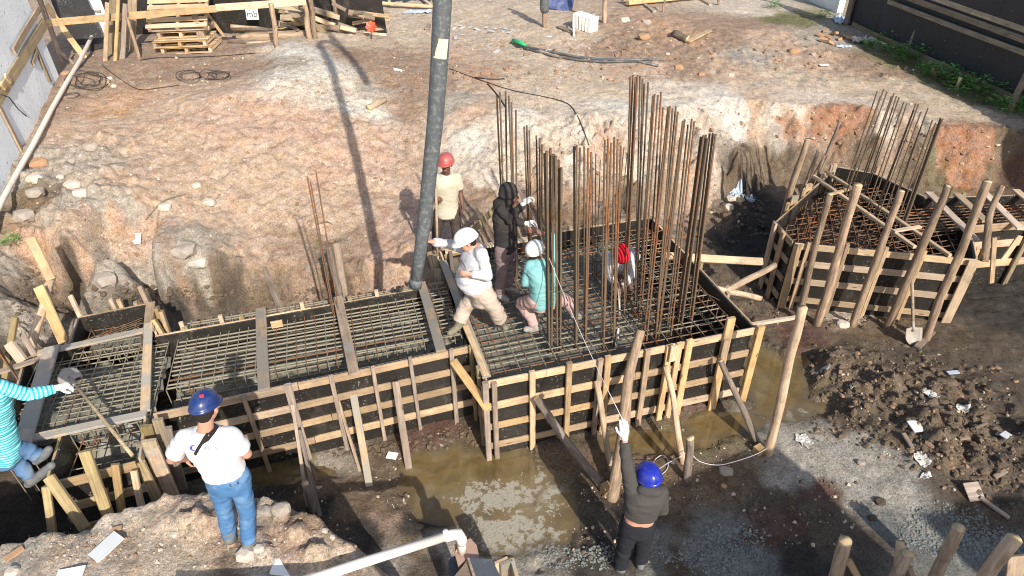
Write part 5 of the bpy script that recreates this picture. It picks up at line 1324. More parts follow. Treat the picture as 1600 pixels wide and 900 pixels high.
# ------------------------------------------------------------------ held tools, hose, strings
M['steel'] = plain_mat('spade_steel', (.33, .29, .25), .55, .25, 10, .2, dirt=(.22, .18, .13), dirt_amt=.7)
M['hose'] = plain_mat('rubber_hose', (.088, .10, .108), .6, .25, 9, .35, dirt=(.30, .30, .28), dirt_amt=.6, dirt_scale=24)
M['tape'] = plain_mat('cream_tape', (.66, .58, .43), .7, .08, 6, .1)
M['pvc'] = plain_mat('white_pvc', (.78, .73, .66), .35, .05, 4, .05, dirt=(.5, .42, .3), dirt_amt=.25)
M['pvc_old'] = plain_mat('old_pale_pipe', (.68, .62, .53), .55, .12, 4, .1, dirt=(.35, .27, .18), dirt_amt=.45)
M['cord'] = plain_mat('pale_cord', (.60, .56, .56), .8, .05, 6, 0)
M['wire'] = plain_mat('black_cable', (.025, .025, .028), .5, .2, 6, 0)
M['conduit'] = plain_mat('grey_conduit', (.08, .085, .09), .5, .25, 9, .1, dirt=(.33, .29, .24), dirt_amt=.6)
M['green'] = plain_mat('green_plastic', (.03, .42, .14), .4, .1, 6, 0)
M['paint_white'] = plain_mat('white_object', (.80, .79, .76), .6, .05, 6, .05)
M['plastic_white'] = plain_mat('white_plastic', (.56, .54, .50), .7, .15, 14, .2, dirt=(.33, .28, .22), dirt_amt=.7, dirt_scale=6)
M['plastic_blue'] = plain_mat('bluish_sheet', (.42, .50, .58), .4, .2, 9, .3)
M['tarp'] = plain_mat('dark_tarp', (.035, .035, .042), .45, .3, 9, .3)
M['blue_board'] = plain_mat('navy_board', (.02, .045, .16), .6, .3, 9, .1, dirt=(.3, .33, .4), dirt_amt=.3)
M['orange'] = plain_mat('orange_reflector', (.75, .13, .07), .5, .15, 6, 0)
M['tile'] = plain_mat('pale_tile', (.55, .57, .57), .35, .1, 6, .05)
M['rock'] = plain_mat('grey_rock', (.36, .31, .26), .9, .3, 9, .8, dirt=(.22, .16, .11), dirt_amt=.5)
M['rock_pale'] = plain_mat('pale_rock', (.56, .50, .42), .9, .2, 9, .8, dirt=(.4, .3, .2), dirt_amt=.4)
M['rock_orange'] = plain_mat('ochre_rock', (.42, .25, .14), .9, .25, 9, .8)
M['rock_dark'] = plain_mat('muddy_clod', (.085, .062, .042), .9, .3, 9, .8)
M['brick'] = plain_mat('broken_brick', (.42, .25, .14), .9, .25, 9, .5)
M['rubber_dark'] = plain_mat('slate_panel', (.075, .085, .10), .5, .25, 12, .2, dirt=(.2, .2, .2), dirt_amt=.4)
M['rust_plate'] = plain_mat('rust_pink_plate', (.40, .25, .19), .7, .2, 7, .2, dirt=(.3, .26, .2), dirt_amt=.5)

def spade(label, top, neck, side, blade_l=.30, blade_w=.24, mat='pale_wood', grip=None, hr=.019):
    top, neck = Vector(top), Vector(neck); o = root('spade', neck, label, 'spade')
    d = (neck - top).normalized(); side = Vector(side); side = (side - d * side.dot(d)).normalized(); n = d.cross(side)
    tube('handle', [top, top.lerp(neck, .5) + n * .006, neck + d * .05], [hr, hr, hr * .9], mat, o, 10)
    V = []; F = []; nu, nv = 9, 9
    for k, off in enumerate((0, .004)):
        for i in range(nv):
            s = i / (nv - 1); w = blade_w / 2 * (1 if s < .55 else math.cos((s - .55) / .45 * 1.1)); w *= .94 + .06 * min(1, s * 5)
            for j in range(nu):
                t = -1 + 2 * j / (nu - 1); V.append(neck + d * (s * blade_l - (.0 if abs(t) > .3 else .012 * (1 - s))) + side * (t * w) + n * (off + .03 * t * t - .02 * math.sin(s * 2.5)))
    m = nu * nv
    for i in range(nv - 1):
        for j in range(nu - 1):
            a = i * nu + j; F.append((a, a + 1, a + nu + 1, a + nu)); F.append((m + a, m + a + nu, m + a + nu + 1, m + a + 1))
    ed = [j for j in range(nu)] + [i * nu + nu - 1 for i in range(1, nv)] + [m - 1 - j for j in range(1, nu)] + [(nv - 1 - i) * nu for i in range(1, nv - 1)]
    for a, b in zip(ed, ed[1:] + ed[:1]): F.append((a, m + a, m + b, b))
    mesh_obj('blade', V, F, M['steel'], o, None, True)
    tube('socket', [neck - d * .10, neck + d * .06], [.024, .019], 'steel', o, 10)
    return o
spade("spade with a pale handle held upright by the man in the red helmet", atY(681, 289, 8.2), atY(684, 409, 8.12), (1, .2, 0), .2, .24)
spade("spade leaning on the six sided formwork, blade down in the mud", at(1424, 418, 1.12), ground(1418, 532) + Vector((0, 0, .24)), (1, 0, 0), .25, .24, 'grey_wood', hr=.022)
sp0 = G8['wrR']; pa = at(112, 594, ZT + .22); pb = at(207, 712, ZT + .06)
spade("spade with a cement covered blade, its long handle across the cross shaped formwork", pb, pa, (.3, 1, .2), .22, .22, 'olive_wood')
# concrete hose
Y_H = 6.33
hp_ = [atY(u, v, Y_H) for (u, v) in [(649, 446), (655, 405), (664, 340), (672, 265), (680, 190), (686, 105), (691, 10), (692, -60)]]
hd_ = (hp_[-1] - hp_[-3]).normalized()
hs = root('concrete_hose', hp_[0], "thick grey rubber hose hanging down to the formwork from above, guided by a hand", 'concrete hose')
full = hp_ + [hp_[-1] + hd_ * k for k in (1.2, 2.4, 3.4)]
tube('hose', full, [.068, .070, .076, .080, .083, .085, .087, .087, .087, .087, .087], 'hose', hs, 20)
V, F = tube_vf([full[0] - (full[1] - full[0]).normalized() * .02, full[0] + (full[1] - full[0]).normalized() * .10], .074, 20); mesh_obj('hose_collar', V, F, M['hose'], hs, None, True)
a = atY(688, 88, Y_H); b = atY(691, 57, Y_H); V, F = tube_vf([a, b], .0895, 24)
keep = [f for f in F if len(f) == 4 and (sum((Vector(V[i]) for i in f), Vector()) / 4 - (a + b) / 2).dot(Vector((-1, -.75, 0))) > .0]
mesh_obj('tape', V, keep, M['tape'], hs, None, True)
bt = root('pump_boom', full[-1] + Vector((.45, 0, -1)), "end section of the concrete pump boom hanging above the pit", 'pump boom')
tube('boom_pipe', [full[-1] + Vector((.50, .05, -1.4)), full[-1] + Vector((.50, .05, 2.5))], .085, 'hose', bt, 14)
tube('boom_bend', [full[-1] + Vector((0, 0, -.1)), full[-1] + Vector((.02, 0, .4)), full[-1] + Vector((.15, .03, .65)), full[-1] + Vector((.35, .05, .65)), full[-1] + Vector((.48, .05, .4)), full[-1] + Vector((.50, .05, 0))], .087, 'hose', bt, 14)
# vibrator hose
w1 = (G6['wrL'] + G6['wrR']) / 2 + Vector((0, -.06, -.02))
pth = [w1 + Vector((-.03, .25, .1)), w1, atY(968, 475, w1.y - .05), atY(967, 505, w1.y - .12), at(963, 541, ZM)]
tag(tube('vibrator_hose', pth, .017, 'pvc_old', None, 10), "pale bent vibrator hose hanging from the hands of the man in the red cap", 'hose')
# guide string and wires
s0 = G4['wrR'] + Vector((.06, -.02, 0)); s1 = G7['wrL'] + Vector((.0, .0, .14)); mid = [s0.lerp(s1, k) - Vector((0, 0, .12 * 4 * k * (1 - k))) for k in (0, .2, .4, .6, .8, 1)]
tag(tube('string_line', mid, .0038, 'cord', None, 5), "pale string stretched from the hooded man down to the raised white glove", 'string')
wp = [ground(u, v) + Vector((0, 0, z)) for (u, v, z) in [(1022, 762, .3), (1040, 735, .12), (1058, 728, .15), (1073, 724, .2), (1090, 729, .1), (1120, 731, .05), (1150, 727, .08), (1180, 718, .1), (1200, 708, .12)]]
tag(tube('wire', smooth_path(wp), .005, 'cord', None, 5), "thin grey wire running on the mud from the short stake to the long upright pole", 'wire')
wp = [ground(u, v) + Vector((0, 0, .02)) for (u, v) in [(1018, 742), (1022, 722), (1034, 713), (1043, 720), (1042, 735), (1030, 745)]]
tag(tube('wire', smooth_path(wp), .0045, 'cord', None, 5), "loop of grey wire curling beside the royal blue helmet", 'wire')

# print on the T-shirt, strap, labels
def bvh_of(o):
    dg = bpy.context.evaluated_depsgraph_get(); me = o.data; w = o.matrix_basis.copy(); p = o.parent
    while p is not None: w = p.matrix_basis @ w; p = p.parent
    return BVHTree.FromPolygons([w @ v.co for v in me.vertices], [tuple(f.vertices) for f in me.polygons])
bvs = bvh_of(shirt1)
def decal(name, px_polys, mat, par, bv, off=.004, sub=1):
    V = []; F = []
    for poly in px_polys:
        i0 = len(V); ok = True
        for (u, v) in poly:
            d = ray(u, v).normalized(); h = bv.ray_cast(CAMP, d)
            if h[0] is None: ok = False; break
            V.append(h[0] - d * off)
        if ok: F.append(tuple(range(i0, len(V))))
        else: V = V[:i0]
    if F: return mesh_obj(name, V, F, M[mat], par, None, False)
def ring_px(cx, cy, rx, ry, a0, a1, w0, w1, n=14, rot=0):
    o = []
    for i in range(n):
        P4_ = []
        for k, rr in ((i, 0), (i + 1, 0), (i + 1, 1), (i, 1)):
            t = a0 + (a1 - a0) * k / n; w = (w0 + (w1 - w0) * abs(2 * k / n - 1)) * rr
            x = math.cos(t) * (rx - w); y_ = math.sin(t) * (ry - w * .6); P4_.append((cx + x * math.cos(rot) - y_ * math.sin(rot), cy + x * math.sin(rot) + y_ * math.cos(rot)))
        o.append(P4_)
    return o
decal('shirt_print', ring_px(305.5, 700, 9.5, 5.2, R(60), R(300), 4.6, .6), 'print', shirt1, bvs)
decal('shirt_swoosh', ring_px(314, 702.5, 22, 3.8, R(10), R(110), .9, .5), 'printgrey', shirt1, bvs)
def stroke(pts, w=.55):
    o = []
    for (x0, y0_), (x1, y1__) in zip(pts[:-1], pts[1:]):
        dx_, dy2 = x1 - x0, y1__ - y0_; l = math.hypot(dx_, dy2); nx, ny = -dy2 / l * w, dx_ / l * w
        o.append([(x0 - nx, y0_ - ny), (x1 - nx, y1__ - ny), (x1 + nx, y1__ + ny), (x0 + nx, y0_ + ny)])
    return o
lt = []
lt += stroke([(318, 697), (323, 703)]) + stroke([(323, 697), (318, 703)])
lt += stroke([(325.5, 697.5), (325.5, 703.5)])
lt += ring_px(331, 700.5, 2.8, 3, 0, 2 * math.pi, .9, .9, 12)
lt += stroke([(336, 704), (336, 698.2), (340.5, 704), (340.5, 698.4)], .5)
print('DECAL', len(lt)); decal('shirt_lettering', lt, 'printgrey', shirt1, bvs, .0045)
st_px = [(338, 664), (331, 675), (322, 686), (315, 693), (310, 701), (305, 710)]
V = []; F = []
for i, (u, v) in enumerate(st_px):
    for s_ in (-1, 1):
        wd = (5.5 if i < 3 else 2.6)
        d = ray(u + s_ * wd * .75, v + s_ * wd * .55).normalized(); h = bvs.ray_cast(CAMP, d)
        V.append((h[0] if h[0] is not None else CAMP + d * 4.3) - d * .012)
for i in range(len(st_px) - 1): F.append((2 * i, 2 * i + 1, 2 * i + 3, 2 * i + 2))
so = mesh_obj('shoulder_strap', V, F, M['strap'], P1); so.modifiers.new('t', 'SOLIDIFY').thickness = .008
for ch in P1.children:
    if ch.name.startswith('helmet'): b_ = bvh_of(ch); decal('helmet_sticker', [[(311, 617), (318, 616), (319, 621), (312, 622)]], 'red_label', ch, b_, .009)
    if ch.name.startswith('trousers'): b_ = bvh_of(ch); decal('pocket_label', [[(358, 757), (372, 752), (374, 756), (360, 761)]], 'navy', ch, b_, .003)

# ------------------------------------------------------------------ painted wall on the left
def wall_mat():
    t = NT('painted_wall'); p = t.pos(); o = t.tc()
    n = t.noise(p, 3, 6, .65); c = t.mix(n, (.80, .86, .89), (.88, .91, .92))
    sx = t.new('ShaderNodeSeparateXYZ'); t.l.new(o, sx.inputs[0]); z = sx.outputs[2]
    low = t.ramp(t.math('ADD', z, t.math('MULTIPLY', t.noise(p, 2.5, 6, .7), .9)), [(.35, 1.0), (.95, 0.0)])
    c = t.mix(t.math('MULTIPLY', low, .6), c, (.42, .35, .27))
    k = t.ramp(t.noise(p, 9, 6, .7), [(.60, 0.0), (.66, 1.0)]); k2 = t.ramp(t.noise(p, 1.4, 4), [(.45, .1), (.6, 1.0)])
    c = t.mix(t.math('MULTIPLY', k, k2), c, (.25, .23, .21))
    return t.out(c, .85, t.bump(t.noise(p, 12, 6, .7), .4, .02))
M['wall_paint'] = wall_mat()
w0 = ground(4, 322); w1 = ground(92, 119); wd_ = (w1 - w0); wd_.z = 0; wdl = wd_.length; wd_.normalize(); wn_ = Vector((wd_.y, -wd_.x, 0))
if wn_.x < 0: wn_ = -wn_
wr_ = root('white_wall', (w0.x, w0.y, 1.8), "tall white painted wall with flaking dirty base beside the dirt slope", 'wall')
V, F = [], []
nx_, nz_ = 40, 16; lo_ = -4.5
for k, off in enumerate((0, -.25)):
    for i in range(nz_ + 1):
        for j in range(nx_ + 1):
            s = lo_ + (wdl - lo_) * j / nx_; q = w0 + wd_ * s + wn_ * (off + (.012 * mnoise.noise((s * 1.5, i * .4, 1)) if k == 0 else 0))
            V.append((q.x, q.y, 1.45 + 4.8 * i / nz_))
m_ = (nx_ + 1) * (nz_ + 1)
for i in range(nz_):
    for j in range(nx_):
        a = i * (nx_ + 1) + j; F.append((a, a + 1, a + nx_ + 2, a + nx_ + 1)); F.append((m_ + a, m_ + a + nx_ + 1, m_ + a + nx_ + 2, m_ + a + 1))
for j in range(nx_): a = nz_ * (nx_ + 1) + j; F.append((a, a + 1, m_ + a + 1, m_ + a))
for i in range(nz_): a = i * (nx_ + 1) + nx_; F.append((a, m_ + a, m_ + a + nx_ + 1, a + nx_ + 1))
wo = mesh_obj('wall', V, F, M['wall_paint'], wr_, None, True)
for p_ in wo.data.polygons: p_.use_smooth = False
def onw(u, v, off=.02):
    d = ray(u, v); t = ((w0 + wn_ * off) - CAMP).dot(wn_) / d.dot(wn_); return CAMP + d * t
for (u0, v0, u1, v1, w, mt, off) in [(22,80,61,14,.12,'grey_wood',.05),(-6,160,70,36,.20,'olive_wood',.03),(0,168,42,250,.09,'grey_wood',.03),(55,72,79,128,.08,'grey_wood',.03),(8,118,16,127,.10,'pine',.06),(2,130,8,138,.10,'pine',.06),(52,100,58,80,.08,'grey_wood',.03)]:
    board('wall_board', onw(u0, v0, off), onw(u1, v1, off), w, .035, mt, wr_, up=wn_)

# ------------------------------------------------------------------ timber yard top left
def sd(name, lab, u0, v0, u1, v1, w, h, mat, dyt=.25, cat='plank', group=None, up=(0, -1, .2), sink=.03):
    f = ground(u1, v1); t = atY(u0, v0, f.y + dyt); d = (f - t).normalized()
    return tag(board(name, f + d * sink, t, w, h, mat, None, up=up, segs=4), lab, cat, group)
pf = ground(318, 79); pl = ground(97, 96)
fn = root('timber_fence', pf, "yellow timber rail on rough posts in front of the wood stacks", 'fence')
ya, yb = pl.y - .12, pf.y - .10
board('rail', atY(73, 36, ya), atY(345, 13, yb), .15, .035, 'pine', fn, up=(0, -1, .2))
board('rail', atY(338, 12, yb - .05), atY(478, 2, yb - .1), .15, .035, 'pine', fn, up=(0, -1, .2))
def fpost(u0, v0, u1, v1, r, mat='bark', dy=.02):
    f = ground(u1, v1); t = atY(u0, v0, f.y + dy); d = (f - t).normalized(); log('post', f + d * .1, t, r, r, mat, fn)
board('post', pl + Vector((0, 0, -.1)), atY(60, -6, pl.y + .05), .10, .06, 'grey_wood', fn, up=(0, -1, 0))
board('post', pf + Vector((0, 0, -.1)), atY(303, 16, pf.y + .05), .13, .08, 'grey_wood', fn, up=(0, -1, 0))
fpost(424, 6, 433, 72, .055); fpost(472, -8, 484, 60, .065, 'bark_pale'); fpost(483, -8, 493, 60, .06, 'bark'); fpost(520, -8, 530, 46, .05)
sd('leaning_plank', "yellow plank leaning under the rail beside the wall", 72, 8, 132, 90, .14, .03, 'pine', .5)
f = ground(135, 88); V, F = board_vf(2.2, 1.15, .02, segs=1, jit=0, bow=0)
pb0, pb1 = ground(143, 80), atY(97, -25, ground(143, 80).y + .9)
tag(board('black_sheet', pb0, pb1, .75, .02, 'ply', None, up=(.3, -1, .5), segs=1, jit=0, bow=0), "black plywood sheet leaning against the wall behind the rail", 'panel')
pb0, pb1 = ground(160, 66), atY(128, -20, ground(160, 66).y + .7)
dr = root('white_door', pb0, "old white door leaning behind the black sheet", 'door')
board('door_leaf', pb0, pb1, .62, .035, 'paint_white', dr, up=(.2, -1, .5), segs=1, jit=0, bow=0)
q = pb0.lerp(pb1, .55); board('door_ledge', q + Vector((-.28, -.03, .03)), q + Vector((.26, -.03, .03)), .05, .03, 'grey_wood', dr, up=(.2, -1, .5))
for (lab, u0, v0, u1, v1, w, mt) in [("yellow board upright at the pipe end, foremost of the standing bunch", 168, 4, 165, 95, .09, 'pine'), ("olive board upright second in the standing bunch", 177, -6, 173, 84, .14, 'olive_wood'), ("thin yellow batten upright in the standing bunch", 185, -6, 180, 95, .07, 'pine'), ("brown board upright in the standing bunch", 196, 6, 192, 92, .10, 'grey_wood'), ("wide weathered board upright at the pallet side of the standing bunch", 207, -6, 205, 78, .20, 'grey_wood'), ("narrow orange board upright next to the wide weathered one", 214, -6, 212, 52, .06, 'pine'), ("short brown board low in the standing bunch", 186, 50, 187, 92, .12, 'olive_wood')]:
    sd('standing_board', lab, u0, v0, u1, v1, w, .04, mt, .25, 'board', 'boards standing in a bunch by the pallets')
stand('timber_pole', "thin round pole leaning across the standing boards", 199, 28, 217, 92, .04, .035, 'bark', dy=.3)
sd('loose_plank', "short grey stick leaning at the wall post", 92, 80, 114, 98, .06, .03, 'grey_wood', .1)
tag(board('dark_backing', ground(180, 62) + Vector((-.4, .5, 0)), ground(180, 62) + Vector((2.0, .7, 0)), 2.6, .02, 'ply', None, up=(0, -1, 0), segs=1, jit=0, bow=0), "large dark sheet standing behind the boards and pallets", 'panel')
def pallet(label, o0, ax, ay, az, mt='pine', wx=1.15, wy=.9):
    """frame: ax along the boards, ay across them, az up"""
    r_ = root('pallet', o0, label, 'pallet', 'pallets in a stack')
    ax, ay, az = Vector(ax).normalized(), Vector(ay).normalized(), Vector(az).normalized()
    for i in range(6): q = o0 + ay * (i * wy / 5.5 + .06) + az * .125; board('deck_board', q, q + ax * wx, .115, .02, mt, r_, up=az)
    for j in (.04, .5, .96): q = o0 + ax * (wx * j) + az * .065; board('stringer', q, q + ay * wy, .07, .09, mt, r_, up=az)
    for i in (0, 1): q = o0 + ay * (i * (wy - .1) + .05) + az * .008; board('base_board', q, q + ax * wx, .10, .018, mt, r_, up=az)
    return r_
g_ = ground(252, 84)
ax = Vector((1, .09, 0)).normalized()
p0 = Vector((g_.x, g_.y, g_.z - .02))
pallet("lowest pallet on the dirt at the foot of the stack", p0, ax, (-.09, 1, 0), (0, 0, 1))
pallet("second pallet from the ground, jutting to the fore", p0 + Vector((-.12, -.04, .15)), ax, (-.09, 1, 0), (0, 0, 1), wx=1.2)
pallet("third pallet of the stack with clear openings", p0 + Vector((-.08, .22, .30)), ax, (-.09, 1, 0), (0, 0, 1), wx=1.05)
pallet("pallet tipped up on the stack with its wide boards facing out", p0 + Vector((-.22, .16, .46)), ax, (-.05, .72, .62), (0, -.62, .72), wx=1.35, mt='pale_wood')
pallet("weathered grey pallet on top of the stack", p0 + Vector((-.25, .85, 1.05)), ax, (-.05, .9, .3), (0, -.3, .9), wx=1.25, mt='grey_wood')
sd('leaning_plank', "thin yellow batten leaning by the pallets and the timber pile", 306, -4, 350, 57, .07, .04, 'pine', .3)
sd('loose_plank', "bent bracket of two battens on the dirt by the pallets", 318, 50, 338, 67, .06, .05, 'pale_wood', .1)
sd('leaning_plank', "orange board slanting up from the timber pile to the rail", 402, 8, 350, 42, .11, .04, 'pine', .2)
sd('leaning_plank', "yellow board rising at the end of the timber pile", 430, 22, 388, 44, .13, .04, 'pine', .1)
sd('leaning_plank', "pale board leaning on the rail over the small sign", 402, 2, 415, 34, .09, .03, 'pale_wood', .2)
yp = ground(420, 66).y + .25
def pile_log(lab, u0, v0, u1, v1, r, mt, dy=0): tag(log('pile_log', atY(u0, v0, yp + dy), atY(u1, v1, yp + dy), r, r * .9, mt, None, .012), lab, 'log', 'logs in the timber pile')
pile_log("top log of the timber pile, split and pale at its end", 362, 44, 430, 49, .075, 'bark_pale', .25)
pile_log("second log down in the timber pile", 384, 51, 484, 50, .065, 'bark', .15)
pile_log("third log down, bright along its upper side", 370, 58, 486, 54, .075, 'bark_pale', .05)
pile_log("long log low in the timber pile", 372, 63, 488, 60, .06, 'bark', 0)
pile_log("bottom log of the timber pile with a round cut end", 356, 64, 420, 67, .06, 'bark_dark', -.02)
pile_log("short log end at the foot of the pile by the white mound", 386, 68, 480, 62, .05, 'bark_pale', -.06)
for i, (lab, u0, v0, u1, v1, w, mt) in enumerate([("olive board high in the timber pile under the rail", 428, 9, 472, 16, .14, 'olive_wood'), ("olive board sloping down in the middle of the pile", 436, 16, 500, 32, .13, 'olive_wood'), ("pale board stub lying on the logs", 438, 40, 475, 36, .13, 'pale_wood'), ("brown board crossing behind the twin posts", 486, 14, 522, 24, .15, 'grey_wood'), ("orange board dipping from the twin posts to the dirt", 490, 28, 523, 40, .12, 'pine'), ("orange board end beside the single post", 532, 43, 556, 48, .11, 'pine'), ("grey board below the dark bag", 534, 32, 584, 42, .12, 'grey_wood'), ("olive plank across the top of the pile", 488, 5, 540, 3, .1, 'olive_wood'), ("long grey board lying low toward the orange marker", 552, 52, 604, 55, .09, 'pale_wood'), ("thin grey board lowest toward the orange marker", 556, 57, 606, 59, .07, 'grey_wood'), ("broken board slanting over the dark bag", 560, 12, 586, 34, .1, 'grey_wood'), ("wide pale board sloping to the orange marker", 568, 30, 586, 46, .15, 'pale_wood'), ("bluish board sliding off the pile end", 588, 24, 608, 44, .13, 'grey_wood')]):
    yy = yp + .5 - .035 * i if i < 6 else ground(max(u0, u1), max(v0, v1) + 5).y + .25
    tag(board('pile_board', atY(u0, v0, yy + .05), atY(u1, v1, yy), w, .035, mt, None, up=(0, -.7, .7)), lab, 'board', 'boards in the timber pile')
q_ = random.Random(5)
for i in range(26):
    u = q_.uniform(440, 596); v = q_.uniform(10, 50); y_ = ground(u, 58).y + .15 + q_.uniform(0, .5); l = q_.uniform(12, 42); sl = q_.uniform(-.25, .55)
    tag(board('pile_board', atY(u - l / 2, v - l * sl / 2, y_), atY(u + l / 2, v + l * sl / 2, y_ - q_.uniform(-.2, .3)), q_.uniform(.07, .15), .035, q_.choice(['grey_wood', 'olive_wood', 'pine_wet', 'grey_wood']), None, up=(0, -.8, .6)), "weathered board jumbled loosely in the timber pile", 'board', 'jumbled boards in the timber pile')
for i in range(7):
    u = 222 + i * 14 + q_.uniform(-4, 4); y_ = ground(u, 60).y + .9
    tag(board('standing_board', atY(u, 40, y_), atY(u + q_.uniform(-6, 6), -12, y_ + .3), q_.uniform(.1, .2), .035, q_.choice(['grey_wood', 'olive_wood']), None, up=(0, -1, .2)), "dull board standing behind the pallets", 'board', 'boards standing behind the pallets')
tag(board('dark_backing', atY(320, 38, yp + 1.0), atY(600, 22, yp + 1.0), 1.2, .02, 'ply', None, up=(0, -1, 0), segs=1, jit=0, bow=0), "dark sheet standing behind the timber pile", 'panel')
def blob(name, lab, cat, u, v, sx, sy, sz, mt, seed, rough=.35, lift=.3, flat=True, group=None, kind=None, rz=0):
    p = ground(u, v); bm_ = bmesh.new(); bmesh.ops.create_icosphere(bm_, subdivisions=3, radius=1)
    for q in bm_.verts:
        k = 1 + rough * mnoise.noise(q.co * 1.3 + Vector((seed, 0, 0))) + rough * .6 * mnoise.noise(q.co * 3.1 + Vector((0, seed, 0))) + rough * .3 * mnoise.noise(q.co * 7 + Vector((0, seed, 4)))
        q.co = Vector((q.co.x * sx * k, q.co.y * sy * k, q.co.z * sz * k))
    me = bpy.data.meshes.new(name); bm_.to_mesh(me); bm_.free(); me.materials.append(M[mt])
    if not flat: me.polygons.foreach_set('use_smooth', [True] * len(me.polygons))
    return tag(link(name, me, None, Matrix.Translation(p + Vector((0, 0, sz * lift))) @ Matrix.Rotation(rz, 4, 'Z')), lab, cat, group, kind)
b_ = blob('dark_bag', "crumpled dark plastic bag on the timber pile", 'bag', 560, 38, .3, .3, .3, 'tarp', 3.3, .7, .9)
b_ = blob('dark_bag', "second dark bundle behind the crumpled bag, by the posts", 'bag', 535, 26, .35, .3, .25, 'tarp', 8.3, .6, .9)
# small painted sign behind the pile: the letters "mb" on white
sg = root('sign_board', atY(403, 30, yp + .7), "small white sign with black letters half hidden in the timber pile", 'sign')
sc_ = atY(394, 22, yp + .72); board('sign_face', sc_ + Vector((-.15, 0, 0)), sc_ + Vector((.15, 0, 0)), .26, .012, 'paint_white', sg, up=(0, -1, .25), segs=1, jit=0, bow=0)
cu = bpy.data.curves.new('sign_text', 'FONT'); cu.body = 'mb'; cu.size = .21; cu.align_x = 'CENTER'; cu.align_y = 'CENTER'; cu.extrude = .002; cu.materials.append(M['wire'])
so = bpy.data.objects.new('tmp', cu); COL.objects.link(so); _me = bpy.data.meshes.new_from_object(so.evaluated_get(bpy.context.evaluated_depsgraph_get())); bpy.data.objects.remove(so); so = link('sign_lettering', _me); place(so, sg, Matrix.Translation(sc_ + Vector((0, -.012, .0))) @ Euler((R(76), 0, 0)).to_matrix().to_4x4())
# orange marker
p = ground(581, 61); mk = root('marker', p, "orange petal shaped marker on a thin rod by the timber pile", 'marker')
tube('rod', [p, atY(580, 42, p.y)], .012, 'rust_dark', mk, 6)
c_ = atY(580, 42, p.y - .02); mb = MB()
for k in range(8):
    an = k * math.pi / 4; dd = Vector((math.cos(an), 0, math.sin(an))); pp = Vector((-math.sin(an), 0, math.cos(an)))
    mb.add([c_, c_ + dd * .10 + pp * .05 + Vector((0, -.03, 0)), c_ + dd * .15, c_ + dd * .10 - pp * .04 + Vector((0, .03, 0))], [(0, 1, 2, 3)])
mo = mb.build('petals', M['orange'], mk); mo.modifiers.new('s', 'SOLIDIFY').thickness = .006
# roof truss lying at the top
yt = ground(640, 12).y
tr = root('timber_truss', ground(630, 10), "light timber frame lying at the top of the yard beside the hose", 'timber frame')
board('chord', atY(583, 4, yt), atY(682, 11, yt - .3), .12, .05, 'pale_wood', tr, up=(0, -.3, 1)); board('web', atY(609, 6, yt), atY(606, -12, yt + 1), .08, .05, 'pale_wood', tr, up=(0, -.3, 1)); board('web', atY(676, 10, yt - .2), atY(650, -10, yt + 1), .08, .05, 'pale_wood', tr, up=(0, -.3, 1)); board('chord', atY(682, 11, yt - .3), atY(680, -14, yt + 1.2), .1, .05, 'pale_wood', tr, up=(0, -.3, 1))
tag(board('black_sheet', ground(590, 3) + Vector((0, .35, .02)), ground(672, 4) + Vector((0, .35, .02)), .8, .03, 'ply', None, up=(0, -.1, 1), segs=1, jit=0, bow=0), "black sheet lying inside the light timber frame", 'panel')
def crumple(name, lab, cat, u, v, sx, sy, h, mt, seed, rz=0.0, group=None, n=14):
    p = ground(u, v); V = []; F = []
    for i in range(n + 1):
        for j in range(n + 1):
            x = (j / n - .5) * sx; y_ = (i / n - .5) * sy
            _a = math.atan2(i - n / 2, j - n / 2 + .01); e = (1 / max(abs(math.cos(_a)), abs(math.sin(_a)))) ** -1 * (1 + .55 * mnoise.noise((math.cos(_a) * 1.6 + seed, math.sin(_a) * 1.6, 2)))
            X_ = x * e * math.cos(rz) - y_ * e * math.sin(rz); Y_ = x * e * math.sin(rz) + y_ * e * math.cos(rz)
            gz = hgt(p.x + X_, p.y + Y_) - p.z
            V.append((X_, Y_, gz + .008 + h * .75 * (abs(mnoise.noise((x * 4 / max(sx, .2) + seed, y_ * 4 / max(sx, .2), 5))) * 1.4 + .18 * abs(mnoise.noise((x * 14 / max(sx, .2) + seed, y_ * 14 / max(sx, .2), 7))))))
    for i in range(n):
        for j in range(n): a = i * (n + 1) + j; F.append((a, a + 1, a + n + 2, a + n + 1))
    o = mesh_obj(name, V, F, M[mt], None, Matrix.Translation(p)); o.modifiers.new('s', 'SOLIDIFY').thickness = .006
    return tag(o, lab, cat, group)
crumple('plastic_sheet', "bluish plastic sheet crumpled on the dirt under the timber frame", 'sheet', 655, 19, .75, .5, .10, 'plastic_blue', 1.2)
block('wood_block', "short square timber stub with a pale end beside the hose", 669, 45, .10, .42, .10, 'grey_wood', -.05)
# posts, board and blocks in the far yard
p = ground(851, 43); wp_ = root('wrapped_post', p, "brown post with black plastic wrapped round its top in the far yard", 'post')
log('post', p + Vector((0, 0, -.1)), atY(852, -60, p.y), .065, .06, 'bark', wp_)
V, F = tube_vf([atY(851, 19, p.y), atY(851, 14, p.y), atY(851, -10, p.y), atY(852, -40, p.y)], [.10, .125, .12, .13], 12); mesh_obj('plastic_wrap', V, F, M['hose'], wp_, None, True)
stand('timber_pole', "pale bare post in the far yard beyond the white blocks", 947, -60, 944, 36, .06, .06, 'bark_pale')
yb_ = ground(880, 26).y + 1.0
tag(board('blue_board', atY(858, -2, yb_), atY(896, 6, yb_ - .1), .5, .03, 'blue_board', None, up=(0, -.9, .3), segs=1, jit=0, bow=0), "navy blue board propped beside the wrapped post", 'board')
tag(log('timber_pole', ground(850, 4), ground(1000, -2) , .04, .04, 'bark_dark'), "dark pole lying along the top of the far yard", 'timber pole')
a, b = ground(902, 42), ground(926, 50)
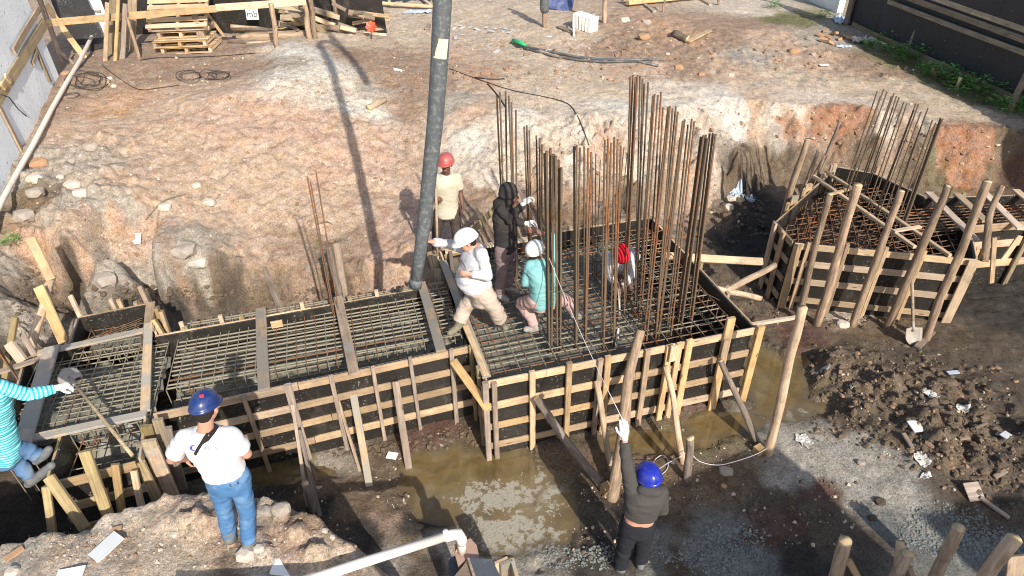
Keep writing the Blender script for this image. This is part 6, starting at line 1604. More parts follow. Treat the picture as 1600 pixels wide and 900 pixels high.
for i in range(6):
    q = a.lerp(b, i / 5); V, F = box_vf(.075, .34, .36, (0, 0, .19)); 
    tag(mesh_obj('white_block', V, F, M['paint_white'], None, Matrix.Translation(q) @ Matrix.Rotation(rnd.uniform(-.06, .06) + math.atan2(b.y - a.y, b.x - a.x), 4, 'Z') @ Matrix.Rotation(rnd.uniform(-.03, .03), 4, 'Y')), "thin white block standing on edge in a row of six in the far yard", 'block', 'white blocks standing in a row')
tag(board('loose_plank', ground(873, 43) + Vector((0, 0, .03)), ground(897, 54) + Vector((0, 0, .03)), .16, .03, 'grey_wood', None), "grey board lying on the dirt beside the white blocks", 'plank')
tag(board('loose_plank', ground(896, 47) + Vector((0, 0, .3)), ground(897, 58) + Vector((0, 0, .02)), .05, .02, 'paint_white', None, up=(0, -1, 0)), "small white slat stuck upright by the grey board", 'slat')
for (lab, u0, v0, u1, v1, w, mt) in [("longest timber beam at the top of the far yard", 980, 11, 1110, -2, .16, 'pine'), ("grey beam with a burnt end beside the longest one", 972, 6, 1080, -3, .12, 'grey_wood'), ("short bearer under the far timber beams", 1006, 8, 1022, 20, .1, 'grey_wood'), ("second bearer under the far timber beams", 1092, -1, 1110, 9, .1, 'pale_wood')]:
    tag(board('yard_beam', ground(u0, v0) + Vector((0, 0, .12 if w > .11 else .03)), ground(u1, v1) + Vector((0, 0, .12 if w > .11 else .03)), w, .12 if w > .11 else .06, mt, None), lab, 'beam', 'beams stacked in the far yard')
stand('timber_stake', "dark thin stake by the far timber beams", 1040, -10, 1036, 19, .035, .03, 'bark', cat='stake'); stand('timber_stake', "dark stake at the far end of the timber beams", 1123, -12, 1122, 8, .04, .035, 'bark', cat='stake')
tag(board('loose_plank', ground(1074, 69) + Vector((0, 0, .06)), ground(1108, 55) + Vector((0, 0, .12)), .13, .03, 'pale_wood', None), "pale plank lying on the brown spoil heap", 'plank')
tag(log('pipe_stub', ground(1052, 56) + Vector((0, 0, .06)), ground(1074, 65) + Vector((0, 0, .06)), .09, .09, 'bark_dark'), "dark stub of pipe on the brown spoil heap", 'pipe')
tag(log('loose_log', ground(576, 172) + Vector((0, 0, .05)), ground(602, 158) + Vector((0, 0, .05)), .07, .05, 'bark_pale'), "short rotten log lying on the pale mound", 'log')
for lab, pts, r_, sh_ in [("upper grey conduit curving over the flat dirt", [(803,71),(830,77),(865,84),(900,91),(940,95),(985,96),(1032,95)], .028, 0), ("lower grey conduit lying along its twin on the dirt", [(806,74),(835,82),(870,91),(910,97),(950,99),(995,98),(1028,105)], .026, 0)]:
    tag(tube('conduit', [ground(u, v) + Vector((0, 0, .035)) for u, v in pts], r_, 'conduit', None, 8), lab, 'conduit', 'conduits on the flat dirt')
tag(tube('green_sleeve', [ground(802, 69) + Vector((0, 0, .08)), ground(811, 72) + Vector((0, 0, .09)), ground(821, 75) + Vector((0, 0, .07))], [.06, .055, .04], 'green', None, 10), "bright green plastic sleeve on the end of the conduits", 'sleeve')
# cables
def cable(lab, pts, r_=.009, mt='wire', z=.015, group=None): return tag(tube('cable', [ground(q.x, q.y) + Vector((0, 0, z)) for q in smooth_path([(u, v, 0) for u, v in pts], 6)], r_, mt, None, 5), lab, 'cable', group)
cable("thin cable running over the lip of the bank to the rebar", [(702,108),(745,124),(800,142),(850,152),(885,162),(900,178),(912,205),(920,228)])
cable("short dark rod lying in the dirt above the bank", [(742,122),(770,125),(788,124)], .014)
cable("black rod sloping into the rebar behind the hose", [(762,132),(776,148),(790,168)], .016)
def coil(lab, u, v, ru, rv, n, seed, r_=.0055):
    pts = []; q = random.Random(seed)
    for i in range(n * 10):
        an = i * math.pi / 5; k = 1 + .35 * math.sin(i * .37 + seed) + q.uniform(-.22, .22)
        pts.append((u + math.cos(an) * ru * k + 8 * math.sin(i * .11), v + math.sin(an) * rv * k))
    return tag(tube('cable_coil', smooth_path([ground(a, b) + Vector((0, 0, .02 + .03 * q.random())) for a, b in pts], 3), r_, 'wire', None, 4), lab, 'cable')
coil("tangle of thin black cable beside the pale pipe", 136, 128, 22, 11, 6, 3)
coil("loose coil of black cable on the dirt before the pallets", 338, 120, 17, 6, 5, 9)
coil("flattened loops of black cable nearer the pale pipe", 290, 122, 18, 8, 3, 15)
cable("black cable winding past the foot of the pallets", [(220,95),(250,91),(300,90),(350,88),(400,84)], .010)
cable("black cable trailing to the loose coil", [(160,102),(175,115),(215,140),(250,138),(280,134)], .007)
cable("grey strap lying beside the pale pipe", [(102,150),(114,146),(124,148),(118,153),(106,155)], .014, 'conduit')
tag(tube('cable', [onw(0, 147, .04), onw(14, 152, .06), onw(28, 170, .08), ground(52, 192) + Vector((0, 0, .02))], .010, 'wire', None, 5), "black cable drooping from the white wall", 'cable')
tag(tube('pale_pipe', [ground(u, v) + Vector((0, 0, z)) for (u, v, z) in [(160,58,.35),(150,74,.25),(128,104,.12),(104,140,.08),(84,176,.08),(56,234,.1),(28,288,.12),(10,330,.16),(-14,385,.2)]], .042, 'pvc_old', None, 12), "long pale plastic pipe running down along the white wall", 'pipe')
# ------------------------------------------------------------------ black fence on the right
fb0, fb1 = ground(1333, 42), ground(1600, 166); fd_ = fb1 - fb0; fz0, fz1 = fb0.z, fb1.z; fd_.z = 0; fl = fd_.length; fd_.normalize(); fnn = Vector((-fd_.y, fd_.x, 0))
if fnn.x > 0: fnn = -fnn
bf = root('black_fence', fb0, "black sheeted site fence with yellow rails above a strip of weeds", 'fence')
def fp(s, off, z): q = fb0 + fd_ * s + fnn * off; return Vector((q.x, q.y, fz0 + (fz1 - fz0) * s / fl + z))
def fence_mat():
    t = NT('black_sheeting'); p = t.pos(); n = t.noise(p, 3, 5)
    c = t.mix(n, (.012, .013, .016), (.03, .032, .037)); s = t.ramp(t.voro(p, 13), [(.06, 1.0), (.10, 0.0)]); k = t.ramp(t.noise(p, 5, 4), [(.5, 0.0), (.6, 1.0)])
    c = t.mix(t.math('MULTIPLY', s, k), c, (.55, .55, .55)); return t.out(c, .6)
M['sheeting'] = fence_mat()
k = 0; s = -.2
while s < fl + 4:
    V, F = box_vf(1, 1, 1); a, b = fp(s, 0, .0), fp(s + 1.196, 0, .0)
    board('sheet_panel', a + Vector((0, 0, 1.2)), b + Vector((0, 0, 1.2)), 2.4, .02 + .002 * (k % 2), 'sheeting', bf, up=fnn, segs=1, jit=0, bow=0); s += 1.2; k += 1
def railz(u, v):
    d = ray(u, v); t = (fb0 - CAMP).dot(fnn) / d.dot(fnn); q = CAMP + d * t; return q, (q - fb0).dot(fd_)
(qa, sa_), (qb, sb_) = railz(1395, 2), railz(1598, 76)
board('rail', qa + fnn * .12, qb + fnn * .12 + (qb - qa).normalized() * 3, .10, .06, 'olive_wood', bf, up=fnn)
(qa, _), (qb, _) = railz(1432, 0), railz(1598, 60)
board('rail', qa + fnn * .05 - (qb - qa).normalized() * .6, qb + fnn * .05 + (qb - qa).normalized() * 3, .12, .05, 'olive_wood', bf, up=fnn)
(qa, _), (qb, _) = railz(1470, 0), railz(1598, 44)
board('rail', qa + fnn * .02 - (qb - qa).normalized() * 1.5, qb + fnn * .02 + (qb - qa).normalized() * 3, .11, .03, 'olive_wood', bf, up=fnn)
for k in range(3): board('base_board', fp(k * fl / 3 + .02, .06, .07), fp((k + 1) * fl / 3 - .02, .06, .07), .15, .035, 'olive_wood', bf, up=fnn)
for (u0, v0, u1, v1) in [(1446, 12, 1419, 84), (1612, 95, 1579, 176)]:
    f = ground(u1, v1); t = atY(u0, v0, f.y + .0); dd = (f - t).normalized(); log('post', f + dd * .15, t - dd * .4, .065, .06, 'bark_dark', bf)
log('post', fp(-.25, .08, -.1), fp(-.25, .08, 2.4), .08, .08, 'bark_dark', bf)
pw0, pw1 = ground(1266, 2), ground(1312, 20)
V, F = box_vf((pw1 - pw0).length, .2, 2.2, (0, 0, 1.0)); mid_ = (pw0 + pw1) / 2; aa = math.atan2(pw1.y - pw0.y, pw1.x - pw0.x)
tag(mesh_obj('grey_wall', V, F, M['wall_paint'], None, Matrix.Translation(mid_) @ Matrix.Rotation(aa, 4, 'Z')), "patch of peeling bluish wall beyond the end of the black fence", 'wall')
# weeds
def leaf_mat():
    t = NT('weed_leaf'); rn = t.new('ShaderNodeNewGeometry').outputs['Random Per Island']; c = t.mix(rn, (.05, .15, .03), (.17, .34, .07)); m = t.out(c, .55); t.b.inputs['Transmission Weight'].default_value = 0; return m
M['leaf'] = leaf_mat()
def weed_mesh(seed, n=70, h=.3, sp=.22):
    q = random.Random(seed); V = []; F = []
    for i in range(n):
        an = q.uniform(0, 6.28); rr = sp * math.sqrt(q.random()); z = h * q.random() * (1 - .5 * rr / sp) + .02; c = Vector((rr * math.cos(an), rr * math.sin(an), z))
        a2 = an + q.uniform(-1, 1); d = Vector((math.cos(a2), math.sin(a2), q.uniform(-.2, .7))).normalized(); sdv = d.cross(Vector((0, 0, 1))).normalized(); l = q.uniform(.05, .11); w = l * .32; up_ = sdv.cross(d)
        b = len(V); V += [c, c + d * l * .45 + sdv * w + up_ * .008, c + d * l, c + d * l * .45 - sdv * w + up_ * .008]; F += [(b, b + 1, b + 2), (b, b + 2, b + 3)]
    for i in range(8):
        an = q.uniform(0, 6.28); b = len(V); e = Vector((math.cos(an) * sp * .6, math.sin(an) * sp * .6, h * .9)); V += [Vector((0, 0, 0)), Vector((.008, 0, 0)), e]; F.append((b, b + 1, b + 2))
    me = bpy.data.meshes.new('weed_clump'); me.from_pydata([tuple(v) for v in V], [], F); me.materials.append(M['leaf']); return me
wm = [weed_mesh(i, 90, .22 + .06 * i, .22 + .03 * i) for i in range(4)]
for i, (u, v, s) in enumerate([(1352,72,.8),(1366,78,1),(1377,58,1.3),(1385,72,1),(1397,84,1.1),(1410,92,.9),(1424,90,1.3),(1434,97,1.1),(1447,108,.9),(1458,117,1.2),(1470,122,1.2),(1484,127,1),(1497,137,1.2),(1512,132,1.1),(1524,142,1.3),(1537,152,1.2),(1549,148,1),(1562,168,1),(1574,178,.9),(1588,180,1.2),(1600,172,1.2),(1494,146,.7),(1440,118,.7),(1400,96,.6)]):
    o = link('weed_clump', wm[i % 4], None, Matrix.Translation(ground(u, v)) @ Matrix.Rotation(i * 1.7, 4, 'Z') @ Matrix.Scale(s, 4)); tag(o, "low green weed clump in the strip at the foot of the black fence", 'weed', 'weeds at the foot of the black fence')
for lab, u, v, s in [("lone green weed at the far top of the spoil", 1210, 13, .9), ("green weed among the rubble by the bluish wall", 1287, 28, .8), ("tiny green weed on the ochre lip of the cut", 18, 380, .5), ("tall weed sprouting before the first fence panel", 1378, 52, 1.4)]:
    tag(link('weed_clump', wm[1], None, Matrix.Translation(ground(u, v)) @ Matrix.Scale(s, 4)), lab, 'weed')
for (u0, v0, u1, v1) in [(1458, 105, 1460, 115), (1500, 122, 1496, 140)]:
    pass
stand('timber_stake', "short yellow peg among the fence weeds, nearer the rubble", 1457, 105, 1460, 117, .04, .035, 'bark_pale', cat='peg'); stand('timber_stake', "short yellow peg among the fence weeds, farther along", 1501, 120, 1495, 141, .045, .04, 'bark_pale', cat='peg')
# ------------------------------------------------------------------ rubble, stones, litter
def chunk_mesh(seed, sub=2, rough=.35):
    bm_ = bmesh.new(); bmesh.ops.create_icosphere(bm_, subdivisions=sub, radius=1)
    for q in bm_.verts:
        k = 1 + rough * mnoise.noise(q.co * 1.2 + Vector((seed * 7.7, 0, 0))) + rough * .5 * mnoise.noise(q.co * 2.7 + Vector((0, seed * 3.1, 0)))
        c = q.co * k; q.co = Vector((max(-.82, min(.82, c.x)), max(-.8, min(.8, c.y)), max(-.78, min(.78, c.z))))
    me = bpy.data.meshes.new('rock'); bm_.to_mesh(me); bm_.free(); return me
_ch = {}
def rock(lab, u, v, px, mt, asp=(1, .8, .6), group=None, name='rock', cat='rock', sink=.38, seed=None):
    k = (mt, rnd.randrange(4) if seed is None else seed)
    if k not in _ch: _ch[k] = chunk_mesh(k[1] + len(mt), 2); _ch[k].materials.append(M[mt])
    p = ground(u, v); t = (p - CAMP).dot(FWD); r = px * t / FPX / 2
    return tag(link(name, _ch[k], None, Matrix.Translation(p + Vector((0, 0, r * asp[2] * (1 - 2 * sink)))) @ Matrix.Rotation(rnd.uniform(-.5, .5), 4, 'Z') @ Matrix.Diagonal((r * asp[0], r * asp[1], r * asp[2], 1))), lab, cat, group)
for lab, u, v, px, mt in [("flat ochre boulder against the pale pipe", 62, 258, 32, 'rock_orange'), ("long pale rock below the ochre boulder", 58, 282, 34, 'rock_pale'), ("round brown rock next to the pipe joint", 56, 303, 30, 'rock'), ("dark rounded boulder under the pipe", 38, 340, 40, 'rock'),
        ("white stone above the pair of pale rocks", 95, 277, 14, 'rock_pale'), ("upper of two pale rocks side by side on the slope", 115, 292, 30, 'rock_pale'), ("lower of two pale rocks side by side on the slope", 125, 304, 26, 'rock_pale'), ("smooth grey boulder on the slope near the wall", 143, 231, 26, 'rock'), ("grey stone above the pair of pale rocks", 111, 253, 18, 'rock'),
        ("squared pale stone alone on the reddish slope", 308, 291, 17, 'rock_pale'), ("wedge of pale rubble below the squared stone", 327, 318, 22, 'rock_pale'), ("pale stone at the end of the dark twig", 258, 325, 22, 'rock_pale'), ("pink stone in the dirt by the wall", 102, 116, 14, 'rock_orange'), ("white stone by the loose cable", 172, 123, 10, 'rock_pale'), ("second white stone by the loose cable", 178, 135, 10, 'rock_pale'),
        ("large grey rock bulging from the cut face", 288, 395, 40, 'rock'), ("big pale rock face low in the cut", 165, 440, 46, 'rock'), ("pinkish rock wedged beneath the grey one", 310, 412, 34, 'rock_pale'),
        ("grey boulder lying before the six sided formwork", 1316, 508, 24, 'rock_pale'), ("small stone beside the grey boulder", 1277, 503, 9, 'rock'),
        ("large round grey rock on the edge of the near mound", 440, 797, 34, 'rock'), ("grey rock half buried beside the round one", 414, 800, 28, 'rock'), ("white stone on the near mound", 507, 830, 13, 'rock_pale'), ("second white stone on the near mound", 519, 840, 11, 'rock_pale'), ("brown stone between the boots on the near mound", 362, 851, 15, 'rock_orange'), ("pale concrete lump beside the boots", 384, 868, 34, 'rock_pale'), ("white pebble left of the boots on the near mound", 272, 836, 14, 'rock_pale'), ("grey lump at the bottom corner of the near mound", 20, 895, 26, 'rock_pale'), ("pale broken slab piece behind the boots", 405, 858, 20, 'rock_pale'),
        ("bluish stone lying in the puddle", 681, 806, 18, 'rock'), ("mossy block tilted by the wire", 1134, 738, 26, 'rock'), ("brown chunk behind the mossy block", 1131, 760, 11, 'brick'), ("dark lump in the wet slurry", 1363, 810, 15, 'rock_dark'), ("second dark lump in the wet slurry", 1375, 785, 20, 'rock_dark'), ("flat dark stone on the slurry edge", 1345, 724, 14, 'rock'),
        ("tan stone on the spoil in the far yard", 976, 33, 18, 'rock_pale'), ("grey rubble on the spoil heap", 1010, 36, 18, 'rock'), ("tan rubble lump below the grey one", 1006, 60, 22, 'rock_orange'), ("pale stone on the flat ground above the white patch", 1142, 118, 10, 'rock_pale'), ("brown clod above the white patch", 1096, 117, 12, 'rock_orange'), ("red clod on the flat ground", 1061, 106, 16, 'rock_orange'), ("white stone beside the spoil", 1043, 85, 8, 'rock_pale'), ("brown clod by the fence corner", 1240, 82, 20, 'rock_orange'), ("clod near the weed strip", 1270, 86, 12, 'rock'), ("small clod on the flat by the fence", 1215, 95, 12, 'rock_orange'), ("fallen pale rock at the foot of the far bank", 1137, 325, 20, 'rock_pale'), ("tan rubble at the foot of the bank under the bluish rag", 1142, 312, 18, 'rock_pale')]:
    rock(lab, u, v, px, mt)
for i, (u, v, px) in enumerate([(1289,50,13),(1294,60,11),(1303,56,11),(1310,63,12),(1296,70,10),(1286,66,9),(1318,58,9),(1282,58,8),(1326,62,9)]):
    V, F = box_vf(.19, .10, .06); p = ground(u, v)
    tag(mesh_obj('brick', V, F, M['brick'], None, Matrix.Translation(p + Vector((0, 0, .03 + .02 * (i % 3)))) @ Euler((rnd.uniform(-.5, .5), rnd.uniform(-.5, .5), rnd.uniform(0, 3))).to_matrix().to_4x4()), "broken ochre brick in the rubble by the black fence", 'brick', 'bricks in the rubble by the black fence')
crumple('plastic_bag', "big white plastic sack in the rubble by the black fence", 'sack', 1348, 66, .7, .45, .22, 'plastic_white', 4.4)
crumple('plastic_bag', "flat pale sheet piece under the white sack", 'sheet', 1318, 72, .4, .25, .05, 'plastic_blue', 6.4)
crumple('grey_tarp', "heap of grey rags by the bluish wall", 'rags', 1318, 36, .6, .5, .3, 'plastic_blue', 9.4)
crumple('dropped_glove', "white glove dropped on the pale mound", 'glove', 623, 111, .26, .14, .05, 'plastic_white', 2.4, -.4)
crumple('plastic_rag', "bluish grey rag at the foot of the far bank", 'rag', 1152, 302, .35, .25, .06, 'plastic_blue', 3.4, .5)
crumple('plastic_rag', "small pale bag at the foot of the far bank", 'bag', 1172, 312, .16, .22, .1, 'plastic_blue', 5.4)
for lab, u, v, w, h, mt, sd_ in [("white plastic bag, brightest in the muddy rubble", 1502, 638, .30, .12, 'plastic_white', 1), ("torn pale plastic above the brightest bag", 1452, 618, .30, .10, 'plastic_white', 2), ("white rag over the rubble by the slurry", 1440, 720, .30, .12, 'plastic_white', 3), ("white scrap beside the puddle", 1288, 577, .16, .05, 'plastic_white', 4), ("small white scrap beneath it by the puddle", 1274, 586, .10, .06, 'plastic_white', 5), ("crumpled cup in the muddy rubble", 1331, 605, .12, .08, 'plastic_white', 6), ("dirty rag on the slurry near the long pole", 1255, 690, .32, .06, 'plastic_white', 7), ("white lump of plastic on the back edge of the long formwork", 333, 508, .12, .06, 'plastic_white', 8), ("light rag in the slurry at the picture corner", 1446, 745, .16, .10, 'plastic_white', 9)]:
    crumple('plastic_scrap', lab, 'plastic scrap', u, v, w * .68, w * .5, h * .6, mt, sd_ * 3.1, sd_ * .7)
def slab(lab, u, v, sx, sy, mt, rz, name='tile', cat='tile', tri=False, tilt=(0, 0)):
    p = ground(u, v); h = .012
    base = [(-sx / 2, -sy / 2), (sx / 2, -sy / 2), (sx / 2, sy / 2), (-sx / 2, sy / 2)] if not tri else [(-sx / 2, -sy / 2), (sx / 2, -sy / 2), (-sx / 2, sy / 2)]
    n = len(base); V = [(x, y_, 0) for x, y_ in base] + [(x, y_, h) for x, y_ in base]; F = [tuple(range(n - 1, -1, -1)), tuple(range(n, 2 * n))] + [(i, (i + 1) % n, n + (i + 1) % n, n + i) for i in range(n)]
    return tag(mesh_obj(name, V, F, M[mt], None, Matrix.Translation(p + Vector((0, 0, .02))) @ Euler((tilt[0], tilt[1], rz)).to_matrix().to_4x4()), lab, cat)
slab("long pale tile lying on the near mound", 168, 857, .14, .24, 'tile', -.55, tilt=(.1, 0)); slab("white triangular tile at the foot of the near mound", 444, 886, .17, .17, 'paint_white', -.1, tri=True); slab("white board corner at the bottom edge of the picture", 112, 899, .2, .1, 'paint_white', .2)
slab("pink brick fragment on the near mound edge", 184, 829, .08, .04, 'brick', .3, 'fragment', 'fragment'); slab("pink brick streak at the corner of the near mound", 24, 868, .14, .06, 'brick', .9, 'fragment', 'fragment')
slab("grey flat tile in the muddy rubble", 1431, 668, .18, .16, 'tile', .2, tilt=(.2, .1)); slab("blue and white scrap of board in the muddy rubble", 1488, 584, .16, .06, 'plastic_blue', .1, 'scrap', 'scrap'); slab("grey square of board standing in the rubble", 1520, 770, .18, .2, 'grey_wood', .1, 'board_piece', 'board', tilt=(.5, 0)); slab("white flat piece at the top of the muddy rubble", 1570, 682, .12, .08, 'tile', .5)
slab("white sheet of paper lying by the foot of the leaning planks", 613, 714, .13, .10, 'paint_white', -.2, 'paper', 'paper'); slab("white paper by the mound near the blue jeans", 411, 720, .09, .07, 'paint_white', .6, 'paper', 'paper'); slab("glassy bluish tile by the foot of the thin grey pole", 1152, 676, .14, .12, 'tile', .5); slab("square stub of pale stone on the slope lip", 215, 375, .12, .2, 'tile', .2, 'stone_stub', 'stone', tilt=(.5, 0)); slab("white tile scrap on the flat dirt near the conduits", 857, 80, .14, .06, 'paint_white', .1); slab("white scrap on the flat dirt by the wrapped post", 858, 59, .14, .05, 'paint_white', .1, 'scrap', 'scrap'); slab("white scrap near the fence side of the flat dirt", 1287, 103, .22, .10, 'paint_white', .1, 'scrap', 'scrap')
rock("pale green block standing in the puddle", 701, 813, 11, 'rock_pale', (1, .8, 1.1), name='green_block', cat='block'); 
for lab, pts, r_ in [("dark twig lying on the reddish slope", [(228,345),(245,325),(262,313),(290,305)], .012), ("dark root on the cut bank behind the orange bars", [(495,352),(510,348),(520,352)], .012)]:
    cable(lab, pts, r_, 'bark_dark')
for lab, u0, v0, u1, v1, w in [("pale stick in the muddy rubble", 1410, 680, 1424, 703, .05), ("light stick lower in the muddy rubble", 1497, 688, 1513, 687, .04), ("straw coloured stick by the slurry", 1552, 748, 1570, 738, .05), ("dark board end under the spade", 1432, 545, 1456, 520, .09), ("dark pole lying in the muddy rubble", 1530, 780, 1575, 812, .05), ("brown stick at the picture edge of the rubble", 1522, 672, 1540, 664, .03)]:
    tag(board('loose_stick', ground(u0, v0) + Vector((0, 0, .03)), ground(u1, v1) + Vector((0, 0, .03)), w, .03, 'grey_wood', None), lab, 'stick')
# white scraps strewn beside the hose top
for i, (u, v) in enumerate([(702,42),(710,46),(716,41),(722,45),(735,44),(745,47),(760,44),(772,46),(786,50),(795,52),(800,48),(712,60),(722,56),(776,82),(690,48),(768,50),(790,46)]):
    o = slab("torn white scrap in the strewn line beside the hose", u, v, rnd.uniform(.08, .2), rnd.uniform(.06, .12), 'tile', rnd.uniform(0, 3), 'scrap', 'scrap', tilt=(rnd.uniform(-.2, .2), rnd.uniform(-.2, .2))); o['group'] = 'white scraps strewn beside the hose'
# ------------------------------------------------------------------ pump stand at the bottom edge
zc = 1.1
pp = [at(470, 911, 1.62), at(560, 881, 1.42), at(700, 837, 1.12)]
ps = root('drain_pipe', pp[2], "white plastic drain pipe with an elbow over the sump at the bottom edge", 'pipe')
e0 = pp[2]; e1 = at(716, 834, zc - .02); e2 = at(721, 842, zc - .08); e3 = at(722, 862, zc - .26)
tube('pipe', [pp[0] + (pp[0] - pp[1]) * 2, pp[0], pp[1], e0], .042, 'pvc', ps, 16); tube('elbow', [e0 - (e0 - pp[1]).normalized() * .03, e0 + (e1 - e0) * .5, e1, e2, e2.lerp(e3, .3)], .05, 'pvc', ps, 16); tube('down_pipe', [e2, e3], .042, 'pvc_old', ps, 16)
tube('pipe_cap', [e0 + Vector((-.02, 0, .03)), e0 + Vector((-.02, 0, .075))], .024, 'pvc', ps, 10)
zp = e3.z - .01
sq = root('sump_box', at(740, 890, zp), "wooden sump box with slate coloured lids under the white pipe", 'sump box')
def quad(name, pts, z, th, mt, par):
    P_ = [at(u, v, z) for u, v in pts]; n = len(P_); V = P_ + [p - Vector((0, 0, th)) for p in P_]; F = [tuple(range(n)), tuple(range(2 * n - 1, n - 1, -1))] + [(i, n + i, n + (i + 1) % n, (i + 1) % n) for i in range(n)]
    return mesh_obj(name, V, F, M[mt], par)
quad('plate', [(707, 852), (735, 841), (745, 852), (749, 872), (730, 872), (716, 885)], zp, .03, 'rust_plate', sq)
quad('lid', [(733, 871), (769, 874), (784, 905), (744, 905)], zp + .06, .05, 'rubber_dark', sq)
quad('lid', [(700, 872), (712, 868), (728, 880), (708, 905), (702, 905)], zp - .15, .03, 'rubber_dark', sq)
quad('side_board', [(730, 872), (733, 871), (745, 905), (740, 905)], zp + .08, .5, 'grey_wood', sq)
quad('front_board', [(706, 905), (729, 877), (732, 880), (738, 905)], zp + .02, .5, 'grey_wood', sq)
for pts in ([(772, 878), (792, 869), (794, 872), (774, 882)], [(780, 880), (799, 872), (802, 876), (783, 884)], [(797, 872), (803, 872), (812, 905), (806, 905)]):
    quad('crate_board', pts, zp - .05, .35, 'pine_wet', sq)
M_ = mesh_obj('knob', *ellip(at(715, 860, zp + .015), Vector((.018, 0, 0)), Vector((0, .018, 0)), Vector((0, 0, .018)), 8), M['pine'], sq, None, True)

# ------------------------------------------------------------------ loose stones and gravel (stuff)
def scatter(name, label, n, area, size, mt, seed, zoff=0.0, flat=.7, mask=None, cat='stones'):
    q = np.random.default_rng(seed); V = []; F = []; cnt = 0
    g1 = (1 + 5 ** .5) / 2; base = np.array([(-1, g1, 0), (1, g1, 0), (-1, -g1, 0), (1, -g1, 0), (0, -1, g1), (0, 1, g1), (0, -1, -g1), (0, 1, -g1), (g1, 0, -1), (g1, 0, 1), (-g1, 0, -1), (-g1, 0, 1)], float) / 1.9
    fc = [(0, 11, 5), (0, 5, 1), (0, 1, 7), (0, 7, 10), (0, 10, 11), (1, 5, 9), (5, 11, 4), (11, 10, 2), (10, 7, 6), (7, 1, 8), (3, 9, 4), (3, 4, 2), (3, 2, 6), (3, 6, 8), (3, 8, 9), (4, 9, 5), (2, 4, 11), (6, 2, 10), (8, 6, 7), (9, 8, 1)]
    while cnt < n:
        u, v = area(q); g = ground(u, v)
        if mask is not None and not mask(g, q): cnt += .2; continue
        r = size(q); a = q.random() * 6.28; c, s = math.cos(a), math.sin(a)
        B = base * (r * (.7 + .6 * q.random(3))) * np.array((1, .8, flat)) * (1 + .7 * (q.random((12, 1)) - .5))
        B = B @ np.array([[c, -s, 0], [s, c, 0], [0, 0, 1]]) + np.array((g.x, g.y, g.z + r * .12 + zoff))
        o = len(V); V += [tuple(b) for b in B]; F += [tuple(i + o for i in f) for f in fc]; cnt += 1
    return tag(mesh_obj(name, V, F, M[mt]), label, cat, None, 'stuff')
def ellA(*es):
    w = np.array([e[2] * e[3] for e in es], float); w /= w.sum()
    def f(q):
        e = es[q.choice(len(es), p=w)]; a = q.random() * 6.283; r = math.sqrt(q.random()); r = r * (.6 + .4 * q.random())
        return e[0] + e[2] * r * math.cos(a), e[1] + e[3] * r * math.sin(a)
    return f
ls = lambda lo, hi: (lambda q: lo * (hi / lo) ** (q.random() ** 2.2))
M['peb_pale'] = plain_mat('pale_pebbles', (.50, .41, .31), .9, .35, 3, 0); M['peb_brown'] = plain_mat('brown_pebbles', (.27, .17, .105), .9, .35, 3, 0); M['peb_blue'] = plain_mat('blue_gravel', (.20, .215, .20), .8, .35, 3, 0); M['peb_mud'] = plain_mat('mud_clods', (.125, .092, .06), .95, .4, 3, .3); M['peb_white'] = plain_mat('white_crumbs', (.72, .70, .66), .8, .1, 3, 0)
slope_area = ellA((380,220,330,150), (560,300,120,140), (120,300,110,70), (250,380,200,30), (620,180,90,100))
yard_area = ellA((800,80,420,70), (1200,110,220,50), (300,110,260,35), (1400,160,200,30), (1020,60,140,40))
mound_area = ellA((280,850,270,50), (470,840,90,45), (420,800,60,25), (100,860,110,36), (540,880,40,30))
mud_area = ellA((1450,640,170,110), (1350,570,130,40), (1550,720,90,90), (1300,640,60,60), (1200,460,60,60))
fl_area = ellA((640,760,90,70), (480,760,90,40), (1000,760,160,60), (1100,700,120,50), (950,850,120,45), (1250,800,140,70), (700,680,60,30))
bank_area = ellA((870,260,140,70), (1130,190,80,50), (1300,200,120,40), (1480,230,120,40), (1130,320,60,50))
scatter('gravel', "pale pebbles strewn over the dirt slope", 420, slope_area, ls(.006, .032), 'peb_pale', 1)
scatter('gravel', "brown clods strewn over the dirt slope", 600, slope_area, ls(.008, .05), 'peb_brown', 2)
scatter('gravel', "pale pebbles over the flat yard", 300, yard_area, ls(.01, .04), 'peb_pale', 3)
scatter('gravel', "brown clods over the flat yard and spoil", 700, ellA((1040,75,140,40),(1380,112,60,16),(1250,90,90,30),(800,100,300,50)), ls(.015, .08), 'peb_brown', 4)
scatter('gravel', "pale stones on the near mound", 420, mound_area, ls(.003, .018), 'peb_pale', 5)
scatter('gravel', "brown clods on the near mound", 300, mound_area, ls(.004, .022), 'peb_brown', 6)
scatter('mud_clods', "dark clods over the muddy rubble", 1100, mud_area, ls(.01, .06), 'peb_mud', 7)
scatter('gravel', "pale stones in the muddy rubble", 160, mud_area, ls(.008, .035), 'peb_pale', 8)
scatter('gravel', "brown stones in the muddy rubble", 350, mud_area, ls(.01, .045), 'peb_brown', 9)
scatter('gravel', "dark grit on the wet pit floor", 900, fl_area, ls(.006, .035), 'peb_mud', 10)
scatter('gravel', "small stones on the wet pit floor", 350, fl_area, ls(.006, .03), 'peb_pale', 11)
scatter('gravel', "blue grey gravel heaps on the pit floor", 2600, ellA((1140,855,75,45),(1110,875,70,25),(1480,830,90,50),(1560,860,60,40),(940,870,40,25),(1030,868,25,14),(880,870,50,25)), ls(.008, .022), 'peb_blue', 12)
scatter('gravel', "rubble on the face of the far bank", 160, bank_area, ls(.01, .05), 'peb_pale', 13)
scatter('gravel', "brown rubble on the face of the far bank", 300, bank_area, ls(.01, .06), 'peb_brown', 14)
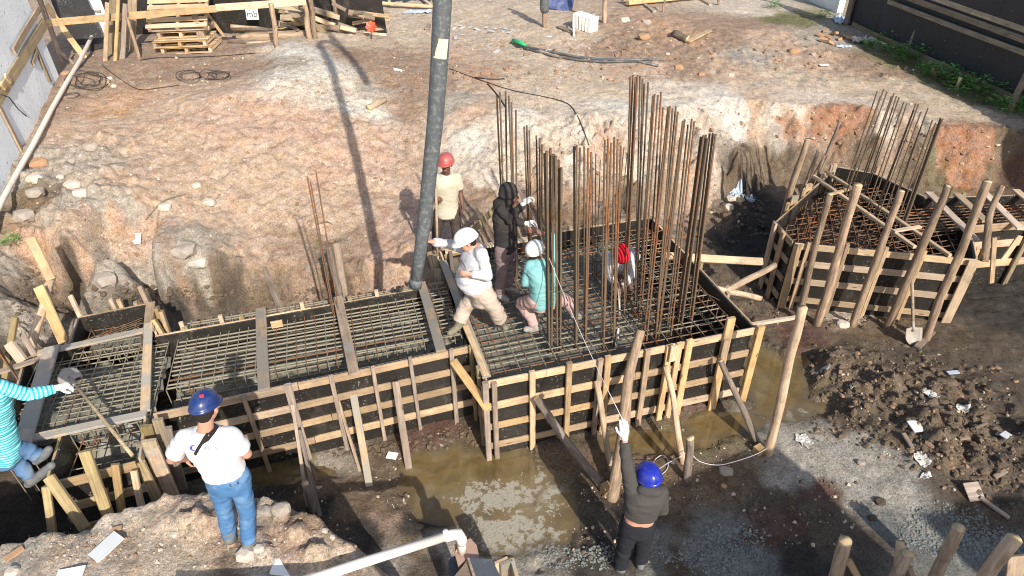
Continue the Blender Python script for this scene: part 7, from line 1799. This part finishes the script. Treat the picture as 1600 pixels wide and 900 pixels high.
scatter('white_crumbs', "white crumbs of litter over the site", 110, ellA((1450,650,150,100),(800,90,350,60),(400,250,300,140),(300,850,260,45),(1150,300,60,40),(1080,700,140,60)), ls(.006, .026), 'peb_white', 15)
scatter('gravel', "fine pale gravel round the foot of the wrapped post", 500, ellA((850,50,40,10),(880,65,30,10),(840,160,70,12)), ls(.008, .018), 'peb_pale', 16)
scatter('mud_clods', "clods of mud fallen along the foot of the formworks", 500, ellA((700,690,60,25),(1090,650,60,16),(840,700,40,14),(1340,505,110,12),(560,700,120,16),(940,668,60,10)), ls(.012, .05), 'peb_mud', 17)
scatter('mud_clods', "dark clods in the shadow behind the formworks", 600, ellA((1170,340,50,50),(400,460,250,14),(220,460,120,20),(60,470,50,60)), ls(.012, .06), 'peb_mud', 18)
# ------------------------------------------------------------------ unseen huts added behind the camera, shaped to shade the pit floor
def hut(lab, corner, au, av, lu, lv, h):
    a = Vector((*corner, 0)); u_ = Vector((*au, 0)).normalized(); v_ = Vector((*av, 0)).normalized()
    c = a + u_ * lu / 2 + v_ * lv / 2; r_ = root('shade_hut', c, lab, 'hut', 'huts added to shade the pit')
    cs = [a, a + u_ * lu, a + u_ * lu + v_ * lv, a + v_ * lv]
    for i in range(4):
        p, q = cs[i], cs[(i + 1) % 4]; n_ = ((p + q) / 2 - c).normalized(); d = (q - p).normalized(); ln = (q - p).length
        for k in range(int(ln / .4) + 1):
            s0, s1 = k * .4, min(ln, k * .4 + .395)
            if s1 - s0 > .05: m_ = p + d * (s0 + s1) / 2; board('wall_board', m_ + Vector((0, 0, -.1)), m_ + Vector((0, 0, h - .08)), s1 - s0, .03, 'grey_wood', r_, up=n_, segs=1)
    o_ = u_ * .06 + v_ * .06
    m_ = (cs[0] + cs[3]) / 2; m2 = (cs[1] + cs[2]) / 2
    board('roof', m_ - u_ * .0 + Vector((0, 0, h - .03)), m2 + Vector((0, 0, h - .03)), lv, .05, 'grey_wood', r_, segs=1)
    p = cs[0] + u_ * lu * .5 - v_ * .03; board('door', p + Vector((0, 0, .05)), p + Vector((0, 0, 2.0)), .8, .04, 'pine', r_, up=-v_, segs=1)
hut("tall grey board hut added out of view to shade the pit, nearer the mound", (5.6, .2), (-.91, -.41), (.39, -.92), 2.3, 3.0, 4.0)
hut("tall grey board hut added out of view to shade the pit, beyond the first", (6.8, -.75), (.98, .15), (.39, -.92), 3.4, 3.0, 4.0)
